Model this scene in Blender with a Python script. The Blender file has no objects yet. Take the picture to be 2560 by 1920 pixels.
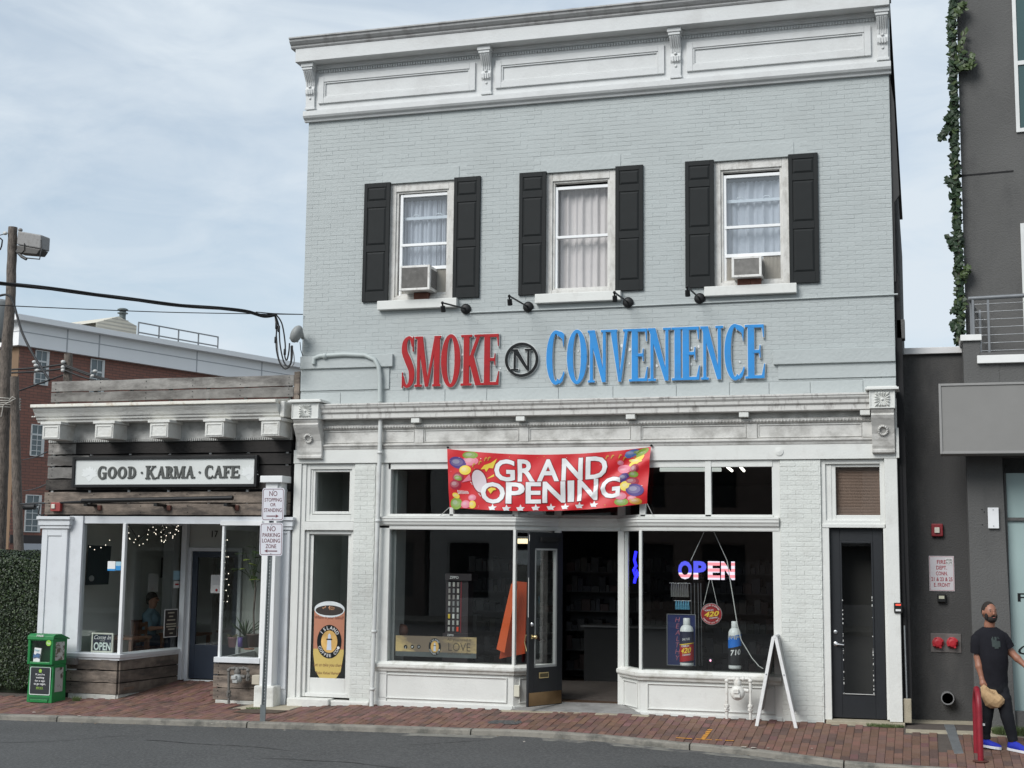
import bpy, bmesh, math, random
from math import sin, cos, pi, radians as RD
from mathutils import Vector, Matrix
random.seed(7)
S = bpy.context.scene
COL = S.collection
# ------------------------------------------------------------------ camera
FPX, YAW, PITCH, ROLL, DIST, CAMZ = 3473.5, RD(16.42), RD(7.056), RD(0.635), 19.2, 2.15
fw = Vector((-sin(YAW)*cos(PITCH), cos(YAW)*cos(PITCH), sin(PITCH)))
r0 = Vector((cos(YAW), sin(YAW), 0)); u0 = r0.cross(fw)
rv = cos(ROLL)*r0+sin(ROLL)*u0; uv = -sin(ROLL)*r0+cos(ROLL)*u0
cam = bpy.data.objects.new('camera', bpy.data.cameras.new('camera')); COL.objects.link(cam)
cam.data.sensor_width = 36; cam.data.lens = FPX/2560*36; cam.data.clip_end = 2000; cam.data.clip_start = .1
M = Matrix(((rv.x, uv.x, -fw.x, 0), (rv.y, uv.y, -fw.y, -DIST), (rv.z, uv.z, -fw.z, CAMZ), (0, 0, 0, 1)))
cam.matrix_world = M
S.camera = cam
S.render.resolution_x, S.render.resolution_y = 1024, 768
# ------------------------------------------------------------------ world: pale sky with thin cloud
SUN_EL, SUN_ROT = RD(52), RD(215)
wd = bpy.data.worlds.new('World'); S.world = wd; wd.use_nodes = True
nt = wd.node_tree; nt.nodes.clear(); N = nt.nodes.new; K = nt.links.new
out = N('ShaderNodeOutputWorld'); bg = N('ShaderNodeBackground'); K(bg.outputs[0], out.inputs[0])
sky = N('ShaderNodeTexSky'); sky.sky_type = 'NISHITA'; sky.sun_disc = False
sky.sun_elevation = SUN_EL; sky.sun_rotation = SUN_ROT; sky.air_density = 1.0; sky.dust_density = 1.5
tc = N('ShaderNodeTexCoord'); mp = N('ShaderNodeMapping'); mp.inputs['Scale'].default_value = (1.0, 1.0, 3.0)
mp.inputs['Rotation'].default_value = (RD(6), RD(10), RD(20))
K(tc.outputs['Generated'], mp.inputs[0])
n1 = N('ShaderNodeTexNoise'); n1.inputs['Scale'].default_value = 2.4; n1.inputs['Detail'].default_value = 4; n1.inputs['Roughness'].default_value = .5; n1.inputs['Distortion'].default_value = .5
n2 = N('ShaderNodeTexNoise'); n2.inputs['Scale'].default_value = 9; n2.inputs['Detail'].default_value = 6; n2.inputs['Roughness'].default_value = .6; n2.inputs['Distortion'].default_value = .6
K(mp.outputs[0], n1.inputs[0]); K(mp.outputs[0], n2.inputs[0])
ad = N('ShaderNodeMath'); ad.operation = 'MULTIPLY_ADD'; ad.inputs[1].default_value = .5; K(n2.outputs[0], ad.inputs[0]); K(n1.outputs[0], ad.inputs[2])
cr = N('ShaderNodeValToRGB'); cr.color_ramp.elements[0].position = .50; cr.color_ramp.elements[1].position = .84
cr.color_ramp.elements[0].color = (.46,)*3+(1,); cr.color_ramp.elements[1].color = (1, 1, 1, 1)
K(ad.outputs[0], cr.inputs[0])
mx = N('ShaderNodeMix'); mx.data_type = 'RGBA'; K(cr.outputs[0], mx.inputs[0]); tn = N('ShaderNodeMix'); tn.data_type = 'RGBA'; tn.blend_type = 'MULTIPLY'; tn.inputs[0].default_value = 1; tn.inputs[7].default_value = (.88, .98, .98, 1); K(sky.outputs[0], tn.inputs[6]); K(tn.outputs[2], mx.inputs[6])
mx.inputs[7].default_value = (5.2, 5.8, 6.35, 1)
K(mx.outputs[2], bg.inputs[0]); bg.inputs[1].default_value = .1
sun = bpy.data.objects.new('sun', bpy.data.lights.new('sun', 'SUN')); COL.objects.link(sun)
sun.data.energy = 2.1; sun.data.angle = RD(32); sun.data.color = (1, .985, .965)
sd = Vector((-.5, -.95, .85)).normalized()     # towards the sun: upper left, behind the camera
sun.rotation_euler = sd.to_track_quat('Z', 'Y').to_euler()
sky.sun_elevation = math.asin(sd.z); sky.sun_rotation = math.atan2(sd.x, sd.y)
S.view_settings.view_transform = 'Standard'; S.view_settings.look = 'None'; S.view_settings.gamma = 1
S.view_settings.exposure = 0.47; S.view_settings.use_curve_mapping = False
S.render.engine = 'CYCLES'

# ------------------------------------------------------------------ helpers
def W(px, py, Y=0.0):
    """world X, Z of the photo ray (px, py) where it meets the upright plane at depth Y"""
    d = fw*FPX+rv*(px-1280)+uv*(960-py); t = (DIST+Y)/d.y
    return d.x*t, d.z*t+CAMZ
def WX(px, py, Y=0.0): return W(px, py, Y)[0]
def WZ(px, py, Y=0.0): return W(px, py, Y)[1]
def V(px, py, Y=0.0):
    a = W(px, py, Y); return Vector((a[0], Y, a[1]))
def rect(x0, y0, x1, y1, Y=0.0):
    ym, xm = (y0+y1)/2, (x0+x1)/2
    return WX(x0, ym, Y), WX(x1, ym, Y), WZ(xm, y1, Y), WZ(xm, y0, Y)
def interp(x, tab):
    if x <= tab[0][0]: return tab[0][1]
    for (a, b), (c, d) in zip(tab, tab[1:]):
        if x <= c: return b+(d-b)*(x-a)/(c-a)
    return tab[-1][1]
CURBY = [(-22, -1.8), (-12.6, -1.62), (-8.8, -1.55), (-5.8, -1.4), (-5, -1.38), (-4.05, -1.4), (-2.85, -1.5), (-2.1, -1.6), (-1.45, -1.72), (-.83, -1.86), (.17, -2.02), (1.2, -2.1), (6, -2.3)]
CURBZ = [(-22, -.26), (-12.6, -.185), (-8.8, -.13), (-5.8, -.106), (-5, -.09), (-4.05, -.1), (-2.85, -.142), (-2.1, -.155), (-1.45, -.19), (-.83, -.225), (.17, -.212), (6, -.2)]
WALLZ = [(-22, -.16), (-14, -.12), (-12, -.09), (-9, -.07), (-8, -.01), (-5.6, .01), (-4, .03), (-1.8, .02), (-.3, .03), (.6, .04), (6, .04)]
def cy(x): return interp(x, CURBY)
def cz(x): return interp(x, CURBZ)
def g(x, y):
    w = interp(x, WALLZ)
    if y >= 0:
        k = .1 if x < -3.7 else 0.0
        return w+k*min(y, 2)
    t = min(1, y/cy(x)); return w+(cz(x)-w)*t
def onground(px, py):
    lo, hi = -2.6, 2.5
    for _ in range(40):
        m = (lo+hi)/2; a = W(px, py, m)
        if a[1] > g(a[0], m): lo = m     # ray still above ground: go further
        else: hi = m
    a = W(px, py, lo); return Vector((a[0], lo, g(a[0], lo)))

MATS = {}
def mat(name, col, rough=.7, var=.08, scale=6, bump=0.0, bscale=60, metal=0, dirt=None, damt=0, dscale=2.5, dstretch=1, dlo=.5, dhi=.7, attr=False, spec=.5, emit=None, estr=0, coat=0):
    if name in MATS: return MATS[name]
    m = bpy.data.materials.new(name); m.use_nodes = True; t = m.node_tree; b = t.nodes['Principled BSDF']
    n = t.nodes.new; k = t.links.new
    b.inputs['Roughness'].default_value = rough; b.inputs['Metallic'].default_value = metal
    b.inputs['Specular IOR Level'].default_value = spec
    co = n('ShaderNodeTexCoord')
    nz = n('ShaderNodeTexNoise'); nz.inputs['Scale'].default_value = scale; nz.inputs['Detail'].default_value = 5
    k(co.outputs['Object'], nz.inputs[0])
    mi = n('ShaderNodeMix'); mi.data_type = 'RGBA'
    mi.inputs[6].default_value = [c*(1-var*1.6) for c in col]+[1]; mi.inputs[7].default_value = [min(1, c*(1+var*1.6)) for c in col]+[1]
    k(nz.outputs[0], mi.inputs[0]); last = mi.outputs[2]
    if attr:
        m['tinted'] = 1
        at = n('ShaderNodeAttribute'); at.attribute_name = 'tint'
        mu = n('ShaderNodeMix'); mu.data_type = 'RGBA'; mu.blend_type = 'MULTIPLY'; mu.inputs[0].default_value = 1
        k(last, mu.inputs[6]); k(at.outputs['Color'], mu.inputs[7]); last = mu.outputs[2]
    if dirt:
        mp_ = n('ShaderNodeMapping'); mp_.inputs['Scale'].default_value = (dstretch, dstretch, 1)
        k(co.outputs['Object'], mp_.inputs[0])
        d = n('ShaderNodeTexNoise'); d.inputs['Scale'].default_value = dscale; d.inputs['Detail'].default_value = 8; d.inputs['Roughness'].default_value = .65
        k(mp_.outputs[0], d.inputs[0])
        rr = n('ShaderNodeMapRange'); rr.inputs[1].default_value = dlo; rr.inputs[2].default_value = dhi; rr.inputs[4].default_value = damt
        k(d.outputs[0], rr.inputs[0])
        m2 = n('ShaderNodeMix'); m2.data_type = 'RGBA'; k(rr.outputs[0], m2.inputs[0]); k(last, m2.inputs[6]); m2.inputs[7].default_value = list(dirt)+[1]; last = m2.outputs[2]
    k(last, b.inputs['Base Color'])
    if bump:
        bn = n('ShaderNodeTexNoise'); bn.inputs['Scale'].default_value = bscale; bn.inputs['Detail'].default_value = 4
        k(co.outputs['Object'], bn.inputs[0]); bu = n('ShaderNodeBump'); bu.inputs['Strength'].default_value = bump; bu.inputs['Distance'].default_value = .01
        k(bn.outputs[0], bu.inputs['Height']); k(bu.outputs[0], b.inputs['Normal'])
    if emit: b.inputs['Emission Color'].default_value = list(emit)+[1]; b.inputs['Emission Strength'].default_value = estr
    if coat: b.inputs['Coat Weight'].default_value = coat
    MATS[name] = m; return m
def glassmat(name, tint=(.8, .85, .83), refl=1.0, rough=0.0, wav=.0):
    if name in MATS: return MATS[name]
    m = bpy.data.materials.new(name); m.use_nodes = True; t = m.node_tree; t.nodes.clear(); n = t.nodes.new; k = t.links.new
    o = n('ShaderNodeOutputMaterial'); mxs = n('ShaderNodeMixShader'); tr = n('ShaderNodeBsdfTransparent'); gl = n('ShaderNodeBsdfGlossy')
    tr.inputs[0].default_value = list(tint)+[1]; gl.inputs['Roughness'].default_value = rough
    fr = n('ShaderNodeLayerWeight'); fr.inputs[0].default_value = .5; pw = n('ShaderNodeMath'); pw.operation = 'POWER'; pw.inputs[1].default_value = 4.5; k(fr.outputs['Facing'], pw.inputs[0])
    mm = n('ShaderNodeMath'); mm.operation = 'MULTIPLY_ADD'; mm.inputs[1].default_value = .9; mm.inputs[2].default_value = (.13 if refl < 1 else .085)*refl; mm.use_clamp = True
    k(pw.outputs[0], mm.inputs[0]); k(mm.outputs[0], mxs.inputs[0]); k(tr.outputs[0], mxs.inputs[1]); k(gl.outputs[0], mxs.inputs[2]); k(mxs.outputs[0], o.inputs[0])
    if wav:
        co = n('ShaderNodeTexCoord'); nz = n('ShaderNodeTexNoise'); nz.inputs['Scale'].default_value = 2.2; k(co.outputs['Object'], nz.inputs[0])
        bu = n('ShaderNodeBump'); bu.inputs['Strength'].default_value = wav; bu.inputs['Distance'].default_value = .02; k(nz.outputs[0], bu.inputs['Height']); k(bu.outputs[0], gl.inputs['Normal'])
    MATS[name] = m; return m

WM = {}
def reg(o, parent, world=None):
    COL.objects.link(o)
    w = world if world is not None else Matrix.Identity(4)
    if parent:
        o.parent = parent; o.matrix_parent_inverse = WM[parent.name].inverted()
        o.matrix_basis = w
    else: o.matrix_basis = w
    WM[o.name] = w.copy()
    return o
def tag(o, label=None, cat=None, group=None, kind=None):
    if label: o['label'] = label
    if cat: o['category'] = cat
    if group: o['group'] = group
    if kind: o['kind'] = kind
    return o
def thing(name, label, cat, loc, group=None):
    o = bpy.data.objects.new(name, None); o.empty_display_size = .2
    reg(o, None, Matrix.Translation(Vector(loc))); return tag(o, label, cat, group)

class MB:
    def __init__(s): s.v = []; s.f = []; s.sm = []
    def add(s, vs, fs, smooth=False):
        o = len(s.v); s.v += [tuple(p) for p in vs]; s.f += [tuple(i+o for i in f) for f in fs]; s.sm += [smooth]*len(fs); return s
    def box(s, x0, x1, y0, y1, z0, z1):
        if x0 > x1: x0, x1 = x1, x0
        if y0 > y1: y0, y1 = y1, y0
        if z0 > z1: z0, z1 = z1, z0
        return s.add([(x0, y0, z0), (x1, y0, z0), (x1, y1, z0), (x0, y1, z0), (x0, y0, z1), (x1, y0, z1), (x1, y1, z1), (x0, y1, z1)],
              [(0, 3, 2, 1), (4, 5, 6, 7), (0, 1, 5, 4), (1, 2, 6, 5), (2, 3, 7, 6), (3, 0, 4, 7)])
    def hexa(s, b, t):
        return s.add(list(b)+list(t), [(0, 3, 2, 1), (4, 5, 6, 7), (0, 1, 5, 4), (1, 2, 6, 5), (2, 3, 7, 6), (3, 0, 4, 7)])
    def extr(s, pts, y0, y1, mapf=None):
        """flat outline in X,Z pushed from y0 (front) to y1"""
        n = len(pts)
        a = [(p[0], y0, p[1]) for p in pts]; b = [(p[0], y1, p[1]) for p in pts]
        return s.add(a+b, [tuple(range(n)), tuple(range(2*n-1, n-1, -1))]+[(i, i+n, (i+1) % n+n, (i+1) % n) for i in range(n)])
    def extx(s, pts, x0, x1):
        """outline in Y,Z pushed along X"""
        n = len(pts); a = [(x0, p[0], p[1]) for p in pts]; b = [(x1, p[0], p[1]) for p in pts]
        return s.add(a+b, [tuple(range(n-1, -1, -1)), tuple(range(n, 2*n))]+[(i, (i+1) % n, (i+1) % n+n, i+n) for i in range(n)])
    def extp(s, pts, path):
        """section (offset outward, z) swept along a plan polyline [(x,y,nx,ny)]"""
        n = len(pts); o = []
        for (x, y, nx, ny) in path: o += [(x+nx*p[0], y+ny*p[0], p[1]) for p in pts]
        f = []
        for j in range(len(path)-1):
            f += [(j*n+i, j*n+(i+1) % n, (j+1)*n+(i+1) % n, (j+1)*n+i) for i in range(n)]
        f += [tuple(range(n-1, -1, -1)), tuple(range((len(path)-1)*n, len(path)*n))]
        return s.add(o, f)
    def tube(s, pts, r, n=8, smooth=True, cap=True):
        pts = [Vector(p) for p in pts]; vs = []; m = len(pts)
        rr = r if isinstance(r, (list, tuple)) else [r]*m
        d0 = (pts[1]-pts[0]).normalized(); ref = Vector((0, 0, 1)) if abs(d0.z) < .9 else Vector((1, 0, 0)); a = d0.cross(ref).normalized()
        for i, p in enumerate(pts):
            d = (pts[min(i+1, m-1)]-pts[max(i-1, 0)]).normalized(); a = (a-d*a.dot(d)).normalized(); b = d.cross(a)
            for k in range(n): an = 2*pi*k/n; vs.append(p+(a*cos(an)+b*sin(an))*rr[i])
        fs = [(i*n+k, i*n+(k+1) % n, (i+1)*n+(k+1) % n, (i+1)*n+k) for i in range(m-1) for k in range(n)]
        s.add(vs, fs, smooth)
        if cap: s.add(vs[:n], [tuple(range(n-1, -1, -1))]); s.add(vs[-n:], [tuple(range(n))])
        return s
    def lathe(s, prof, c, ax='z', n=16, smooth=True):
        """prof: (radius, height) along axis from c"""
        c = Vector(c); vs = []
        for r, h in prof:
            for k in range(n):
                a = 2*pi*k/n
                if ax == 'z': p = Vector((r*cos(a), r*sin(a), h))
                elif ax == 'y': p = Vector((r*cos(a), -h, r*sin(a)))
                else: p = Vector((h, r*cos(a), r*sin(a)))
                vs.append(c+p)
        m = len(prof); s.add(vs, [(i*n+k, i*n+(k+1) % n, (i+1)*n+(k+1) % n, (i+1)*n+k) for i in range(m-1) for k in range(n)]+[tuple(range(n-1, -1, -1)), tuple(range((m-1)*n, m*n))], smooth)
        return s
    def ball(s, c, rx, ry=None, rz=None, n=12, m=8):
        ry = ry or rx; rz = rz or rx; c = Vector(c); vs = []
        for i in range(m+1):
            t = pi*i/m
            for k in range(n):
                a = 2*pi*k/n; vs.append(c+Vector((rx*sin(t)*cos(a), ry*sin(t)*sin(a), rz*cos(t))))
        return s.add(vs, [(i*n+k, (i+1)*n+k, (i+1)*n+(k+1) % n, i*n+(k+1) % n) for i in range(m) for k in range(n)], True)
    def wall(s, x0, x1, z0, z1, y, holes=(), depth=.12):
        """front sheet at y with openings and their reveals"""
        xs = sorted({x0, x1}|{h[0] for h in holes}|{h[1] for h in holes}); zs = sorted({z0, z1}|{h[2] for h in holes}|{h[3] for h in holes})
        inh = lambda a, b: any(h[0] < a < h[1] and h[2] < b < h[3] for h in holes)
        for i in range(len(xs)-1):
            for j in range(len(zs)-1):
                if not inh((xs[i]+xs[i+1])/2, (zs[j]+zs[j+1])/2):
                    s.add([(xs[i], y, zs[j]), (xs[i+1], y, zs[j]), (xs[i+1], y, zs[j+1]), (xs[i], y, zs[j+1])], [(0, 1, 2, 3)])
        for h in holes:
            a, b, c, d = h[:4]; Y = y+depth
            s.add([(a, y, c), (b, y, c), (b, y, d), (a, y, d), (a, Y, c), (b, Y, c), (b, Y, d), (a, Y, d)], [(0, 4, 5, 1), (1, 5, 6, 2), (2, 6, 7, 3), (3, 7, 4, 0)])
        return s
    def frame(s, x0, x1, z0, z1, w, y0, y1, wt=None, wb=None):
        wt = wt or w; wb = wb or w
        s.box(x0, x0+w, y0, y1, z0, z1); s.box(x1-w, x1, y0, y1, z0, z1)
        s.box(x0+w, x1-w, y0+.001, y1, z1-wt, z1); s.box(x0+w, x1-w, y0+.001, y1, z0, z0+wb); return s
    def build(s, name, m, parent=None, bev=0, label=None, tint=None, sub=0):
        me = bpy.data.meshes.new(name); me.from_pydata(s.v, [], s.f); me.update()
        me.polygons.foreach_set('use_smooth', s.sm)
        me.materials.append(m)
        if tint is None and m.get('tinted'): tint = [(1, 1, 1)]*len(me.polygons)
        if tint is not None:
            ca = me.color_attributes.new('tint', 'FLOAT_COLOR', 'CORNER'); arr = []
            for p, tt in zip(me.polygons, tint): arr += (list(tt)+[1])*p.loop_total
            ca.data.foreach_set('color', arr)
        o = bpy.data.objects.new(name, me); reg(o, parent)
        if bev:
            bm = bmesh.new(); bm.from_mesh(me); es = [e for e in bm.edges if len(e.link_faces) == 2 and e.calc_face_angle(0) > .5]
            if es: bmesh.ops.bevel(bm, geom=es, offset=bev, offset_type='OFFSET', segments=2, profile=.5, affect='EDGES', clamp_overlap=True)
            bm.to_mesh(me); bm.free()
        if label: o['label'] = label
        return o
def box(name, x0, x1, y0, y1, z0, z1, m, parent=None, bev=0): return MB().box(x0, x1, y0, y1, z0, z1).build(name, m, parent, bev)
def ell(cx, cz_, rx, rz, n=28, a0=0, a1=2*pi): return [(cx+rx*cos(a0+(a1-a0)*i/n), cz_+rz*sin(a0+(a1-a0)*i/n)) for i in range(n+1)]
def lerp(a, b, t): return a+(b-a)*t

TXT = {}
def txt(name, s, X0, X1, Z0, Z1, Y, m, parent, bold=0.0, th=.003, shear=0, mapf=None, cuts=0, rot=0):
    """lettering fitted into the rectangle; X1 None keeps the natural width about X0"""
    bold *= .5; key = (s, bold, shear)
    if key not in TXT:
        c = bpy.data.curves.new('lettering', 'FONT'); c.body = s; c.size = 1; c.offset = bold; c.shear = shear; c.extrude = 0; c.resolution_u = 3; c.align_x = 'CENTER'
        o = bpy.data.objects.new('lettering', c); me = o.to_mesh()
        TXT[key] = ([v.co.copy() for v in me.vertices], [tuple(p.vertices) for p in me.polygons])
        o.to_mesh_clear(); bpy.data.objects.remove(o); bpy.data.curves.remove(c)
    vs, fs = TXT[key]
    ax, bx = min(v.x for v in vs), max(v.x for v in vs); az, bz = min(v.y for v in vs), max(v.y for v in vs)
    kz = (Z1-Z0)/(bz-az)
    if X1 is None: kx = kz; X0 = X0-(bx-ax)*kx/2
    else: kx = (X1-X0)/(bx-ax)
    me = bpy.data.meshes.new(name); bm = bmesh.new()
    bv = [bm.verts.new((X0+(v.x-ax)*kx, 0, Z0+(v.y-az)*kz)) for v in vs]
    for f in fs:
        try: bm.faces.new([bv[i] for i in f])
        except ValueError: pass
    if rot:
        cc = Vector(((X0+(bx-ax)*kx/2), 0, (Z0+Z1)/2)); bmesh.ops.rotate(bm, verts=bm.verts, cent=cc, matrix=Matrix.Rotation(rot, 3, 'Y'))
    bmesh.ops.remove_doubles(bm, verts=bm.verts, dist=1e-6)
    for _ in range(cuts): bmesh.ops.subdivide_edges(bm, edges=bm.edges[:], cuts=1, use_grid_fill=False); 
    if cuts: bmesh.ops.triangulate(bm, faces=bm.faces)
    if mapf:
        for v in bm.verts: v.co = mapf(v.co.x, v.co.z)
    else:
        r = bmesh.ops.extrude_face_region(bm, geom=bm.faces[:]); 
        for v in r['geom']:
            if isinstance(v, bmesh.types.BMVert): v.co.y -= th
        for v in bm.verts: v.co.y += Y
        bmesh.ops.recalc_face_normals(bm, faces=bm.faces)
    bm.to_mesh(me); bm.free(); me.materials.append(m)
    o = bpy.data.objects.new(name, me); return reg(o, parent)

# serif capitals made of strips: each strip is a list of (left point, right point) pairs in metres
def strip_line(x0, z0, x1, z1, w): return [((x0-w/2, z0), (x0+w/2, z0)), ((x1-w/2, z1), (x1+w/2, z1))]
def bar(x0, x1, z0, z1): return [((x0, z0), (x1, z0)), ((x0, z1), (x1, z1))]
def arc(cx, cz_, ro, rzo, ri, rzi, a0, a1, n=22):
    o = []
    for i in range(n+1):
        a = RD(a0+(a1-a0)*i/n); o.append(((cx+ri*cos(a), cz_+rzi*sin(a)), (cx+ro*cos(a), cz_+rzo*sin(a))))
    return o
def ribbon(pts, n=8):
    """pts (x,z,width): smooth centre line"""
    P = []
    m = len(pts)
    for i in range(m-1):
        p0, p1, p2, p3 = pts[max(i-1, 0)], pts[i], pts[i+1], pts[min(i+2, m-1)]
        for k in range(n):
            t = k/n; P.append(tuple(.5*((2*b)+(-a+c)*t+(2*a-5*b+4*c-d)*t*t+(-a+3*b-3*c+d)*t**3) for a, b, c, d in zip(p0, p1, p2, p3)))
    P.append(pts[-1]); o = []
    for i, p in enumerate(P):
        q0, q1 = P[max(i-1, 0)], P[min(i+1, len(P)-1)]; dx, dz = q1[0]-q0[0], q1[1]-q0[1]; L = math.hypot(dx, dz) or 1
        nx, nz = -dz/L*p[2]/2, dx/L*p[2]/2; o.append(((p[0]+nx, p[1]+nz), (p[0]-nx, p[1]-nz)))
    return o
def glyph(c, w, h, T, t):
    s = []; sh = t*.75
    def ser(x, top, k=1.0):    # serif foot / head across a stem centre
        hw = T*.95*k
        z0, z1 = (h-sh, h) if top else (0, sh); s.append(bar(x-hw, x+hw, z0, z1))
    if c == 'I': s += [bar(w/2-T/2, w/2+T/2, 0, h)]; ser(w/2, 0); ser(w/2, 1)
    elif c in 'EF':
        s += [bar(T*.4, T*1.4, 0, h)]; ser(T*.9, 0); ser(T*.9, 1)
        s += [bar(T, w*.96, h-t, h), bar(T, w*.78, h*.5-t/2, h*.5+t/2)]
        s += [[((w*.84, h), (w*.96, h)), ((w*.925, h*.76), (w*.96, h*.76))], [((w*.74, h*.38), (w*.78, h*.38)), ((w*.7, h*.5), (w*.78, h*.5)), ((w*.74, h*.62), (w*.78, h*.62))]]
        if c == 'E': s += [bar(T, w*.97, 0, t), [((w*.8, 0), (w*.97, 0)), ((w*.965, h*.27), (w, h*.27))]]
    elif c == 'O': s += [arc(w/2, h/2, w/2, h/2+.01*h, w/2-T, h/2-t, 0, 360, 40)]
    elif c in 'CG':
        s += [arc(w*.52, h/2, w*.52, h/2+.01*h, w*.52-T, h/2-t, 62, 298, 34)]
        s += [[((w*.66, h*.9), (w*.66, h*.995)), ((w*.86, h*.84), (w*.86, h*.97)), ((w*.93, h*.68), (w*.97, h*.93))]]
        s += [[((w*.72, 0), (w*.72, h*.08)), ((w*.88, h*.05), (w*.86, h*.15)), ((w*1.0, h*.2), (w*.95, h*.24))]]
        if c == 'G': s += [bar(w*.72, w*.72+T, .08*h, h*.46), bar(w*.58, w*1.02, h*.43, h*.43+sh)]
    elif c == 'D': s += [bar(T*.4, T*1.4, 0, h), arc(w*.42, h/2, w*.56, h/2, w*.56-T, h/2-t, -90, 90), bar(T, w*.44, 0, t), bar(T, w*.44, h-t, h)]; ser(T*.7, 0, .7); ser(T*.7, 1, .7)
    elif c == 'R':
        s += [bar(T*.4, T*1.4, 0, h), arc(w*.45, h*.73, w*.42, h*.27, w*.42-T, h*.27-t, -90, 90), bar(T, w*.47, h-t, h), bar(T, w*.47, h*.46, h*.46+t), [((w*.4, h*.48), (w*.4+T, h*.48)), ((w*.98-T*.9, 0), (w*.98, 0))]]
        ser(T*.9, 0); ser(T*.7, 1, .7); s.append(bar(w*.74, w*1.02, 0, sh))
    elif c == 'K':
        s += [bar(T*.4, T*1.4, 0, h), strip_line(T*1.2, h*.38, w*.84, h, t*1.15), [((w*.32, h*.56), (w*.32+T*.9, h*.56+h*.06)), ((w*.96-T, 0), (w*.96, 0))]]
        ser(T*.9, 0); ser(T*.9, 1); s += [bar(w*.62, w*.98, h-sh, h), bar(w*.68, w*1.03, 0, sh)]
    elif c == 'N':
        a = w*.17
        s += [bar(a-t/2, a+t/2, 0, h), bar(w-a-t/2, w-a+t/2, h*.02, h), [((w-a-T*.35, 0), (w-a+t/2, 0)), ((a-T*.55, h), (a+T*.55, h))]]
        s += [bar(0, a*2, 0, sh), bar(w-2*a, w, h-sh, h), bar(-.02*w, a*1.3, h-sh, h)]
    elif c == 'M':
        a = w*.14
        s += [bar(a-t/2, a+t/2, 0, h), bar(w-a-T*.55, w-a+T*.45, 0, h), [((w*.47-T*.3, 0), (w*.47+T*.3, 0)), ((a-T*.3, h), (a+T*.7, h))], [((w*.47-t*.3, 0), (w*.47+t*.5, 0)), ((w-a-T*.5, h), (w-a-T*.5+t, h))]]
        s += [bar(0, a*2, 0, sh), bar(w-2.2*a, w, 0, sh), bar(0, a*1.2, h-sh, h), bar(w-a, w, h-sh, h)]
    elif c == 'V':
        s += [[((w*.52-t*.4, 0), (w*.52+t*.3, 0)), ((w*.14, h), (w*.14+T, h))], [((w*.52-t*.3, 0), (w*.52+t*.5, 0)), ((w*.86-t, h), (w*.86, h))], bar(0, w*.42, h-sh, h), bar(w*.66, w, h-sh, h)]
    elif c == 'A':
        s += [[((w*.12, 0), (w*.12+t, 0)), ((w*.46, h), (w*.46+t, h))], [((w*.88-T, 0), (w*.88, 0)), ((w*.43, h), (w*.43+T*.7, h))], bar(w*.28, w*.66, h*.3, h*.3+t*.8), bar(0, w*.3, 0, sh), bar(w*.62, w, 0, sh)]
    elif c == 'S':
        s += [ribbon([(w*.86, h*.8, t*.9), (w*.72, h*.94, t), (w*.5, h*.985-t*.3, t), (w*.24, h*.88, T*.8), (w*.22, h*.7, T), (w*.5, h*.52, T*1.15), (w*.78, h*.32, T), (w*.74, h*.11, T*.8), (w*.46, t*.55, t), (w*.24, h*.07, t), (w*.1, h*.22, t*.8)])]
        s += [bar(w*.84, w*.93, h*.7, h*.99), bar(w*.04, w*.12, h*.0, h*.3)]
    return s
def letter(name, c, X0, w, Z0, h, T, t, Y, m, parent, th=.03, back=None, grow=.008, mapf=None):
    mb = MB()
    def put(strips, y0, y1, gr):
        for i, st in enumerate(strips):
            yy = y0-.0006*i; L = []; R = []
            for a, b in st: L.append(Vector((a[0]+X0, a[1]+Z0))); R.append(Vector((b[0]+X0, b[1]+Z0)))
            if gr:
                for j in range(len(L)):
                    d = (R[j]-L[j]); d = d.normalized() if d.length > 1e-6 else Vector((1, 0)); L[j] = L[j]-d*gr; R[j] = R[j]+d*gr
                d = (L[0]-L[1]).normalized(); L[0] += d*gr; R[0] += d*gr; d = (L[-1]-L[-2]).normalized(); L[-1] += d*gr; R[-1] += d*gr
            n = len(L); vs = [(p.x, yy, p.y) for p in L]+[(p.x, yy, p.y) for p in R]+[(p.x, y1, p.y) for p in L]+[(p.x, y1, p.y) for p in R]; fs = []
            for j in range(n-1): fs += [(j, j+1, n+j+1, n+j), (2*n+j, 3*n+j, 3*n+j+1, 2*n+j+1), (j, 2*n+j, 2*n+j+1, j+1), (n+j, n+j+1, 3*n+j+1, 3*n+j)]
            fs += [(0, n, 3*n, 2*n), (n-1, 3*n-1, 4*n-1, 2*n-1)]; mb.add(vs, fs)
    st = glyph(c, w, h, T, t)
    put(st, Y-th, Y-th*.5 if back else Y, 0)
    o = mb.build(name, m, parent)
    bmn = bmesh.new(); bmn.from_mesh(o.data); bmesh.ops.recalc_face_normals(bmn, faces=bmn.faces); bmn.to_mesh(o.data); bmn.free()
    if back:
        mb = MB(); put(st, Y-th*.5-.001, Y, grow); q = mb.build('letter_backing', back, o)
    return o

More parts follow.
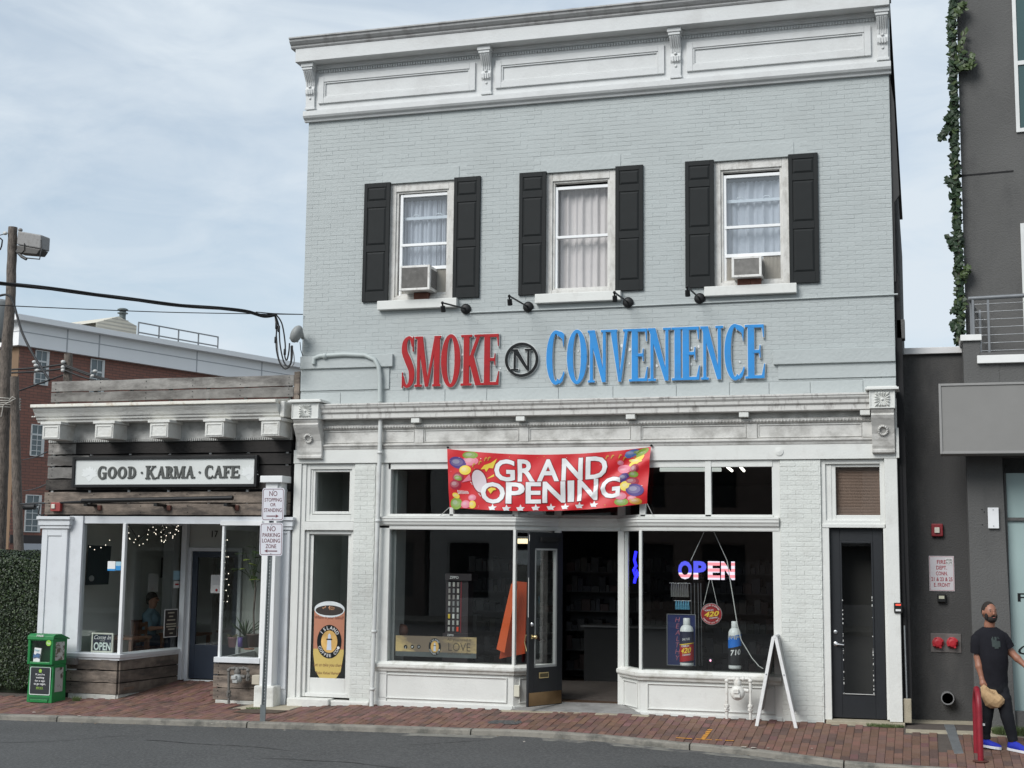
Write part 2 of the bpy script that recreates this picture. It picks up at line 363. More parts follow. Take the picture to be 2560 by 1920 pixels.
import numpy as np
def skin(name, joints, m, parent=None, vox=.008, blend=.018):
    """one continuous surface over tapered limbs: smooth union of round cones on a grid, meshed by surface nets"""
    segs = [(np.array(joints[j[2]][0]), np.array(j[0]), joints[j[2]][1], j[1]) for j in joints.values() if j[2]]
    P = np.array([j[0] for j in joints.values()]); R = max(j[1] for j in joints.values()); lo = P.min(0)-R-3*vox; hi = P.max(0)+R+3*vox
    n = np.ceil((hi-lo)/vox).astype(int)+1; D = np.full(n, .05)
    for A, Bq, ra, rb in segs:
        pad = max(ra, rb)+.045; i0 = np.maximum(0, ((np.minimum(A, Bq)-pad-lo)/vox).astype(int)); i1 = np.minimum(n, ((np.maximum(A, Bq)+pad-lo)/vox).astype(int)+2)
        g_ = np.stack(np.meshgrid(*[lo[k]+vox*np.arange(i0[k], i1[k]) for k in range(3)], indexing='ij'), -1)
        v = Bq-A; t_ = np.clip(((g_-A) @ v)/max(1e-9, v @ v), 0, 1); d = np.linalg.norm(g_-A-t_[..., None]*v, axis=-1)-(ra+(rb-ra)*t_)
        sl = tuple(slice(i0[k], i1[k]) for k in range(3)); o = D[sl]; kb = min(blend, 1.2*min(ra, rb)); h = np.clip(kb-np.abs(o-d), 0, None)/kb
        D[sl] = np.minimum(np.minimum(o, d)-h*h*kb*.25, .05)
    ins = D < 0; corner = [(a, b, c) for a in (0, 1) for b in (0, 1) for c in (0, 1)]; cs = lambda a, b, c: D[a:n[0]-1+a, b:n[1]-1+b, c:n[2]-1+c]
    cnt = sum((cs(*q) < 0).astype(int) for q in corner); act = (cnt > 0) & (cnt < 8); idx = -np.ones(act.shape, int); idx[act] = np.arange(act.sum()); cell = np.argwhere(act)
    acc = np.zeros((len(cell), 3)); w = np.zeros(len(cell))
    for qa in corner:
        for ax in range(3):
            if qa[ax]: continue
            qb = list(qa); qb[ax] = 1; da = cs(*qa)[act]; db = cs(*qb)[act]; x = (da < 0) != (db < 0); t_ = np.where(x, da/np.where(x, da-db, 1), 0); p = np.array(qa, float)[None].repeat(len(cell), 0); p[:, ax] += t_; acc += p*x[:, None]; w += x
    vs = lo+(cell+acc/w[:, None])*vox; fs = []
    for ax in range(3):
        u, v_ = [(1, 2), (2, 0), (0, 1)][ax]; sl0 = [slice(1, n[k]-1) for k in range(3)]; sl1 = list(sl0); sl1[ax] = slice(2, n[ax]); a_, b_ = ins[tuple(sl0)], ins[tuple(sl1)]
        for flip, msk in ((0, a_ & ~b_), (1, ~a_ & b_)):
            q = np.argwhere(msk)+1; e = [q.copy() for _ in range(4)]; e[1][:, u] -= 1; e[2][:, u] -= 1; e[2][:, v_] -= 1; e[3][:, v_] -= 1
            f = np.stack([idx[tuple(k.T)] for k in e], 1); f = f[(f >= 0).all(1)]; fs.append(f if not flip else f[:, ::-1])
    mb = MB(); mb.add([tuple(map(float, v)) for v in vs], [tuple(map(int, f)) for f in np.concatenate(fs)], True); return mb.build(name, m, parent)

# ------------------------------------------------------------------ materials
def c8(r, g_, b): return tuple(((v/255)/12.92 if v/255 < .04045 else ((v/255+.055)/1.055)**2.4) for v in (r, g_, b))
GREY = mat('grey_brick_paint', (.405, .436, .432), .62, .05, 1.2, .5, 55, attr=True, dirt=(.33, .35, .34), damt=.3, dscale=1.6, dlo=.5, dhi=.8)
GREYS = mat('grey_render_paint', (.405, .436, .432), .6, .05, 2, .6, 22)
WHB = mat('white_brick_paint', (.62, .635, .60), .6, .05, 1.5, .7, 45, attr=True, dirt=(.42, .41, .38), damt=.5, dscale=2.2, dlo=.52, dhi=.8)
WHITE = mat('white_wood_paint', (.66, .665, .635), .55, .06, 3, .25, 40, dirt=(.42, .4, .37), damt=.35, dscale=4, dstretch=1.6, dlo=.55, dhi=.78)
WHITE2 = mat('clean_white_paint', (.74, .75, .745), .5, .03, 3, .15, 60)
AGED = mat('aged_white_paint', (.58, .57, .54), .7, .08, 5, .5, 30, dirt=(.2, .19, .17), damt=.7, dscale=3.2, dstretch=1.0, dlo=.46, dhi=.68)
SHUT = mat('charcoal_shutter_paint', (.016, .018, .0185), .6, .1, 8, .15, 90, spec=.2)
BLACK = mat('black_metal', (.012, .0125, .013), .5, .1, 10, spec=.3)
DARK = mat('dark_void', (.012, .012, .013), .9)
DOORB = mat('navy_black_door_paint', (.008, .010, .013), .5, .15, 6, .1, 30)
CHIP = mat('chipped_white_edge', (.55, .55, .53), .7)
ROOF = mat('dark_roofing', (.05, .05, .05), .9)
METAL = mat('galvanised_steel', (.33, .35, .36), .45, .15, 12, .2, 80, metal=.7)
STEEL = mat('brushed_aluminium', (.5, .51, .52), .35, .1, 14, metal=.9)
BRASS = mat('brass', (.75, .6, .32), .3, .1, 10, metal=1)
WOOD = mat('weathered_plank', (.2, .163, .132), .85, .35, 9, .8, 40, attr=True, dirt=(.06, .05, .044), damt=.85, dscale=7, dstretch=.25, dlo=.45, dhi=.62)
WOODG = mat('silvered_plank', (.24, .23, .215), .85, .3, 9, .8, 40, attr=True, dirt=(.075, .068, .062), damt=.85, dscale=4, dstretch=.3, dlo=.46, dhi=.62)
CHAR = mat('charred_plank', (.014, .012, .011), .8, .3, 9, .6, 40, attr=True, dirt=(.2, .18, .16), damt=.6, dscale=2.2, dstretch=.6, dlo=.66, dhi=.74)
POLE = mat('old_pole_wood', (.15, .125, .105), .9, .3, 6, .9, 25, dirt=(.05, .042, .037), damt=.8, dscale=7, dstretch=5, dlo=.45, dhi=.6)
STUC = mat('charcoal_stucco', (.055, .054, .053), .85, .14, 1.1, .9, 45, dirt=(.11, .105, .098), damt=.7, dscale=1.0, dstretch=2.6, dlo=.5, dhi=.8)
STUC2 = mat('mid_grey_stucco', (.1, .099, .096), .85, .12, 1.3, .9, 45, dirt=(.06, .06, .06), damt=.75, dscale=1.0, dstretch=2.6, dlo=.5, dhi=.8)
ASPH = mat('asphalt', (.056, .057, .057), .9, .22, .7, 1.0, 90, dirt=(.15, .15, .145), damt=.7, dscale=28, dlo=.44, dhi=.7)
CONC = mat('concrete_kerb', (.23, .215, .185), .9, .2, 5, 1.0, 50, dirt=(.085, .085, .075), damt=.85, dscale=3.5, dlo=.48, dhi=.66)
KERBF = CONC
MORTAR = mat('sandy_joint_mortar', (.085, .07, .06), .95, .2, 10, .8, 60)
PAVE = mat('red_paving_brick', (.168, .088, .069), .85, .2, 14, .8, 50, attr=True, dirt=(.09, .06, .052), damt=.6, dscale=1.6, dlo=.5, dhi=.75)
SLAB = mat('granite_slab', (.25, .245, .235), .8, .2, 9, .5, 50, dirt=(.11, .105, .1), damt=.6, dscale=4)
SANDC = mat('sandy_concrete', (.36, .32, .24), .9, .12, 7, .5, 60, dirt=(.16, .15, .1), damt=.5, dscale=5)
GLASS = glassmat('shop_glass', (.9, .93, .92), .85, wav=.012)
GLASSU = glassmat('upper_window_glass', (.84, .89, .93), 2.6); GLASSC = glassmat('clear_upper_glass', (.95, .95, .95), 1.0)
PLAIN = lambda n, c, r=.6, **k: mat(n, c, r, .04, 8, **k)
RED = mat('sign_red', c8(160, 16, 24), .5, .08, 2, .2, 20, spec=.3, dirt=c8(120, 22, 26), damt=.5, dscale=5); BLUE = mat('sign_blue', c8(46, 136, 204), .5, .06, 2, .2, 20, spec=.3, dirt=c8(60, 120, 170), damt=.5, dscale=5); LBACK = PLAIN('pale_letter_edge', (.62, .63, .62))
INK = PLAIN('sign_black', (.012, .014, .015), .6, spec=.15); PAPER = PLAIN('white_print', (.7, .7, .69), .6)
# ================================================================== SETTING
gr = MB(); gr.add([(-400, -60, -.45), (400, -60, -.45), (400, 500, -.45), (-400, 500, -.45), (-400, -400, -.45), (400, -400, -.45)], [(0, 1, 2, 3), (4, 5, 1, 0)])
tag(gr.build('ground', mat('ground_earth', (.1, .095, .08), .95)), kind='structure')
rd = MB(); xs = [-40, -22, -17, -13, -11, -9, -7, -6, -5, -4, -3, -2.4, -1.8, -1.2, -.6, 0, .8, 2, 6, 30]
ys = [0, .25, 1.5, 5, 12, 24]
vs = []
for x in xs:
    for y in ys:
        vs.append((x, cy(x)-.13-y, cz(x)-.075 if y == 0 else lerp(cz(x)-.085, -.2, min(1, y/5))))
n_ = len(ys); rd.add(vs, [(i*n_+j, i*n_+j+1, (i+1)*n_+j+1, (i+1)*n_+j) for i in range(len(xs)-1) for j in range(n_-1)], True)
tag(rd.build('road', ASPH), kind='structure')
# far pavement and the asphalt yard to the left of the cafe
tag(box('far_pavement', -40, 30, -30, -25.9, -.4, -.08, CONC), kind='structure')
tag(MB().add([(-70, .4, -.14), (-13.5, .4, -.14), (-13.5, 90, -.14), (-70, 90, -.14)], [(0, 1, 2, 3)]).build('car_park', ASPH), kind='structure')
# pavement sheet
sw = MB(); xs2 = [-22, -17, -14, -13, -12, -11, -10, -9, -8, -7, -6, -5.6, -5, -4.5, -4, -3.5, -3, -2.4, -1.8, -1.2, -.6, 0, .6, 1.2, 2, 4, 8]
fr = [1, .75, .5, .25, 0]
vs = []
for x in xs2:
    for t in fr: y = cy(x)*t; vs.append((x, y, g(x, y)-.012))
    for y in (.8, 1.62, 2.6): vs.append((x, y, g(x, y)-.012))
n_ = 8; sw.add(vs, [(i*n_+j, (i+1)*n_+j, (i+1)*n_+j+1, i*n_+j+1) for i in range(len(xs2)-1) for j in range(n_-1)], True)
SW = tag(sw.build('pavement', MORTAR), kind='structure')
# ---- paving bricks: long side towards the street, columns side by side
BW, BL = .102, .205
def slabzone(x, y):
    if -5.75 < x < -3.6 and y > -.1: return True           # granite entrance step
    if -9.0 < x < -8.05 and y > -.12: return True           # side door step
    if x > -1.3 and y > -.12: return True
    if -.29 < x < .62 and y > -.42: return True
    if x > .62 and y > -.45: return True
    if y > 1.6: return True
    if y > -.05 and not (-11.95 < x < -10.2): return True
    if .10 < x < .36 and y > -1.28: return True             # steel strip
    if -9.75 < x < -8.75 and y > -.55: return True
    return False
pav = []
nx = int(12.0/BW)
for i in range(-60, 200):
    x = -13.9+i*BW
    if x < -17.5 or x > 4: continue
    off = (i % 2)*.5*BL + random.uniform(-.01, .01)
    for j in range(-16, 11):
        y = j*BL+off
        if y-BL/2 < cy(x)+.01: 
            if y+BL/2 < cy(x)+.06: continue
        if slabzone(x, y): continue
        y0_, y1_ = max(y-BL/2+.0025, cy(x)+.004), y+BL/2-.0025
        if y1_-y0_ < .03: continue
        pav.append((x, (y0_+y1_)/2, y1_-y0_))
pav.sort(key=lambda p: (p[0]**2+(p[1]+DIST)**2) if -6 < p[0] < 1.1 else 1e6)
def tintp():
    r = random.random()
    if r < .09: k = random.uniform(.5, .7); return (k*1.0, k*1.15, k*1.2)
    k = random.uniform(.8, 1.2); return (k, k*random.uniform(.9, 1.12), k*random.uniform(.85, 1.15))
def brickverts(w, l, h=.045):
    a, b = w/2-.002, l/2; c, d = a-.004, b-.004
    return [(-a, -b, -h), (a, -b, -h), (a, b, -h), (-a, b, -h), (-a, -b, -.004), (a, -b, -.004), (a, b, -.004), (-a, b, -.004), (-c, -d, 0), (c, -d, 0), (c, d, 0), (-c, d, 0)]
BF = [(0, 1, 5, 4), (1, 2, 6, 5), (2, 3, 7, 6), (3, 0, 4, 7), (4, 5, 9, 8), (5, 6, 10, 9), (6, 7, 11, 10), (7, 4, 8, 11), (8, 9, 10, 11)]
pm = []
for k in range(14):
    t = tintp(); mb = MB().add(brickverts(BW, BL-.005), BF); me = bpy.data.meshes.new('brick'); me.from_pydata(mb.v, [], mb.f); me.materials.append(PAVE)
    ca = me.color_attributes.new('tint', 'FLOAT_COLOR', 'CORNER'); ca.data.foreach_set('color', (list(t)+[1])*sum(len(f) for f in mb.f)); pm.append(me)
rest = MB(); rt = []; cnt = 0
for (x, y, l) in pav:
    z = g(x, y)+random.uniform(-.004, .004); sy = (g(x, y+.05)-g(x, y-.05))/.1; sx = (g(x+.05, y)-g(x-.05, y))/.1
    Mx = Matrix.Translation((x, y, z)) @ Matrix.Rotation(math.atan(sy)+random.uniform(-.012, .012), 4, 'X') @ Matrix.Rotation(-math.atan(sx)+random.uniform(-.02, .02), 4, 'Y') @ Matrix.Rotation(random.uniform(-.012, .012), 4, 'Z')
    if cnt < 300 and l > BL-.006:
        o = bpy.data.objects.new('brick', random.choice(pm)); reg(o, SW, Mx); cnt += 1
    else:
        rest.add([Mx @ Vector(v) for v in brickverts(BW, l)], BF); rt += [tintp()]*len(BF)
tag(rest.build('brickwork', PAVE, SW, tint=rt), kind='stuff')
# slabs let into the pavement
def slab(name, pts, h, m, up=.003):
    b = [(x, y, g(x, y)-.08) for x, y in pts]; t = [(x, y, g(x, y)+up) for x, y in pts]; return MB().hexa(b, t).build(name, m, SW, .004)
slab('entrance_slab', [(-5.6, -.09), (-3.74, -.09), (-4.1, .52), (-5.12, .52)], .1, SLAB, .012)
slab('threshold_slab', [(-5.72, -.2), (-3.62, -.2), (-3.62, -.1), (-5.72, -.1)], .1, SANDC, .004)
slab('concrete_patch', [(-9.7, -.5), (-8.8, -.5), (-8.75, -.02), (-9.6, -.02)], .1, SANDC, 0)
slab('concrete_slab', [(-.26, -.4), (.6, -.4), (.6, .6), (-.26, .6)], .1, SANDC, .004)
slab('concrete_slab', [(.62, -.44), (3, -.5), (3, .3), (.62, .0)], .1, SANDC, .0)
slab('door_slab', [(-1.27, -.12), (-.27, -.12), (-.27, .1), (-1.27, .1)], .1, SANDC, .035)
gm = MB(); gc = [onground(2386, 1884), onground(2409, 1883), onground(2385, 1812), onground(2360, 1812)]
for k in range(6):
    qs = [gc[0].lerp(gc[3], k/6), gc[1].lerp(gc[2], k/6), gc[1].lerp(gc[2], k/6+.163), gc[0].lerp(gc[3], k/6+.163)]
    gm.hexa([(q.x, q.y, g(q.x, q.y)-.03) for q in qs], [(q.x, q.y, g(q.x, q.y)+.005) for q in qs])
gm.build('steel_drain_cover', METAL, SW, .002)
# manhole-like dark patch and orange spray marks
dm = MB(); c0 = onground(1262, 1806)
dm.add([(c0.x+dx, c0.y+dy, g(c0.x+dx, c0.y+dy)+.004) for dx, dy in [(-.2, -.12), (.2, -.14), (.24, .0), (.18, .14), (-.17, .12), (-.24, 0)]], [tuple(range(6))]); dm.build('patched_asphalt', ASPH, SW)
om = mat('orange_spray_paint', (.5, .22, .03), .8, .4, 25)
sp = MB()
def mark(a, b, w):
    A, B = onground(*a), onground(*b); d = (B-A).normalized(); nn = Vector((-d.y, d.x, 0))*w/2
    for k in range(6):
        p, q = A.lerp(B, k/6), A.lerp(B, (k+random.uniform(.6, 1))/6); 
        sp.add([(v.x, v.y, g(v.x, v.y)+.006) for v in (p-nn, q-nn*random.uniform(.5, 1.2), q+nn, p+nn)], [(0, 1, 2, 3)])
mark((1776, 1824), (1755, 1851), .06); mark((1690, 1845), (1838, 1853), .035)
sp.build('paint_mark', om, SW)
# kerb
KB = bpy.data.objects.new('kerb', None); reg(KB, None); tag(KB, kind='structure')
jo = [-22, -19.5, -17.2, -14.4, WX(156, 1790, -1.6), WX(632, 1803, -1.5), WX(1184, 1822, -1.4), WX(1728, 1857, -1.5), -.95, 1.2, 3.4, 6]
for a, b in zip(jo, jo[1:]):
    n = 6; o = []
    for k in range(n+1):
        x = a+.008+(b-a-.016)*k/n; y = cy(x); z = cz(x)+.004
        o += [(x, y, z-.2), (x, y, z), (x, y-.10, z-.004), (x, y-.125, z-.018), (x, y-.14, z-.2)]
    f = []
    for k in range(n): f += [(k*5+i, k*5+(i+1) % 5, (k+1)*5+(i+1) % 5, (k+1)*5+i) for i in range(5)]
    f += [(4, 3, 2, 1, 0), tuple(n*5+i for i in range(5))]
    MB().add(o, f).build('kerb_stone', CONC, KB, .006)
# gutter strip of paler concrete right of centre
gt = MB(); xx = [-6.6, -5.5, -4.5, -3.6, -2.8, -2.1, -1.4, -.8]
vs = []
for x in xx: y = cy(x)-.141; vs += [(x, y, cz(x)-.072), (x, y-.18, cz(x)-.081)]
gt.add(vs, [(2*i, 2*i+1, 2*i+3, 2*i+2) for i in range(len(xx)-1)]); tag(gt.build('gutter', mat('gutter_concrete', (.2, .195, .17), .9, .2, 5, .6, 60, dirt=(.07, .07, .07), damt=.9, dscale=3, dlo=.45, dhi=.6)), kind='structure')

# ================================================================== MAIN BUILDING
XL, XR = -9.0, -.285
B = thing('shop_building', 'tall grey painted brick building with white cornice, black shutters and white shopfront', 'building', (-4.6, 0, 0))
shx = [(908, 972.3, 1133.1, 1199), (1296.8, 1364, 1538, 1607.4), (1713.1, 1785.2, 1972.7, 2047.1)]
ZT, ZB = 7.735, 5.92
wins = [(WX(a[1], 600)-.01, WX(a[2], 590)+.01) for a in shx]
wl = MB().wall(XL, XR, 4.36, 8.84, 0, [(a, b, ZB, ZT) for a, b in wins], .16)
WALL = wl.build('wall', GREYS, B)
# individual painted bricks on the upper wall
course, blen = .0635, .208
skipz = [(a-.06, b+.06, ZB-.14, ZT+.2) for a, b in wins]
def inrect(x, z, w, h, R): return any(x+w/2 > r[0] and x-w/2 < r[1] and z+h/2 > r[2] and z-h/2 < r[3] for r in R)
fb = []; zz = 4.60; row = 0
while zz < 8.8:
    x = XL+.004+(blen/2 if row % 2 else 0)
    if row % 2: fb.append((XL+.004+blen/4, zz, blen/2-.006))
    while x < XR-.02:
        w = min(blen, XR-.004-x)-.004
        fb.append((x+w/2, zz, w)); x += blen
    zz += course; row += 1
ledges = [(XL, WX(984, 925, 0), 4.93, 5.12), (WX(1934, 890, 0), XR, 4.8, 5.0)]
fb = [b for b in fb if b[2] > .03 and not inrect(b[0], b[1], b[2], course, skipz) and not (4.55 > b[1]) and not any(l[0]-.02 < b[0] < l[1]+.02 and l[2] < b[1] < l[3] for l in ledges)]
def cut(bk):   # trim bricks that would cross an opening is unnecessary: they were dropped; fill shorter closers
    return bk
fb.sort(key=lambda b: (b[0]+.0)**2+(b[1]-CAMZ)**2+DIST**2)
def wbv(w, h, p, e=.004):
    a, b = w/2+.0014, h/2; c, d = a-.0022, b-e
    return [(-a, 0, -b), (a, 0, -b), (a, 0, b), (-a, 0, b), (-c, -p, -d), (c, -p, -d), (c, -p, d), (-c, -p, d)]
WF = [(0, 1, 5, 4), (1, 2, 6, 5), (2, 3, 7, 6), (3, 0, 4, 7), (4, 5, 6, 7)]
fm = []
for k in range(12):
    me = bpy.data.meshes.new('brick'); v = wbv(blen-.004, course-random.uniform(.001, .004), random.uniform(.002, .0038)); me.from_pydata(v, [], WF); me.materials.append(GREY)
    t = random.uniform(.965, 1.03); ca = me.color_attributes.new('tint', 'FLOAT_COLOR', 'CORNER'); ca.data.foreach_set('color', [t, t, t, 1]*20); fm.append(me)
rest = MB(); rt = []; cnt = 0
for x, z, w in fb:
    if cnt < 300 and w > blen-.01:
        o = bpy.data.objects.new('brick', random.choice(fm)); reg(o, B, Matrix.Translation((x+random.uniform(-.001, .001), 0, z))); cnt += 1
    else:
        gap = random.choice([.0, .001, .002, .004]); rough_ = x > -1.2 and 6.0 < z < 7.8
        if rough_: gap = random.choice([.002, .006, .012])
        if not rough_ and random.random() < .4: w += .005
        if not rough_ and random.random() < .3: gap = -.0035
        rest.add([(x+a, y, z+b) for a, y, b in wbv(w, course-gap, random.uniform(.002, .0046))], WF); t = random.uniform(.975, 1.02); rt += [(t, t, t)]*5
tag(rest.build('brickwork', GREY, B, tint=rt), kind='stuff')
# lintels, ledges and the render band over the shop cornice
for a, b in wins:
    box('lintel', a-.07, b+.07, -.009, .0, ZT+.002, ZT+.205, GREYS, B, .003)
for l in ledges: box('stone_ledge', l[0], l[1], -.06, .0, l[2], l[3], GREYS, B, .006)
box('pilaster_face', XL, ledges[0][1]-.06, -.022, -.0095, 4.6, 4.93, GREYS, B); box('pilaster_face', ledges[1][0]+.06, XR, -.022, -.0095, 4.6, 4.8, GREYS, B)
lb = MB(); x = XL
while x < XR: w = random.uniform(.5, 1.1); lb.box(x, min(XR, x+w-.004), -.012-random.random()*.004, 0, 4.38, 4.56+random.uniform(-.01, .02)); x += w
lb.build('render_band', GREYS, B, .006)
# conduit across the wall
MB().tube([(WX(1175, 772, -.03), -.022, 5.70), (-4, -.022, 5.70), (XR+.05, -.022, 5.715)], .012, 6).build('conduit', GREYS, B)
# building shell
sh = MB(); sh.box(XL, XL+.25, .0005, 14, 3.6, 9.2); sh.box(XL, XL+.12, .2, 14, -.2, 3.6); sh.box(XR-.02, XR+.0, .02, 14, -.2, 9.2); sh.box(XL+.25, XR-.02, 13.7, 14, -.2, 9.2)
sh.box(XL+.25, XR-.02, .18, 13.7, 3.62, 4.36); sh.box(XL+.25, XR-.02, .17, 13.7, 8.84, 9.2)
sh.build('side_and_roof_walls', STUC, B)
# dark cladding edge on the right side
MB().extr([(XR, 8.85), (XR+.06, 8.4), (XR+.1, 7.1), (XR+.03, 7.0), (XR+.03, 5.9), (XR, 5.9)], .03, .12).build('side_cladding', ROOF, B)
MB().extr([(XR, 6.0), (XR+.06, 6.0), (XR+.09, 5.0), (XR+.1, 3.5), (XR+.11, .3), (XR, .3)], .05, .3).build('side_cladding', DARK, B)
box('meter_box', XR+.02, XR+.13, .05, .3, WZ(2245, 845), WZ(2245, 797), STUC2, B, .008)
# rooms upstairs
for a, b in wins:
    rm = MB(); rm.box(a-.3, b+.3, 1.6, 1.65, 5.4, 8.4); rm.box(a-.3, a-.28, .2, 1.6, 5.4, 8.4); rm.box(b+.28, b+.3, .2, 1.6, 5.4, 8.4); rm.box(a-.3, b+.3, .2, 1.6, 5.35, 5.4); rm.box(a-.3, b+.3, .2, 1.6, 8.4, 8.45)
    rm.build('room_wall', mat('upstairs_room', (.3, .3, .3), .9), B)
CURT = mat('net_curtain', (.55, .55, .57), .8, .05, 4); CURTP = mat('pinkish_curtain', (.6, .575, .565), .8, .05, 4)
VINYL = mat('vinyl_window_frame', (.78, .79, .79), .4, .02, 3)
OLDW = mat('old_window_casing', (.62, .61, .58), .7, .1, 8, .5, 40, dirt=(.3, .28, .25), damt=.5, dscale=6, dstretch=2.2, dlo=.48, dhi=.68)
for i, (a, b) in enumerate(wins):
    gx0, gx1 = [(WX(1002, 600), WX(1118, 600)), (WX(1391, 590), WX(1518, 590)), (WX(1814, 500), WX(1948, 500))][i]
    gzt = [7.53, 7.49, 7.5][i]; gzb = [6.03, 6.0, 6.0][i]
    rail = [WZ(1060, 612, .1), WZ(1450, 592, .1), WZ(1880, 567, .1)][i]
    wn = MB().frame(a+.002, b-.002, ZB, ZT-.002, .1, .03, .15, .12, .07).build('window', OLDW, B, .006)
    fr_ = MB(); fr_.frame(a+.1, b-.1, ZB+.07, ZT-.12, .035, .055, .15, .03, .03); fr_.build('window_moulding', OLDW, wn, .004)
    fr_ = MB(); fr_.frame(gx0-.045, gx1+.045, gzb-.03, gzt+.045, .045, .075, .13); fr_.box(gx0-.02, gx1+.02, .065, .12, rail-.02, rail+.02); fr_.build('window_frame', VINYL, wn, .004)
    zs_ = [(gzb, rail-.02, .10), (rail+.02, gzt, .11)]
    for z0, z1, yy in zs_: MB().add([(gx0, yy, z0), (gx1, yy, z0), (gx1, yy, z1), (gx0, yy, z1)], [(0, 1, 2, 3)]).build('pane', GLASSC if i == 1 else GLASSU, wn)
    sl = MB().box(a-.12, b+.09, -.1, .12, 5.785, ZB).build('window_sill', WHITE, B, .008)
    # curtains
    for side in ((0, .64), (.7, 1)) if i == 0 else ((0, 1),) :
        cm = MB(); n = 60; vs = []
        for k in range(n+1):
            u = k/n; x = lerp(gx0-.03+(gx1-gx0)*side[0], gx0+.02+(gx1-gx0)*side[1], u)
            yy = .22+.016*sin(u*47+i*2)+.012*sin(u*23+i)+.006*sin(u*91); d2 = .02*sin(u*17+i*3)
            top = gzt+(-.02-.02*abs(sin(u*40)) if i != 1 else .03)
            vs += [(x, yy, 5.95), (x+d2*.4, yy+.01, 6.8), (x+d2*.15, yy, top)]
        cm.add(vs, [(3*k+j, 3*k+3+j, 3*k+4+j, 3*k+1+j) for k in range(n) for j in (0, 1)], True)
        cm.build('curtain', CURTP if i == 1 else CURT, B)
    if i != 1:
        # raised lower sash of the window behind: a white rail with two lifts, then the bottom rail over the air conditioner
        z2 = WZ(1060, 547, .2) if i == 0 else WZ(1880, 503, .2); z3 = WZ(1060, 671, .1) if i == 0 else WZ(1880, 638, .1)
        r_ = MB().box(gx0, gx1, .15, .18, z2-.022, z2+.022)
        for q in (.25, .75): xq = lerp(gx0, gx1, q); r_.tube([(xq-.05, .15, z2+.025), (xq-.03, .14, z2+.05), (xq+.03, .14, z2+.05), (xq+.05, .15, z2+.025)], .009, 5)
        r_.build('sash_rail', VINYL, wn)
        MB().box(gx0-.02, gx1+.02, .06, .12, z3-.028, z3+.022).build('bottom_rail', VINYL, wn, .004)
        ac0, ac1 = (WX(998, 700, -.25), WX(1074, 700, -.25)) if i == 0 else (WX(1829, 670, -.2), WX(1904, 670, -.2))
        acz = (WZ(1040, 725, -.25), WZ(1040, 663, -.25)) if i == 0 else (WZ(1870, 692, -.2), WZ(1870, 640, -.2)); yf = -.25 if i == 0 else -.2
        for (p0, p1) in ((gx0-.02, ac0+.01), (ac1-.01, gx1+.02)):
            if p1-p0 < .03: continue
            mb = MB(); k = max(2, int((p1-p0)/.018)); 
            for q in range(k): mb.add([(lerp(p0, p1, q/k), .085, gzb-.02), (lerp(p0, p1, (q+.5)/k), .07, gzb-.02), (lerp(p0, p1, (q+.5)/k), .07, z3-.025), (lerp(p0, p1, q/k), .085, z3-.025), (lerp(p0, p1, (q+1)/k), .085, gzb-.02), (lerp(p0, p1, (q+1)/k), .085, z3-.025)], [(0, 1, 2, 3), (1, 4, 5, 2)])
            mb.build('accordion_panel', mat('old_accordion_plastic', (.42, .4, .36), .7), B)
        AC = thing('air_conditioner', ['grimy white air conditioner with peeling dark grille in the leftmost upstairs window', '', 'white air conditioner with fine grey grille in the rightmost upstairs window'][i], 'air conditioner', ((ac0+ac1)/2, yf, acz[0]), 'window air conditioners')
        casem = mat('air_conditioner_casing', (.72, .71, .68), .5, .05, 8, dirt=(.3, .27, .22), damt=.6, dscale=9)
        cs = MB(); cs.frame(ac0, ac1, acz[0], acz[1], .035, yf, yf+.03); cs.box(ac0+.004, ac1-.004, yf+.03, .3, acz[0]+.004, acz[1]-.004); cs.build('casing', casem, AC, .005)
        gm_ = MB(); nf = 26
        for q in range(nf): z = lerp(acz[0]+.04, acz[1]-.04, (q+.5)/nf); gm_.box(ac0+.036, ac1-.036, yf+.004, yf+.02, z-.003, z+.003)
        gm_.build('grille', mat('grille_grey', (.24, .23, .215), .7, .3, 14, dirt=(.4, .4, .38), damt=.5 if i == 0 else .1, dscale=12, dlo=.6, dhi=.66), AC)
        box('grille_backing', ac0+.036, ac1-.036, yf+.021, yf+.028, acz[0]+.036, acz[1]-.036, mat('grille_shade', (.17, .16, .15), .8), AC)
        sg = MB()
        for q in range(9): sg.box(ac1-.004, ac1+.001, yf+.07+q*.035, yf+.09+q*.035, acz[0]+.05, acz[1]-.05)
        sg.build('side_louvres', mat('grille_shade', (.1,)*3), AC)
        bk = tag(MB().box(lerp(ac0, ac1, .34) if i == 0 else ac0+.06, lerp(ac0, ac1, .8) if i == 0 else lerp(ac0, ac1, .5)+.03, -.06, .1, ZB, acz[0]).build('brick_block', mat('bare_brick', (.16, .07, .05), .9, .3, 12), None, .004), 'reddish brown brick propping up the %s window air conditioner' % ('left' if i == 0 else 'right'), 'brick', 'bricks under the air conditioners')
        if i: tag(MB().box(lerp(ac0, ac1, .5)+.035, ac1-.03, -.06, .1, ZB, acz[0]).build('brick_block', mat('bare_brick', (1,)*3), None, .004), 'second brick beside the first one under the right window air conditioner', 'brick', 'bricks under the air conditioners')
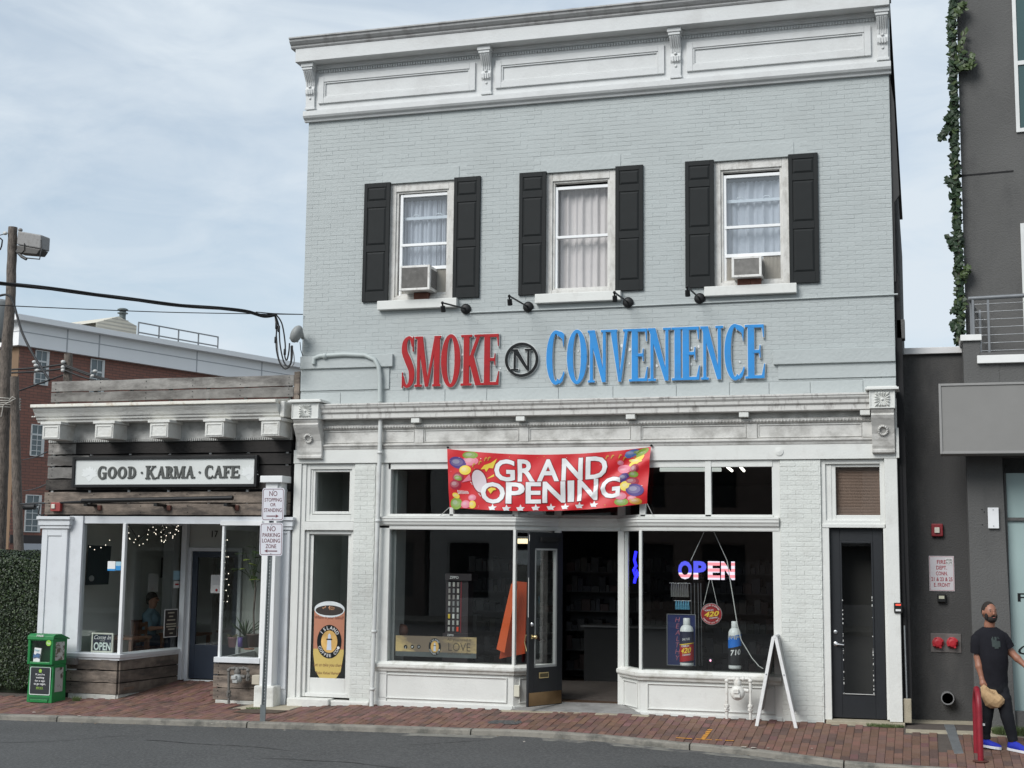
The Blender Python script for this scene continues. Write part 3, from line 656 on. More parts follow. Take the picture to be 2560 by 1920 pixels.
# shutters
def shutter(x0, x1, z0, z1):
    Y0, Y1 = -.045, -.01
    o = MB().box(x0, x1, Y0+.012, Y1, z0, z1).build('shutter', SHUT, B)
    w = .055; H = z1-z0; cuts = [(z0+.15, z0+.15+H*.335), (z0+.15+H*.335+.10, z0+.15+H*.335+.10+H*.32), (z1-.07-H*.115, z1-.07)]
    f = MB(); f.box(x0, x0+w, Y0, Y0+.012, z0, z1); f.box(x1-w, x1, Y0, Y0+.012, z0, z1); zp = z0
    for a, b in cuts: f.box(x0+w, x1-w, Y0+.0005, Y0+.012, zp, a); zp = b
    f.box(x0+w, x1-w, Y0+.0005, Y0+.012, zp, z1); f.build('shutter_frame', SHUT, o, .003)
    for a, b in cuts:
        p = MB(); e = .028; X0, X1 = x0+w+.006, x1-w-.006; a += .006; b -= .006
        p.add([(X0, Y0+.012, a), (X1, Y0+.012, a), (X1, Y0+.012, b), (X0, Y0+.012, b), (X0+e, Y0+.001, a+e), (X1-e, Y0+.001, a+e), (X1-e, Y0+.001, b-e), (X0+e, Y0+.001, b-e)], WF); p.build('raised_panel', SHUT, o)
for s_ in shx:
    shutter(WX(s_[0], 600, -.04), WX(s_[1], 600, -.04), ZB+.005, ZT+.02); shutter(WX(s_[2], 590, -.04), WX(s_[3], 590, -.04), ZB+.005, ZT+.02)

# ---- upper cornice
CW = mat('cornice_white_paint', (.60, .61, .605), .6, .05, 3, .3, 30, dirt=(.42, .41, .4), damt=.5, dscale=2, dlo=.5, dhi=.8)
CT = mat('grey_cornice_crown', (.4, .4, .395), .6, .08, 4, .3, 30, dirt=(.14, .13, .12), damt=.6, dscale=3, dstretch=2)
cor = box('cornice', -9.02, XR+.02, -.05, .2, 8.95, 9.74, CW, B)
CL = -9.12
def sweep(name, prof, m, xl, xr, parent=B, bev=0):
    """profile (y, z) along X"""
    return MB().extx(prof, xl, xr).build(name, m, parent, bev)
sweep('bottom_moulding', [(-.0, 8.80), (-.05, 8.80), (-.06, 8.83), (-.10, 8.85), (-.12, 8.88), (-.12, 8.955), (-.05, 8.975), (0, 8.975)], CW, -9.05, XR+.03, cor)
sweep('fascia', [(.2, 9.685), (-.285, 9.685), (-.3, 9.69), (-.3, 9.90), (-.28, 9.90), (.2, 9.90)], CW, CL, XR+.03, cor, .003)
sweep('crown_moulding', [(.2, 9.9), (-.31, 9.9), (-.325, 9.92), (-.325, 9.94), (-.35, 9.955), (-.385, 9.99), (-.39, 10.02), (-.415, 10.03), (-.415, 10.05), (.2, 10.05)], CT, CL-.07, XR+.05, cor)
bk_ = MB().box(CL-.04, XR+.03, -.2, 13.8, 10.05, 10.06); bk_.build('roof_edge', ROOF, B)
sweep('bed_moulding', [(-.05, 9.61), (-.075, 9.615), (-.085, 9.63), (-.085, 9.645), (-.1, 9.66), (-.1, 9.685), (-.05, 9.685)], CW, -9.02, XR+.02, cor)
bx_ = [W(771, 250, -.15)[0], W(1213, 190, -.15)[0], W(1687.6, 150, -.15)[0], W(2206.7, 120, -.15)[0]]
dn = MB(); x = -9.02
while x < XR-.03:
    if not any(abs(x-b) < .11 for b in bx_): dn.box(x, x+.022, -.078, -.05, 9.565, 9.605)
    x += .041
tag(dn.build('dentils', CW, cor), kind='stuff')
for x in bx_:
    w = .075
    br = MB().extx([(-.05, 9.0), (-.09, 9.0), (-.09, 9.2), (-.115, 9.24), (-.12, 9.3), (-.1, 9.34), (-.11, 9.42), (-.17, 9.5), (-.215, 9.56), (-.22, 9.6), (-.05, 9.6)], x-w, x+w).build('bracket', CW, cor, .008)
    m_ = MB(); m_.box(x-w-.025, x+w+.025, -.25, -.05, 9.62, 9.685); m_.box(x-w-.01, x+w+.01, -.235, -.05, 9.58, 9.62); m_.build('bracket_cap', CW, br, .004); box('bracket_foot', x-w-.01, x+w+.01, -.1, -.05, 8.985, 9.02, CW, br, .004)
    m_ = MB()
    for k in (-.045, -.015, .015, .045): m_.tube([(x+k, -.222, 9.57), (x+k, -.175, 9.5), (x+k, -.116, 9.42), (x+k, -.108, 9.36)], .008, 5)
    for k in (-.035, 0, .035): m_.box(x+k-.008, x+k+.008, -.13, -.1, 9.22, 9.3)
    m_.ball((x, -.095, 9.16), .02, .012, .02, 8, 5); m_.ball((x, -.12, 9.335), .026, .02, .02, 8, 5); m_.build('bracket_carving', CW, br)
for (a, b, c, d) in ((797, 190, 1188, 244), (1239, 152, 1661, 204), (1716.6, 108.5, 2178, 154.5)):
    X0, X1 = WX(a, (b+d)/2, -.07), WX(c, (b+d)/2, -.07); Z0, Z1 = 9.07, 9.50
    p = MB(); p.frame(X0, X1, Z0, Z1, .09, -.085, -.05); o = p.build('frieze_panel', CW, cor, .005)
    q = MB(); q.frame(X0+.092, X1-.092, Z0+.092, Z1-.092, .022, -.072, -.05); q.build('panel_moulding', CW, o, .004)

# ---- shop cornice band (z 3.50 .. 4.40)
sc = box('shopfront_cornice', -9.04, XR, -.04, .18, 3.50, 4.30, AGED, B)
sweep('cornice_moulding', [(0, 4.14), (-.19, 4.14), (-.2, 4.15), (-.2, 4.22), (-.215, 4.225), (-.23, 4.24), (-.235, 4.28), (-.26, 4.31), (-.265, 4.335), (-.275, 4.34), (-.275, 4.36), (-.05, 4.39), (0, 4.39)], mat('cornice_ledge_paint', (.6, .59, .56), .65, .06, 4, .4, 30, dirt=(.13, .11, .1), damt=.8, dscale=3.5, dstretch=3.5, dlo=.52, dhi=.72), -8.75, -.6, sc)
sweep('lower_moulding', [(-.04, 3.70), (-.06, 3.70), (-.07, 3.73), (-.09, 3.75), (-.09, 3.765), (-.05, 3.78), (-.04, 3.78)], AGED, -8.72, -.6, sc)
sweep('beam_face', [(.1, 3.495), (-.055, 3.495), (-.055, 3.695), (-.04, 3.70), (.1, 3.7)], WHITE, -9.06, XR-.0, sc, .004)
sweep('bead_moulding', [(-.04, 3.99), (-.06, 3.995), (-.085, 4.02), (-.09, 4.05), (-.06, 4.06), (-.04, 4.06)], AGED, -8.72, -.6, sc)
eg = MB(); x = -8.7
while x < -.62: eg.ball((x, -.085, 4.022), .014, .012, .02, 6, 4); x += .046
tag(eg.build('bead_carving', AGED, sc), kind='stuff')
for px in (790, 1040, 1302, 1577, 1860, 2163):
    x = WX(px, 1040, -.15); box('modillion', x-.065, x+.065, -.185, -.04, 4.07, 4.138, WHITE, sc, .006)
sp_ = [WX(p, 1095, -.05) for p in (800, 1048, 1310, 1590, 1880, 2170)]
for x in sp_: box('frieze_stile', x-.07, x+.07, -.062, -.04, 3.782, 3.985, AGED, sc, .004)
for a, b in zip(sp_, sp_[1:]):
    m_ = MB(); m_.frame(a+.08, b-.08, 3.795, 3.975, .014, -.054, -.04); m_.build('frieze_moulding', AGED, sc, .003)
def rosette(x0, x1):
    c = (x0+x1)/2; w = (x1-x0)/2
    o = MB().box(x0, x1, -.30, -.0, 4.14, 4.385).build('corner_block', WHITE, B, .006)
    MB().box(x0-.05, x1+.05, -.35, -.0, 4.387, 4.42).build('block_cap', WHITE, o, .006); MB().box(x0-.025, x1+.025, -.33, -.0, 4.42, 4.435).build('block_cap', WHITE, o, .004)
    m_ = MB(); m_.frame(x0+.005, x1-.005, 4.145, 4.38, .014, -.31, -.3); cz0 = 4.262
    for k in range(16):
        a = 2*pi*k/16; R = .115/max(abs(cos(a)), abs(sin(a)))*.92; R = min(R, .14); d = Vector((cos(a), 0, sin(a))); p = Vector((-sin(a), 0, cos(a)))
        c0 = Vector((c, -.30, cz0)); m_.add([c0+d*.02, c0+d*R*.8+p*.022+Vector((0, 0, 0)), c0+d*R, c0+d*R*.8-p*.022, c0+d*R*.75+Vector((0, -.04, 0))], [(0, 4, 1), (1, 4, 2), (2, 4, 3), (3, 4, 0)])
    m_.ball((c, -.305, cz0), .018, .02, .018, 10, 6); m_.build('rosette', WHITE, o)
    s2 = MB().extx([(0, 3.56), (-.1, 3.56), (-.13, 3.57), (-.13, 3.6), (-.11, 3.62), (-.12, 3.66), (-.12, 3.72), (-.14, 3.82), (-.19, 3.92), (-.26, 4.02), (-.28, 4.06), (-.26, 4.08), (-.28, 4.11), (-.29, 4.14), (0, 4.14)], x0+.02, x1-.02).build('scroll_bracket', AGED, o, .004)
    m_ = MB(); n = 14
    for k in range(n): a = 2*pi*k/n; m_.ball((c+.055*cos(a), -.175-.04*sin(a)*.6, 3.86+.055*sin(a)), .018, .014, .018, 6, 4)
    m_.build('wreath', AGED, s2)
rosette(WX(729, 1030, -.3), WX(797, 1030, -.3)); rosette(WX(2173, 1000, -.3), WX(2238, 1000, -.3))
dd = W(1948, 1129, -.06); MB().lathe([(.0, 0), (.055, 0), (.055, .012), (.0, .02)], (dd[0], -.055, dd[1]), 'y', 20, False).build('round_cover', WHITE, sc)

# ---- ground floor piers of painted brick
def brickpier(x0, x1, z0, z1):
    o = box('pier', x0, x1, -.03, .25, z0, z1, WHB, B); mb = MB(); tt = []; z = z0+course/2+.002; r = 0
    while z < z1-.03:
        x = x0+.001+(0 if r % 2 else -blen/2)
        while x < x1-.004:
            a, b = max(x, x0+.001), min(x+blen-.004, x1-.001)
            if b-a > .02: mb.add([((a+b)/2+p, -.03+y, z+q) for p, y, q in wbv(b-a, course-random.choice([.0, .002, .004]), random.uniform(.003, .006))], WF); t = random.uniform(.96, 1.03); tt += [(t, t, t)]*5
            x += blen
        z += course; r += 1
    tag(mb.build('brickwork', WHB, o, tint=tt), kind='stuff')
P1 = (WX(884, 1400), WX(942, 1400)-.04); P2 = (WX(1953, 1400)+.0, WX(2055, 1400))
brickpier(P1[0], P1[1], -.12, 3.492); brickpier(P2[0], P2[1], -.1, 3.492)
# left edge post and left door bay
ld0, ld1 = -8.86, P1[0]
sl = MB(); sl.box(-9.05, -8.93, -.045, .2, -.15, 3.492); sl.box(-8.93, -8.86, -.02, .2, -.15, 3.492); sl.build('corner_post', WHITE, B, .006)
gx = (WX(787, 1230), WX(873, 1230)); gz = (WZ(830, 1285), WZ(830, 1176))
tf = MB(); tf.frame(ld0+.001, ld1-.001, gz[0]-.11, 3.490, .06, .0, .12, .08, .1); tf.frame(gx[0]-.05, gx[1]+.03, gz[0], gz[1]+.02, .04, .03, .12); tf.box(ld0+.055, gx[0]-.045, .02, .12, gz[0]-.1, 3.48); tf.box(ld0, ld1-.0, -.03, .12, gz[0]-.24, gz[0]-.115); tf.build('transom_frame', WHITE, B, .005)
MB().add([(gx[0]-.03, .1, gz[0]), (gx[1]+.02, .1, gz[0]), (gx[1]+.02, .1, gz[1]), (gx[0]-.03, .1, gz[1])], [(0, 1, 2, 3)]).build('pane', GLASS, B)
dz = gz[0]-.24
LD = MB(); LD.frame(ld0+.001, ld1-.001, .06, dz-.002, .055, .02, .12); LD.build('side_door_frame', WHITE, B, .006)
dg = (WX(783, 1500, .1), WX(862, 1500, .1), WZ(820, 1695, .1), WZ(820, 1338, .1))
dr = MB(); dr.frame(ld0+.06, ld1-.06, .08, dz-.06, max(.05, dg[0]-ld0-.06), .06, .1, dz-.06-dg[3], dg[2]-.08); dr.box(ld0+.06, dg[0]-.0, .065, .1, dg[2], dg[3]+.02); DR = dr.build('side_door', WHITE, B, .005)
MB().add([(dg[0]-.02, .085, dg[2]), (ld1-.1, .085, dg[2]), (ld1-.1, .085, dg[3]), (dg[0]-.02, .085, dg[3])], [(0, 1, 2, 3)]).build('door_glass', GLASS, DR)
st_ = MB(); st_.box(-9.02, -8.35, -.14, .1, -.2, .05); st_.box(-8.35, P1[1], -.09, .1, -.2, .03); st_.build('white_step', mat('chalky_white_stone', (.66, .66, .62), .9, .08, 6, .8, 25, dirt=(.3, .28, .24), damt=.6, dscale=4), B, .02)
# downpipe
PIPE = mat('pipe_grey_paint', (.42, .46, .45), .5, .05, 5); PIPEW = mat('pipe_white_paint', (.6, .61, .59), .5, .06, 6, dirt=(.3, .28, .25), damt=.4, dscale=5)
xp = WX(948, 1200, -.12)
a1 = V(800, 890, -.08); 
MB().tube([a1+Vector((-.1, 0, -.12)), a1+Vector((-.09, 0, -.03)), a1, V(860, 886, -.08), V(912, 888, -.08), V(936, 898, -.08), V(946, 915, -.08), V(950, 940, -.08), Vector((WX(950, 1000, -.08), -.08, 4.4))], .034, 10).build('drain_pipe_bend', PIPE, B)
MB().tube([(xp, -.12, 4.14), (xp-.005, -.12, 3.0), (xp-.02, -.12, 1.5), (xp-.04, -.12, .12), (xp-.03, -.14, .02), (xp-.02, -.17, -.03)], .033, 10).build('drain_pipe', PIPEW, B)
for z in (3.62, 2.62, 1.02, .2): MB().lathe([(.034, 0), (.044, .005), (.044, .035), (.034, .04)], (xp-.005-(3-z)*.01, -.12, z), 'z', 12).build('pipe_collar', PIPEW, B)
MB().lathe([(.034, 0), (.045, .005), (.045, .06), (.034, .065)], a1+Vector((.05, 0, 0)), 'x', 12).build('pipe_collar', PIPE, B)
# ---- shopfront with the angled recess
LFx0, LFx1, RFx0, RFx1 = P1[1], -5.59, -3.765, P2[0]
iL, iR, YI = -5.08, -4.14, .5
SILL, BZT, BZB = .60, 2.715, 2.52      # sill top, transom bar top and bottom
F = B
box('shopfront_post', LFx0, LFx0+.24, -.02, .15, -.1, 3.492, WHITE, F, .006)
box('shopfront_post', RFx1-.11, RFx1-.001, -.01, .15, -.1, 3.492, WHITE, F, .006)
mouldpath = lambda a, b, sgn=1: None
def seg_norm(p, q):
    d = Vector((q[0]-p[0], q[1]-p[1])).normalized(); return Vector((d.y, -d.x))
def plan(pts):
    out = []
    for i, p in enumerate(pts):
        ns = []
        if i > 0: ns.append(seg_norm(pts[i-1], p))
        if i < len(pts)-1: ns.append(seg_norm(p, pts[i+1]))
        n = sum(ns, Vector((0, 0))); n = n.normalized(); k = 1/max(.3, n.dot(ns[0])); out.append((p[0], p[1], n.x*k, n.y*k))
    return out
full = [(LFx0+.06, 0), (LFx1, 0), (iL, YI), (iR, YI), (RFx0, 0), (RFx1-.02, 0)]
TB = MB().extp([(-.05, BZB), (.015, BZB), (.02, BZB+.02), (.02, BZB+.05), (.05, BZB+.07), (.06, BZB+.10), (.075, BZB+.12), (.075, BZB+.15), (.085, BZB+.16), (.085, BZB+.18), (-.05, BZB+.2)], plan(full)).build('transom_bar', WHITE, F)
LP = [(LFx0+.2, 0), (LFx1, 0), (iL, YI)]; RP = [(iR, YI), (RFx0, 0), (RFx1-.1, 0)]
sillm = mat('sill_paint', (.68, .68, .64), .7, .06, 5, .5, 30, dirt=(.35, .34, .28), damt=.6, dscale=6)
for pp in ([(LFx0+.03, 0)]+LP[1:], RP[:2]+[(RFx1-.01, 0)]):
    MB().extp([(-.08, SILL-.06), (.04, SILL-.12), (.05, SILL-.09), (.075, SILL-.07), (.08, SILL-.055), (.08, SILL-.02), (.02, SILL+.015), (-.08, SILL+.02)], plan(pp)).build('window_sill', sillm, F)
def panelwall(p, q, z0, z1, name='bulkhead', n=1, base=.14):
    P, Q = Vector((p[0], p[1], 0)), Vector((q[0], q[1], 0)); d = (Q-P); L = d.length; d.normalize(); nn = Vector((d.y, -d.x, 0))
    def bx(m_, a, b, f, k, c, e):
        vs = [P+d*a+nn*f, P+d*b+nn*f, P+d*b-nn*k, P+d*a-nn*k]; m_.hexa([(v.x, v.y, c) for v in vs], [(v.x, v.y, e) for v in vs])
    m_ = MB(); bx(m_, 0, L, 0, .1, z0, z1); o = m_.build(name, WHITE, F)
    m_ = MB(); e = .09; bx(m_, 0, L, .028, 0, z0, z0+base); bx(m_, e, L-e, .02, .0, z1-.075, z1-.06); bx(m_, e, L-e, .02, 0, z0+base+.04, z0+base+.055); bx(m_, e, e+.015, .02, 0, z0+base+.0552, z1-.0752); bx(m_, L-e-.015, L-e, .02, 0, z0+base+.0552, z1-.0752)
    m_.build('panel_moulding', WHITE, o, .005)
for (p, q) in (((LFx0+.03, -.0), (LFx1, 0)), ((LFx1, 0), (iL, YI)), ((iR, YI), (RFx0, 0)), ((RFx0, 0), (RFx1-.005, 0))): panelwall(p, q, -.09, SILL-.1)
def glassq(p, q, z0, z1, inset=.03, name='pane'):
    P, Q = Vector((p[0], p[1], 0)), Vector((q[0], q[1], 0)); d = (Q-P).normalized(); nn = Vector((d.y, -d.x, 0)); P -= nn*inset; Q -= nn*inset
    return MB().add([(P.x, P.y, z0), (Q.x, Q.y, z0), (Q.x, Q.y, z1), (P.x, P.y, z1)], [(0, 1, 2, 3)]).build(name, GLASS, F)
def post(x, y, w, z0, z1, name='mullion'): return box(name, x-w/2, x+w/2, y-.02, y+.06, z0, z1, WHITE, F, .004)
for (p, q) in ((LP[0], LP[1]), (LP[1], LP[2]), (RP[0], RP[1]), (RP[1], RP[2])): glassq(p, q, SILL+.005, BZB+.01, .03)
for (p, q) in (((LFx0+.2, 0), (LFx1, 0)), ((LFx1, 0), (iL, YI)), ((iL, YI), (iR, YI)), ((iR, YI), (RFx0, 0)), ((RFx0, 0), (RFx1-.1, 0))): glassq(p, q, BZT, 3.49, .04, 'transom_pane')
post(LFx1, 0, .04, SILL, BZB); post(RFx0, 0, .04, SILL, BZB)
post(iL+.0, YI-.02, .09, -.05, BZB, 'door_post'); post(iR+.0, YI-.02, .09, -.05, BZB, 'door_post')
box('jamb_moulding', iR+.05, iR+.1, YI-.03, YI+.03, -.05, BZB, WHITE, F, .004)
for px, Y in ((1131, 0), (1290, 0), (1607, 0), (1771, 0)): post(WX(px, 1230, Y), Y-.01, .085 if px != 1131 else .06, BZT+.0, 3.493)
for x in (iL, iR): post(x, YI-.02, .1, BZT+.0, 3.493)
th_ = MB()
for (a, b) in ((LFx0+.2, LFx1), (RFx0, RFx1-.1)): th_.box(a, b, -.02, .06, 3.40, 3.493); th_.box(a, b, -.03, .06, BZT-.005, BZT+.03)
th_.build('transom_rail', WHITE, F, .004)
tr2 = MB()
for (p, q) in (((LFx1, 0), (iL, YI)), ((iL, YI), (iR, YI)), ((iR, YI), (RFx0, 0))): tr2.extp([(-.06, BZT-.005), (.03, BZT-.005), (.03, BZT+.03), (-.06, BZT+.03)], plan([p, q])); tr2.extp([(-.06, 3.4), (.02, 3.4), (.02, 3.49), (-.06, 3.49)], plan([p, q]))
tr2.build('transom_rail', WHITE, F)
box('porch_ceiling', LFx1, RFx0, .02, YI, 3.485, 3.51, WHITE, F)
# open black entrance door
hx, hy = WX(1405, 1500, YI-.06), YI-.08
ex, ey = WX(1331, 1500, YI-.62)+.02, YI-.62
hp, ep = Vector((hx-.0, hy, 0)), Vector((ex, ey, 0))
d = (ep-hp).normalized(); nn = Vector((-d.y, d.x, 0))
if nn.y > 0: nn = -nn
Ld = (ep-hp).length+.12
ep = hp+d*Ld
def dbox(m_, a, b, f, k, z0, z1):
    vs = [hp+d*a+nn*f, hp+d*b+nn*f, hp+d*b-nn*k, hp+d*a-nn*k]; m_.hexa([(v.x, v.y, z0) for v in vs], [(v.x, v.y, z1) for v in vs])
m_ = MB(); z0, z1 = .07, 2.49
dbox(m_, 0, .13, .02, .02, z0, z1); dbox(m_, Ld-.12, Ld, .02, .02, z0, z1); dbox(m_, .13, Ld-.12, .019, .019, z0, .60); dbox(m_, .13, Ld-.12, .019, .019, 2.26, z1)
ED = m_.build('entrance_door', DOORB, F, .004)
m_ = MB(); a_, b_ = .13, Ld-.12
for (s0, s1, c0_, c1_) in ((a_, a_+.03, .6, 2.26), (b_-.02, b_, .6, 2.26), (a_, b_, .6, .63), (a_, b_, 2.235, 2.26)): dbox(m_, s0, s1, .024, .024, c0_, c1_)
m_.build('glass_beading', mat('grey_beading', (.3, .31, .3), .5), ED)
m_ = MB(); vs = [hp+d*(a_+.03), hp+d*(b_-.02)]; m_.add([(vs[0].x, vs[0].y, .63), (vs[1].x, vs[1].y, .63), (vs[1].x, vs[1].y, 2.235), (vs[0].x, vs[0].y, 2.235)], [(0, 1, 2, 3)]); m_.build('door_glass', GLASS, ED)
m_ = MB(); dbox(m_, .02, Ld-.01, .026, .02, .08, .26); m_.build('kick_plate', mat('bronze_kick_plate', (.26, .17, .09), .28, .2, 5, metal=.9), ED)
m_ = MB(); dbox(m_, Ld*.42, Ld*.42+.2, .03, .0, .45, .53); m_.build('letter_slot', BRASS, ED, .003)
m_ = MB(); dbox(m_, Ld*.42+.015, Ld*.42+.185, .034, .0, .462, .518); m_.build('slot_flap', mat('dark_brass', (.12, .1, .06), .4, metal=.8), ED)
kn = hp+d*(Ld-.06)+nn*.02
m_ = MB(); m_.tube([kn+Vector((0, 0, 1.03)), kn+nn*.05+Vector((0, 0, 1.03))], .012, 8); m_.ball(kn+nn*.07+Vector((0, 0, 1.03)), .03, .03, .03, 12, 8); m_.lathe([(.03, 0), (.03, .01)], kn+Vector((0, 0, 1.03))+nn*.002, 'y', 14, False)
kb = hp+d*(Ld-.06)-nn*.02; m_.tube([kb+Vector((0, 0, 1.05)), kb-nn*.07+Vector((0, 0, 1.05)), kb-nn*.09+Vector((0, 0, .95)), kb-nn*.05+Vector((0, 0, .83)), kb-nn*.01+Vector((0, 0, .78))], .009, 7)
m_.build('door_handle', BRASS, ED)
m_ = MB(); m_.lathe([(.028, 0), (.028, .014), (.012, .022)], kn+Vector((0, 0, 1.2)), 'y', 14, False); m_.build('deadlock', STEEL, ED)
m_ = MB(); dbox(m_, .1, .5, .06, .02, 2.36, 2.42); m_.build('door_closer', BLACK, ED)
m_ = MB(); dbox(m_, Ld-.001, Ld+.002, .012, -.004, 1.3, 1.85); dbox(m_, Ld-.001, Ld+.002, .02, -.012, 2.36, 2.45); m_.build('white_paint_chip', CHIP, ED)
box('doorbell_box', LFx1+.01, LFx1+.09, -.0, .03, .18, .34, mat('ivory_plastic', (.62, .6, .5), .5), F, .006)
# right-hand side door
rd0, rd1 = P2[1], -.46
rg = (WX(2090, 1225, .1), WX(2200, 1225, .1), WZ(2145, 1288, .1), WZ(2145, 1168, .1))
tf = MB(); tf.frame(rd0+.002, rd1-.001, rg[2]-.13, 3.490, .06, .0, .14); tf.frame(rg[0]-.06, rg[1]+.06, rg[2]-.1, rg[3]+.05, .06, .04, .13, .05, .1); tf.box(rd0+.055, rg[0]-.055, .03, .14, rg[2]-.13, 3.48); tf.box(rg[1]+.055, rd1-.055, .03, .14, rg[2]-.13, 3.48); tf.box(rd0+.01, rd1-.01, -.02, .13, 2.575, rg[2]-.12); tf.build('transom_frame', WHITE, B, .005)
MB().add([(rg[0], .1, rg[2]), (rg[1], .1, rg[2]), (rg[1], .1, rg[3]), (rg[0], .1, rg[3])], [(0, 1, 2, 3)]).build('pane', GLASS, B)
bl = MB(); z = rg[2]
while z < rg[3]: bl.add([(rg[0]-.02, .13, z), (rg[1]+.02, .13, z), (rg[1]+.02, .145, z+.022), (rg[0]-.02, .145, z+.022)], [(0, 1, 2, 3)]); z += .02
bl.build('blind_slats', mat('brown_blind', (.26, .17, .13), .6, .1, 4), B)
box('wood_jamb', rd0+.002, WX(2076, 1500, .05), -.01, .12, .05, 2.574, WHITE, B, .004)
box('wood_jamb', WX(2212, 1500, .05)+.0, rd1, -.01, .12, .08, 2.574, WHITE, B, .004)
D0, D1 = WX(2078, 1550, .08), WX(2211, 1550, .08)
BD = MB().frame(D0, D1, .075, 2.565, .13, .07, .11, .17, .30).build('black_door', DOORB, B, .004)
m_ = MB(); m_.frame(D0+.13, D1-.13, .375, 2.395, .022, .06, .09); m_.build('glass_beading', DOORB, BD, .003)
ch = MB(); random.seed(3)
for k in range(46):
    z = .38+random.random()**1.6*1.3; s = random.random()
    x = D0+.132+.02 if s < .5 else D1-.132-.022; ch.box(x-.004, x+.006, .0555, .062, z, z+random.uniform(.004, .03))
ch.box(D0+.14, D1-.14, .0555, .0605, .385, .392); tag(ch.build('chipped_paint', CHIP, BD), kind='stuff')
MB().add([(D0+.13, .095, .37), (D1-.13, .095, .37), (D1-.13, .095, 2.4), (D0+.13, .095, 2.4)], [(0, 1, 2, 3)]).build('door_glass', GLASS, BD)
hz = WZ(2095, 1610, .05); m_ = MB().lathe([(.03, 0), (.03, .012), (.012, .02), (.012, .05)], (D0+.055, .07, hz), 'y', 14, False); m_.tube([(D0+.055, .015, hz), (D0+.1, .01, hz-.003), (D0+.165, .015, hz-.01)], .011, 8); m_.build('lever_handle', STEEL, BD)
MB().lathe([(.026, 0), (.026, .012), (.01, .016)], (D0+.055, .07, WZ(2090, 1580, .05)), 'y', 14, False).build('deadlock', STEEL, BD)
box('door_backing', D0, D1, .5, .52, .05, 2.6, mat('dim_hallway', (.04, .037, .035), .9), B)
rj = MB().box(rd1, XR-.01, -.06, .15, .06, 3.492).build('corner_post', WHITE, B, .006)
box('corner_trim', XR-.02, XR+.02, -.08, .1, 3.5, 3.9, WHITE, B, .004)
box('pipe_boot', XR+.0, XR+.1, -.02, .12, .05, .36, SANDC, B, .01)
MB().tube([(XR+.05, .05, .36), (XR+.04, .04, 1.4), (XR+.03, .05, 2.2), (XR+.03, .06, 3.4)], .03, 8).build('side_drain_pipe', DARK, B)
MB().tube([(XR+.045, -.0, .36), (XR+.035, -.0, 1.3)], .012, 6).build('side_conduit', METAL, B)
kp = tag(MB().box(WX(2235, 1520, -.08), WX(2256, 1520, -.08), -.09, -.06, WZ(2245, 1532, -.08), WZ(2245, 1507, -.08)).build('card_reader', BLACK, None, .006), 'small black card reader with red light on the white post by the black door', 'card reader')
MB().box(WX(2239, 1512, -.09), WX(2252, 1512, -.09), -.092, -.089, WZ(2245, 1514, -.09), WZ(2245, 1510, -.09)).build('red_light_strip', mat('red_led', (.6, .05, .03), .5, emit=(1, .1, .05), estr=.6), kp)
MB().box(WX(2239, 1525, -.09), WX(2252, 1525, -.09), -.092, -.089, WZ(2245, 1528, -.09), WZ(2245, 1523, -.09)).build('label_strip', PAPER, kp)

# ---- interior of the shop
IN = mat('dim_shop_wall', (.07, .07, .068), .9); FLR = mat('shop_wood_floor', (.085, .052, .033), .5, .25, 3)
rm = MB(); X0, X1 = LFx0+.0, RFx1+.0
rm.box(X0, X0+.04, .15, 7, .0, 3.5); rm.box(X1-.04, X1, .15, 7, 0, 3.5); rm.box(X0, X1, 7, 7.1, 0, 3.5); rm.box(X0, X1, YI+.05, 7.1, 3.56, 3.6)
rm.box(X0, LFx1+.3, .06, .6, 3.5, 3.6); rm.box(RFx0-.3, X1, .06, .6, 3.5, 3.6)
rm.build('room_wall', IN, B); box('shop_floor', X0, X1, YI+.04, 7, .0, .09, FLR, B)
box('inner_reveal', LFx0+.21, LFx0+.30, .1, .5, .5, 3.4, mat('grey_reveal', (.3, .31, .3), .8), B)
dk = MB()
for (pp) in ([(LFx0+.24, .06), (LFx1-.03, .06), (iL-.1, YI+.02), (iL-.1, .9), (LFx0+.24, .9)], [(iR+.1, YI+.02), (RFx0+.03, .06), (RFx1-.12, .06), (RFx1-.12, .9), (iR+.1, .9)]):
    dk.add([(x, y, SILL-.03) for x, y in pp], [tuple(range(5))])
dk.build('display_deck', mat('display_deck', (.12, .13, .11), .8), B)
box('hall_wall', -8.85, P1[0], 1.3, 1.35, 0, 3.5, mat('hall_wall', (.42, .44, .42), .9), B); box('hall_wall', -8.86, -8.83, .13, 1.3, 0, 3.5, mat('hall_wall', (1,)*3), B); box('hall_wall', P1[0]-.02, P1[0], .26, 1.3, 0, 3.5, mat('hall_wall', (1,)*3), B)
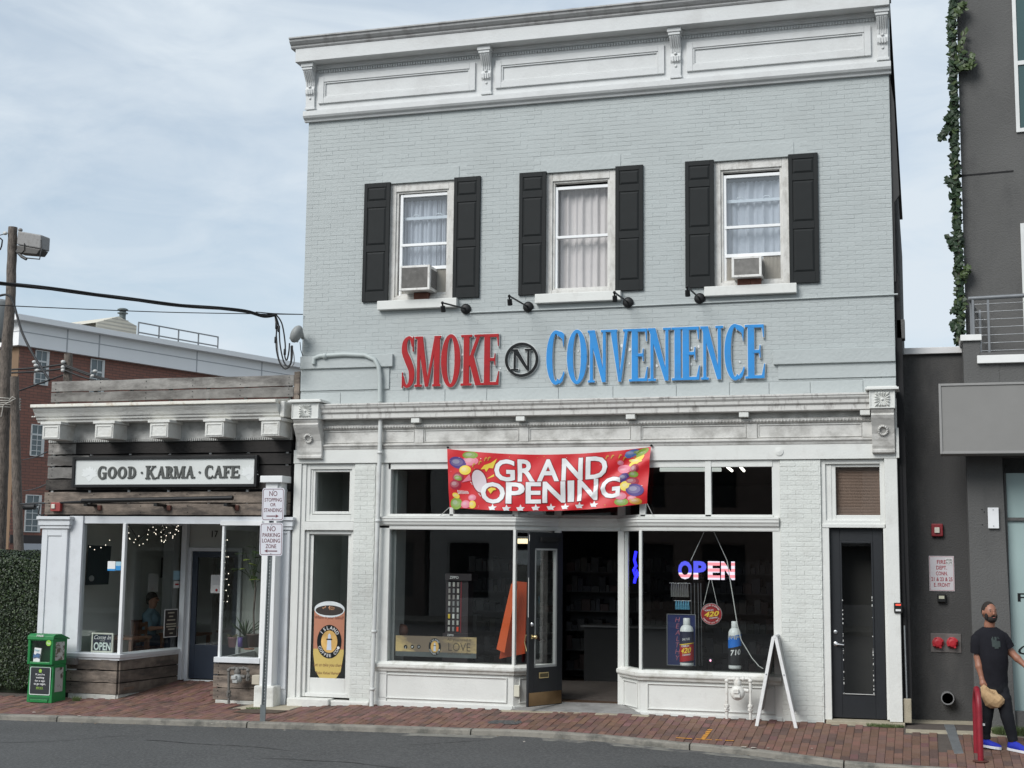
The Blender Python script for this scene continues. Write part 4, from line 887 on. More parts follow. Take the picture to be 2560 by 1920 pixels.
# ================================================================== CAFE
random.seed(11)
CF = thing('cafe_building', 'small single storey cafe clad in weathered planks with a peeling white cornice', 'building', (-11.4, 0, 0))
CX0, CX1 = -13.38, -9.12
CPEEL = mat('peeling_cornice_paint', (.64, .635, .6), .75, .06, 5, .8, 25, dirt=(.4, .37, .31), damt=.4, dscale=6, dlo=.52, dhi=.7)
CRUST = mat('rusty_cornice_edge', (.74, .72, .65), .75, .06, 5, .7, 30, dirt=(.33, .2, .09), damt=.7, dscale=5, dlo=.52, dhi=.68)
def plank(x0, x1, y0, y1, z0, z1, m, tn=None, parent=CF, name='plank', seg=10):
    """board with slightly wandering edges"""
    n = seg; vs = []
    for k in range(n+1):
        x = lerp(x0, x1, k/n); a, b = random.uniform(-.006, .006), random.uniform(-.006, .006)
        if k in (0, n): a = b = 0
        yy = y0+random.uniform(-.003, .003)
        vs += [(x, yy, z0+a), (x, yy, z1+b), (x, y1, z1+b), (x, y1, z0+a)]
    f = [(4*k+i, 4*k+(i+1) % 4, 4*k+4+(i+1) % 4, 4*k+4+i) for k in range(n) for i in range(4)]+[(3, 2, 1, 0), (4*n, 4*n+1, 4*n+2, 4*n+3)]
    f = [tuple(reversed(q)) for q in f]
    t = tn or random.uniform(.75, 1.25)
    mb = MB().add(vs, f); o = mb.build(name, m, parent, tint=[(t, t, t)]*len(f))
    nl = MB()
    k = 0
    xn = x0+.08
    while xn < x1:
        for q in (.22, .78): nl.lathe([(.008, 0), (.008, .004)], (xn, y0-.003, lerp(z0, z1, q)), 'y', 6, False)
        xn += .82
    tag(nl.build('nail_heads', BLACK, o), kind='stuff')
    return o
yb = .04
p_ = [(953, 983), (984.5, 1007)]
DWOOD = mat('dark_mottled_plank', (.085, .075, .066), .85, .4, 8, .9, 40, attr=True, dirt=(.02, .017, .015), damt=.9, dscale=5, dstretch=.4, dlo=.42, dhi=.58)
zt = [(4.69, 4.853), (4.52, 4.668)]
for a, b in zt: plank(CX0, CX1+.0, .0, .035, a, b, WOODG)
for x in (-13.3, -12.6, -11.95, -11.25, -10.6, -9.95, -9.2): box('batten', x-.02, x+.02, .036, .09, 4.4, 4.8, WOODG, CF)
plank(CX1+.01, CX1+.1, -.01, .05, 4.45, 4.9, WOOD, None, CF, 'end_board', 3)
# cornice, frieze and the five blocks
cr_ = MB().extx([(.1, 4.16), (-.26, 4.16), (-.27, 4.19), (-.30, 4.21), (-.305, 4.24), (-.33, 4.25), (-.36, 4.30), (-.40, 4.35), (-.41, 4.38), (.1, 4.38)], -13.42, -9.2).build('cornice', CPEEL, CF, .006)
MB().extx([(.1, 4.382), (-.44, 4.382), (-.45, 4.39), (-.45, 4.435), (.1, 4.5)], -13.44, -9.2).build('cornice_slab', CRUST, CF, .008)
rp = MB(); x = -13.48
while x < -9.25: rp.ball((x, -.315, 4.255), .022, .014, .014, 6, 4); x += .04
tag(rp.build('rope_moulding', CPEEL, cr_), kind='stuff')
box('cornice_end', -9.2, -9.12, -.3, .1, 4.18, 4.42, CPEEL, CF, .02)
FRZ = mat('shaded_frieze_paint', (.5, .5, .48), .7, .08, 4, .3, 30, dirt=(.07, .065, .06), damt=.6, dscale=2.5, dlo=.45, dhi=.65)  # frieze paint darkened by patches of grime
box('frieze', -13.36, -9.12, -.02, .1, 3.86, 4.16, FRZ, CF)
tr = MB(); x = -13.35
while x < -9.15: tr.box(x, x+.022, -.045, -.02, 3.865, 3.9); x += .036
tag(tr.build('frieze_beading', FRZ, CF), kind='stuff')
for (a, b) in ((106, 149), (237, 283), (374, 420), (512, 559), (652, 698)):
    X0, X1 = WX(a, 1082, -.42), WX(b, 1082, -.42)
    o = box('cornice_block', X0, X1, -.42, -.02, 3.885, 4.158, CPEEL, CF, .006)
    MB().frame(X0+.02, X1-.02, 3.905, 4.09, .02, -.432, -.42).build('block_moulding', CPEEL, o, .003)
    box('block_cap', X0-.03, X1+.03, -.44, -.02, 4.115, 4.159, CPEEL, o, .004)
# siding
box('wall_backing', CX0+.02, CX1, .035, .15, 2.66, 3.95, DARK, CF)
zs = [3.88, 3.74, 3.725, 3.585, 3.565, 3.43, 3.41, 3.27, 3.245, 3.0, 2.97, 2.70]
sid = [(3.775, 3.905, CHAR), (3.625, 3.755, CHAR), (3.46, 3.6, CHAR), (3.305, 3.44, WOOD), (3.04, 3.255, WOOD), (2.70, 2.995, WOOD)]
sid = [(3.68, 3.85, CHAR), (3.495, 3.655, CHAR), (3.295, 3.47, CHAR), (3.11, 3.275, DWOOD), (2.91, 3.075, WOOD), (2.725, 2.895, WOOD)]
for i, (a, b, m) in enumerate(sid):
    sp0 = CX0+random.uniform(-.02, .03)
    if i in (0, 1, 2): plank(sp0, sp0+.5+.25*i, -.02, .012, a, b, WOODG); plank(sp0+.5+.25*i+.003, CX1, -.02, .012, a, b, m)
    else: plank(sp0, CX1, -.02, .012, a, b, m)
for zz_ in (3.668, 3.483, 3.093, 2.903):
    for x in (-13.28, -12.6, -11.9, -11.2, -10.5, -9.85, -9.2): box('batten', x-.02, x+.02, .015, .034, zz_-.022, zz_+.022, PAPER, CF)
# roof and body
bd = MB(); bd.box(CX0+.05, CX1, .1, 8, 4.3, 4.4); bd.box(CX0, CX0+.1, .12, 8, -.3, 4.4); bd.box(CX1-.02, CX1+.1, .4, 8, -.3, 4.4); bd.box(CX0, CX1, 7.9, 8, -.3, 4.4); bd.build('side_and_roof_walls', WOODG, CF)
# left pilaster
PW = mat('blueish_white_paint', (.62, .64, .66), .55, .04, 3, .2, 40, dirt=(.4, .4, .4), damt=.3, dscale=4)
def pilaster(x0, x1, y, z0, z1):
    o = box('pilaster', x0, x1, y, .1, z0, z1-.0, PW, CF, .004)
    w = x1-x0; m = MB(); m.frame(x0+.0, x1-.0, z0+.3, z1-.2, w*.22, y-.018, y); m.build('pilaster_panel', PW, o, .004)
    m = MB(); m.box(x0-.03, x1+.04, y-.04, .1, z1-.19, z1-.14); m.box(x0-.05, x1+.06, y-.06, .1, z1-.139, z1-.05); m.box(x0-.07, x1+.08, y-.09, .1, z1-.049, z1); m.build('pilaster_cap', PW, o, .006)
pilaster(-13.36, -12.9, -.06, -.15, 2.69)
box('window_surround', -12.9, -12.66, -.03, .1, .3, 2.70, PW, CF, .005)
# window openings: front, and the return beside the recessed door
fx0, cxn = -12.66, -11.93; CBX, CBY = -11.78, 1.6; ZTC = 2.585; ZSC = .585
box('window_head', -12.66, CX1-.4, .001, .1, ZTC, 2.70, PW, CF, .004)
corn = [(fx0-.22, 0), (cxn, 0), (CBX, CBY)]
def seg(mb, p, q, f, k, z0, z1, a=0, b=None):
    P, Q = Vector((p[0], p[1], 0)), Vector((q[0], q[1], 0)); d = (Q-P); L = d.length; d.normalize(); nn = Vector((d.y, -d.x, 0)); b = L if b is None else b
    vs = [P+d*a+nn*f, P+d*b+nn*f, P+d*b-nn*k, P+d*a-nn*k]; mb.hexa([(v.x, v.y, z0) for v in vs], [(v.x, v.y, z1) for v in vs])
MB().extp([(-.1, ZSC-.06), (.035, ZSC-.10), (.04, ZSC-.07), (.06, ZSC-.06), (.07, ZSC-.01), (.03, ZSC), (-.1, ZSC+.01)], plan(corn)).build('window_sill', PW, CF)
m = MB(); seg(m, corn[1], corn[2], .0, .08, ZTC, 2.66, -.0); m.build('window_head', PW, CF)
m = MB(); seg(m, (cxn-.02, 0), (cxn+.02, .0), .02, .05, ZSC, ZTC, 0, .05); m.build('mullion', WHITE2, CF, .004)
box('door_post', CBX-.0, CBX+.09, CBY-.1, CBY, .08, 2.62, PW, CF, .004)
for (p, q) in (((fx0, 0), (cxn, 0)), ((cxn, 0), (CBX, CBY-.1))):
    P, Q = Vector((p[0], p[1], 0)), Vector((q[0], q[1], 0)); d = (Q-P).normalized(); nn = Vector((d.y, -d.x, 0))*.03
    MB().add([(P.x-nn.x, P.y-nn.y, ZSC), (Q.x-nn.x, Q.y-nn.y, ZSC), (Q.x-nn.x, Q.y-nn.y, ZTC+.01), (P.x-nn.x, P.y-nn.y, ZTC+.01)], [(0, 1, 2, 3)]).build('pane', GLASS, CF)
# planked bulkheads
hts = [(.30, .495), (.10, .275), (-.10, .08)]
hts = [(.335, .495), (.15, .32), (-.03, .135)]
for a, b in hts: plank(-12.82, cxn-.004, -.035, .0, a, b, WOOD)
for a, b in hts:
    t = random.uniform(.7, 1.05); P, Q = Vector((cxn, 0, 0)), Vector((CBX, CBY-.02, 0)); d = (Q-P).normalized(); nn = Vector((d.y, -d.x, 0))
    m = MB(); vs = [P+nn*.035, Q+nn*.035, Q, P]; m.hexa([(v.x, v.y, a) for v in vs], [(v.x, v.y, b) for v in vs]); m.build('plank', WOOD, CF, .002, tint=[(t, t, t)]*6)
box('bulkhead_backing', -12.86, cxn-.03, .0, .05, -.3, .5, DARK, CF)
m = MB(); seg(m, (cxn-.03, .01), (CBX-.03, CBY), .0, .05, -.3, .5); m.build('bulkhead_backing', DARK, CF)
BASE = mat('rough_white_base', (.5, .5, .46), .95, .15, 8, 1, 30, dirt=(.22, .2, .17), damt=.6, dscale=5)
box('concrete_base', -12.78, cxn-.01, -.03, .05, -.3, -.035, BASE, CF, .01)
m = MB(); seg(m, (cxn, -.01), (CBX, CBY), .02, .03, -.3, -.035); m.build('concrete_base', BASE, CF)
# right window bay
rx0, rx1 = -10.22, -9.56
box('window_sill', rx0-.05, rx1+.05, -.07, .1, ZSC-.07, ZSC+.01, PW, CF, .006)
for a, b in hts: plank(rx0-.06, rx1+.05, -.035, .0, a, b, WOOD)
box('bulkhead_backing', rx0, rx1+.05, .0, .05, -.3, .52, DARK, CF); box('concrete_base', rx0-.02, rx1+.1, -.03, .05, -.3, -.035, BASE, CF, .01)
m = MB(); m.box(rx0-.015, rx0+.02, -.01, .05, ZSC, ZTC); m.box(rx1, rx1+.14, -.01, .08, ZSC-.02, ZTC); m.box(rx0-.04, rx1+.0, -.03, .05, ZTC-.02, ZTC+.05); m.build('mullion', WHITE2, CF, .004)
MB().add([(rx0, .03, ZSC), (rx1, .03, ZSC), (rx1, .03, ZTC), (rx0, .03, ZTC)], [(0, 1, 2, 3)]).build('pane', GLASS, CF)
# return of the right bay, ceiling of the porch and the wall with the door
m = MB(); seg(m, (rx0, .02), (-10.45, CBY), .02, .02, -.1, .58); seg(m, (rx0, .02), (-10.45, CBY), .02, .02, 2.5, 2.62); m.build('bay_return', PW, CF)
m = MB(); seg(m, (rx0, .05), (-10.45, CBY), .0, .008, .58, 2.5); m.build('pane', GLASS, CF)
box('porch_ceiling', CBX-.3, rx0+.1, .1, CBY+.1, 2.62, 2.70, PW, CF)
dpx0, dpx1 = WX(474, 1550, CBY), WX(474, 1550, CBY)+.86
dzt = WZ(500, 1378, CBY)
CW2 = mat('cafe_cream_wall', (.42, .43, .4), .8, .05, 2)
box('door_wall', CBX+.05, -10.3, CBY+.02, CBY+.1, dzt+.06, 2.62, CW2, CF); box('door_wall', dpx1+.07, -10.3, CBY+.02, CBY+.1, -.1, dzt+.06, CW2, CF)
MB().frame(dpx0-.06, dpx1+.06, .06, dzt+.06, .06, CBY-.02, CBY+.1, .06, .02).build('door_frame', PW, CF, .004)
NAVY = mat('navy_door_paint', (.02, .028, .045), .4, .1, 4)
cd = MB().frame(dpx0, dpx1, .1, dzt, .1, CBY+.02, CBY+.06, .1, .55).build('cafe_door', NAVY, CF, .004)
MB().add([(dpx0+.1, CBY+.04, .65), (dpx1-.1, CBY+.04, .65), (dpx1-.1, CBY+.04, dzt-.1), (dpx0+.1, CBY+.04, dzt-.1)], [(0, 1, 2, 3)]).build('door_glass', GLASS, cd)
nx_ = W(536, 1335, CBY); txt('house_number', '17', nx_[0]-.055, nx_[0]+.055, nx_[1]-.055, nx_[1]+.055, CBY+.018, INK, CF, th=.006, bold=-.0)
nt_ = rect(526, 1437, 556, 1483, CBY)
no = MB().box(nt_[0], nt_[1], CBY+.012, CBY+.018, nt_[2], nt_[3]).build('door_notice', PAPER, cd)
ro = MB().ball(((nt_[0]+nt_[1])/2, CBY+.008, nt_[2]+.05), .022, .004, .022, 8, 6).build('red_rosette_print', RED, no)
for k in range(7): box('text_line', nt_[0]+.03, nt_[1]-.03, CBY+.0105, CBY+.0115, nt_[3]-.04-.02*k, nt_[3]-.034-.02*k, mat('faint_print', (.4, .4, .42), .6), no)
# right-hand white box column with a cap, then the panelled pilaster
c0_, c1_ = WX(655, 1500, -.2), WX(687, 1500, -.2)
box('box_column', WX(655, 1500, -.25), WX(685, 1500, -.25), -.25, .0, -.13, 3.2, WHITE2, CF, .005)
box('column_cap', WX(651, 1190, -.3), WX(716, 1190, -.3)-.06, -.31, .0, 3.2, 3.30, WHITE2, CF, .008)
box('box_column', WX(685, 1220, -.2), WX(712, 1220, -.2)-.05, -.22, .0, 2.72, 3.2, WHITE2, CF, .004)
box('rubble_base', WX(642, 1700, -.2), WX(692, 1700, -.2), -.3, .0, -.14, .22, mat('chalky_white_stone', (1,)*3), CF, .025)
pilaster(WX(690, 1500, -.05), -9.08, -.05, -.14, 2.69)
# interior
FLC = mat('cafe_floor', (.16, .11, .08), .6, .2, 3)
CIW = mat('cafe_inner_wall', (.72, .74, .70), .85, .04, 2)
rm = MB(); rm.box(CX0+.1, CX0+.13, .15, 5, .0, 2.7); rm.box(CX0+.1, CX1, 5, 5.05, 0, 2.7); rm.box(CX0+.1, CBX-.1, .12, 5, 2.72, 2.76); rm.box(-10.2, CX1, .12, 5, 2.72, 2.76); rm.box(CBX-.1, -10.2, CBY+.12, 5, 2.72, 2.76); rm.box(CX1-.03, CX1, .1, 5, 0, 2.7)
rm.build('room_wall', CIW, CF); fl_ = MB(); fl_.box(CX0+.1, CBX-.08, .1, 5, .03, .07); fl_.box(-10.4, CX1, .1, 5, .03, .07); fl_.box(CBX-.08, -10.4, CBY+.1, 5, .03, .07); fl_.build('room_floor', FLC, CF)
box('inner_pillar', -12.75, -12.55, 2.6, 2.8, .07, 2.72, mat('pale_pillar', (.42, .43, .42), .8), CF)
box('inner_partition', -12.95, -12.2, 3.4, 3.5, .07, 2.72, mat('dark_partition', (.3, .3, .28), .9), CF)
# awning roller
AW = MB().tube([V(205, 1252, -.3), V(582, 1245, -.3)], .036, 10).build('awning_roller', BLACK, CF)
MB().tube([V(150, 1257, -.06), V(206, 1254, -.3)], .02, 6).build('awning_arm', BLACK, AW)
for px in (215, 390, 565): q = V(px, 1254, -.28); MB().box(q.x-.03, q.x+.03, -.3, -.02, q.z-.07, q.z-.03).build('awning_bracket', BLACK, AW, .004)
for px in (248, 422, 592): q = V(px, 1268, -.05); MB().box(q.x-.03, q.x+.03, -.06, -.02, q.z-.05, q.z+.03).build('rusty_bracket', mat('rusty_iron', (.09, .03, .02), .8), AW, .004)
# cafe sign
cs = thing('cafe_sign', 'long white board lettered GOOD KARMA CAFE in a dark frame on the charred planks', 'sign', (-11.2, -.06, 3.4))
sx0, sx1, sz0, sz1 = -12.84, -9.63, 3.145, 3.625
MB().frame(sx0, sx1, sz0, sz1, .045, -.13, -.04).build('sign_frame', BLACK, cs, .004)
SB = mat('cafe_sign_board', (.62, .64, .62), .6, .03, 2); box('sign_board', sx0+.04, sx1-.04, -.1, -.05, sz0+.04, sz1-.04, SB, cs)
LT = mat('cafe_letter_face', (.07, .075, .07), .5); LE = mat('cafe_letter_edge', (.2, .2, .18), .6)
lx = {'G': (712, 772), 'O': (784, 848), 'O2': (856, 922), 'D': (930, 990), 'K': (1060, 1132), 'A': (1137, 1207), 'R': (1203, 1262), 'M': (1262, 1345), 'A2': (1345, 1418), 'C': (1490, 1548), 'A3': (1550, 1625), 'F': (1622, 1676), 'E': (1678, 1742)}
for k, (a, b) in lx.items():
    x0, x1 = WX(a*.34358, 1180, -.11), WX(b*.34358, 1180, -.11)
    zz0, zz1 = 3.285, 3.465
    if k in ('G', 'K', 'C'): zz0, zz1 = 3.275, 3.475
    letter('letter', k[0], x0, x1-x0, zz0, zz1-zz0, .042, .022, -.1, LT, cs, .018, LE, .004)
for px in (1031, 1452): q = W(px*.34358, 1180, -.11); MB().lathe([(.018, 0), (.018, .015)], (q[0], -.1, 3.37), 'y', 12, False).build('dot', LT, cs)
for px in (650, 1815):
    q = WX(px*.34358, 1180, -.11); m = MB(); n = 9
    for i in range(n):
        a = RD(-20+220*i/(n-1)); L = .15 if i % 2 == 0 else .13; c_ = (q, 3.34); t_ = (c_[0]+L*cos(a)*1.05, c_[1]+L*sin(a)*.75+.03); 
        wv = (-sin(a)*.03, cos(a)*.03); m.extr([c_, (lerp(c_[0], t_[0], .6)+wv[0], lerp(c_[1], t_[1], .6)+wv[1]), t_, (lerp(c_[0], t_[0], .6)-wv[0], lerp(c_[1], t_[1], .6)-wv[1])], -.1025-.0003*i, -.1)
    m.extr([(q-.12, 3.36), (q+.12, 3.36), (q+.02, 3.25), (q, 3.235), (q-.02, 3.25)], -.1022, -.1); m.build('lotus_emblem', mat('pale_lotus_print', (.72, .74, .73), .6), cs)

# ================================================================== CHARCOAL BUILDING ON THE RIGHT
RB = thing('charcoal_building', 'dark grey stucco building with balcony and blank grey sign box at the right edge', 'building', (1.5, 0, 0))
YR = .6
rz = WZ(2330, 884, YR)
rw = box('recessed_wall', -.196, .62, YR, 8, -.2, rz, STUC, RB)
MB().box(-.18, .60, YR-.06, YR+.25, WZ(2330, 884, YR-.06), WZ(2330, 868, YR-.06)).build('wall_coping', mat('coping_metal', (.62, .61, .6), .45, .05, 3, metal=.3), RB, .005)
PX0 = .583
m = MB(); m.extr([(PX0, 5.05), (PX0+.0, 3.4), (PX0+.02, .03), (1.09, .03), (1.045, 2.4), (1.03, 3.4), (1.03, 4.74), (.80, 4.74), (.80, 5.05)], .0, .58); PR = m.build('pier', STUC2, RB, .006)
m = MB(); m.box(1.03, 5, .005, .5, 3.5, 4.74); m.box(PX0+.003, 5, .3, 7, 3.0, 4.70); m.build('front_wall', STUC2, RB)
MB().box(PX0-.03, .82, -.04, .62, 5.05, 5.13).build('pier_cap', mat('white_coping', (.74, .74, .72), .5), RB, .006)
zf = WZ(2500, 900, -.05); m = MB(); m.box(.755, 5, -.06, .3, 4.74, 4.845); m.build('balcony_fascia', mat('white_coping', (1,)*3), RB, .004)
box('balcony_floor', .79, 5, .0, 1.15, 4.848, 4.89, STUC2, RB)
# upper wall, turned a few degrees
UA = RD(-6.5); ux, uy = .665, 1.15
dU = Vector((cos(UA), sin(UA), 0)); nU = Vector((-dU.y, dU.x, 0))
def ubox(mb, a, b, f, k, z0, z1):
    O = Vector((ux, uy, 0)); vs = [O+dU*a-nU*f, O+dU*b-nU*f, O+dU*b+nU*k, O+dU*a+nU*k]; mb.hexa([(v.x, v.y, z0) for v in vs], [(v.x, v.y, z1) for v in vs])
m = MB(); ubox(m, 0, 5, 0, 8, 4.6, 12.5); UW = m.build('upper_wall', STUC2, RB)
m = MB(); ubox(m, 0, .70, .004, 0, 7.60, 7.625); m.build('wall_joint', DARK, UW)
def upx(px, py):   # along-wall coordinate of a photo point on the turned wall
    d = fw*FPX+rv*(px-1280)+uv*(960-py); C_ = Vector((0, -DIST, CAMZ)); O = Vector((ux, uy, 0)); t = (O-C_).dot(nU)/d.dot(nU); P = C_+d*t; return (P-O).dot(dU), P.z
WF_ = mat('white_steel_window', (.62, .63, .62), .4)
for (pa, pb, top, bot) in ((2533, 2548, 0, 332),):
    a, z0 = upx(2543, 331); a1_, zm = upx(2537, 160); 
    m = MB(); ubox(m, a-.01, a+.04, .03, .05, z0, 12); ubox(m, a-.01, a+1.3, .031, .05, z0-.005, z0+.05); ubox(m, a+.041, a+1.3, .03, .05, zm-.03, zm+.03); ubox(m, a+1.3, a+1.35, .03, .05, z0, 12); m.build('upper_window_frame', WF_, RB)
    m = MB(); ubox(m, a+.04, a+1.3, .01, .02, z0+.05, 12); m.build('pane', mat('teal_glass', (.03, .075, .075), .08, .1, 1, spec=.8), RB)
a, z0 = upx(2551, 560); m = MB(); ubox(m, a, a+.05, .04, .05, 4.9, z0); ubox(m, a+.05, a+1.5, .04, .05, z0-.06, z0); m.build('balcony_door_frame', WF_, RB)
m = MB(); ubox(m, a+.05, a+1.5, .01, .02, 4.9, z0-.06); m.build('balcony_door_glass', mat('teal_glass', (1,)*3), RB)
# balcony railing
RL = mat('railing_grey_metal', (.19, .2, .21), .5, .1, 9, metal=.3)
rlY = .05; zt_ = WZ(2450, 742, rlY)
ra = MB().tube([(WX(2421, 745, rlY), rlY, zt_-.02), (WX(2560, 739, rlY)+1.5, rlY-.12, zt_)], .028, 10).build('railing_handrail', RL, RB)
for px in (2433, 2471): x = WX(px, 800, rlY); box('railing_post', x-.014, x+.014, rlY-.02, rlY+.02, 4.88 if px > 2440 else 5.13, zt_-.02, RL, ra)
box('railing_post', WX(2480, 800, rlY)+1.0, WX(2480, 800, rlY)+1.03, rlY-.1, rlY-.07, 4.88, zt_, RL, ra)
box('railing_post', WX(2425, 800, .2), WX(2431, 800, .2), .2, .24, 5.13, zt_-.02, RL, ra); box('railing_post', .83, .86, .9, .94, 4.88, zt_-.03, RL, ra)
MB().tube([(WX(2424, 745, rlY), rlY, zt_-.02), (.8, 1.1, zt_-.02)], .022, 8).build('railing_handrail', RL, ra)
for k in range(7):
    z = zt_-.1-.105*k
    MB().tube([(WX(2434, 800, rlY), rlY, z), (3.0, rlY-.1, z+.01)], .005, 5).build('railing_cable', STEEL, ra)
    if k < 5: MB().tube([(WX(2434, 800, rlY), rlY, z), (.82, 1.05, z)], .005, 5).build('railing_cable', STEEL, ra)
# blank sign box
s0, s1 = WX(2350, 1050, -.55), 4
SGR = mat('grey_sign_panel', (.215, .21, .2), .55, .05, 2, dirt=(.25, .245, .235), damt=.4, dscale=1.5)
m = MB().box(s0, s1, -.55, -.03, WZ(2460, 1133, -.55), WZ(2460, 958, -.55)).build('sign_box', SGR, RB, .004)
MB().frame(s0-.008, s1, WZ(2460, 1133, -.55)-.005, WZ(2460, 958, -.55)+.005, .03, -.565, -.55).build('sign_box_trim', mat('sign_box_trim', (.27, .265, .255), .5), m, .003)
# shop window right of the pier
gw0 = 1.045
m = MB(); m.box(gw0+.0, 4, .14, .16, .25, 3.3); m.build('frosted_shop_window', mat('frosted_teal_glass', (.33, .43, .42), .25, .08, 1.2, spec=.7), RB)
m = MB(); m.box(gw0, gw0+.03, .1, .16, .25, 3.3); m.box(gw0+.03, 4, .1, .16, 2.68, 2.72); m.box(gw0, 4, .05, .3, -.1, .25); m.build('window_frame', STUC2, RB)
txt('window_lettering', 'PI', WX(2544, 1490, .13), WX(2544, 1490, .13)+.2, WZ(2550, 1504, .13), WZ(2550, 1483, .13), .139, INK, RB, bold=.02)
txt('window_lettering', 'Co', WX(2545, 1620, .13), WX(2545, 1620, .13)+.32, WZ(2550, 1636, .13), WZ(2550, 1610, .13), .139, INK, RB, shear=.5)
# fittings on the charcoal walls
al = thing('fire_alarm_strobe', 'dark red fire alarm strobe high on the charcoal recessed wall', 'fire alarm', (.38, YR, 2.42)); q = V(2343, 1325, YR-.05)
MB().box(q.x-.075, q.x+.075, YR-.06, YR, q.z-.085, q.z+.085).build('alarm_body', mat('alarm_red', (.2, .015, .02), .45), al, .01); MB().box(q.x-.035, q.x+.03, YR-.085, YR-.06, q.z-.04, q.z+.035).build('strobe_lens', mat('strobe_lens', (.6, .58, .5), .3), al, .004)
fs = thing('fire_connection_sign', 'white and red FIRE DEPT. CONN. sign on the charcoal recessed wall', 'sign', (.3, YR, 1.9))
a = rect(2323, 1390, 2386, 1478, YR-.02)
MB().box(a[0], a[1], YR-.012, YR, a[2], a[3]).build('sign_plate', mat('fire_sign_white', (.55, .53, .55), .5), fs, .002)
MB().frame(a[0]+.008, a[1]-.008, a[2]+.008, a[3]-.008, .004, YR-.0135, YR-.012).build('sign_border', mat('sign_maroon', (.3, .03, .04), .5), fs)
FR = mat('sign_maroon', (1,)*3); H = a[3]-a[2]
for i, (s, wd_) in enumerate((('FIRE', .36), ('DEPT.', .42), ('CONN.', .46), ('21 & 23 & 25', .84), ('E. FRONT', .64))):
    zc = a[3]-H*(.17+.163*i); wq = (a[1]-a[0])*wd_; xc = (a[0]+a[1])/2
    txt('lettering', s, xc-wq/2, xc+wq/2, zc-.026, zc+.026, YR-.012, FR, fs, bold=.03, th=.002)
st = MB().box(a[1]-.105, a[1]-.018, YR-.0165, YR-.0145, a[3]-.115, a[3]-.03).build('sticker', PAPER, fs); txt('sticker_lettering', 'IFER', a[1]-.1, a[1]-.025, a[3]-.068, a[3]-.038, YR-.0165, INK, fs, th=.001, bold=.02); txt('sticker_lettering', 'ROPE', a[1]-.1, a[1]-.025, a[3]-.108, a[3]-.075, YR-.0165, INK, fs, th=.001, bold=.02)
q = V(2354, 1495, YR-.05); kb_ = thing('key_box', 'small black key box below the FIRE DEPT. CONN. sign', 'key box', (q.x, YR, q.z)); MB().box(q.x-.055, q.x+.055, YR-.07, YR, q.z-.055, q.z+.055).build('box_body', BLACK, kb_, .008); MB().box(q.x-.035, q.x+.035, YR-.074, YR-.07, q.z-.01, q.z+.03).build('box_label', mat('dull_label', (.45, .45, .35), .6), kb_)
a = rect(2327, 1584, 2403, 1631, YR-.02); fc = thing('fire_hose_connection', 'metal plate with two red hose caps low on the charcoal recessed wall', 'fire connection', (.4, YR, 1.1))
MB().box(a[0], a[1], YR-.012, YR, a[2], a[3]).build('wall_plate', mat('dull_bronze_plate', (.2, .18, .17), .45, .3, 7, metal=.6), fc, .002)
for px in (2345, 2381):
    q = V(px, 1607, YR-.06); o = MB().lathe([(.075, 0), (.075, .03), (.055, .035), (.052, .08), (.03, .085)], (q.x, YR-.012, q.z), 'y', 16, False).build('hose_cap', mat('fire_red', (.42, .02, .03), .4), fc)
    m = MB()
    for k in range(4): t = k*pi/2+.5; m.box(q.x+.062*cos(t)-.014, q.x+.062*cos(t)+.014, YR-.09, YR-.03, q.z+.062*sin(t)-.014, q.z+.062*sin(t)+.014)
    m.build('cap_lugs', mat('fire_red', (1,)*3), o)
q = V(2369, 1745, YR-.1); vp = tag(MB().lathe([(.085, -.02), (.085, .16), (.072, .16), (.070, .0)], (q.x, YR, q.z), 'y', 20, False).build('vent_pipe', mat('grey_vent_pipe', (.2, .2, .2), .5), None), 'short grey pipe sticking out low on the charcoal recessed wall', 'pipe'); MB().lathe([(.0, 0), (.071, .0)], (q.x, YR-.12, q.z), 'y', 20, False).build('pipe_opening', DARK, vp)
a = rect(2470, 1269, 2497, 1321, -.03); jb = tag(MB().box(a[0], a[1], -.04, .0, a[2], a[3]).build('junction_box_cover', mat('blank_white_metal', (.72, .73, .74), .5), None, .003), 'blank white rectangular cover plate on the right hand grey pier', 'cover plate')
for z in (a[2]+.03, a[3]-.03): MB().lathe([(.008, 0), (.008, .003)], ((a[0]+a[1])/2, -.04, z), 'y', 8, False).build('screw', METAL, jb)
for (px, py) in ((2455, 1274), (2461, 1280), (2456, 1312), (2470, 1292)): q = W(px, py); MB().lathe([(.009, 0), (.009, .002)], (q[0], 0.0, q[1]), 'y', 8, False).build('drill_hole', DARK, PR)
# ivy on the corner
def leafquad(mb, c, n, s):
    n = n.normalized(); a = n.orthogonal().normalized(); a.rotate(Matrix.Rotation(random.uniform(0, 6.28), 3, n)); b = n.cross(a)
    mb.add([c-b*s*.5, c+a*s*.4, c+b*s*.6+n*s*.12, c-a*s*.4], [(0, 1, 2, 3)])
IV = [mat('ivy_leaf_dark', (.022, .045, .018), .5, .4, 40), mat('ivy_leaf_light', (.05, .078, .022), .5, .3, 40)]
iv = thing('ivy_vine', 'dark green ivy climbing the left corner of the charcoal building', 'ivy', (.63, .9, 5))
m = MB(); l2 = MB(); stm = MB()
pts = [(2403, 860), (2408, 760), (2404, 700), (2402, 600), (2397, 500), (2393, 400), (2392, 330), (2392, 260), (2389, 170), (2388, 120), (2385, 60), (2389, 0), (2388, -60)]
stm.tube([V(x-6, y, 1.0) for x, y in pts], .012, 5)
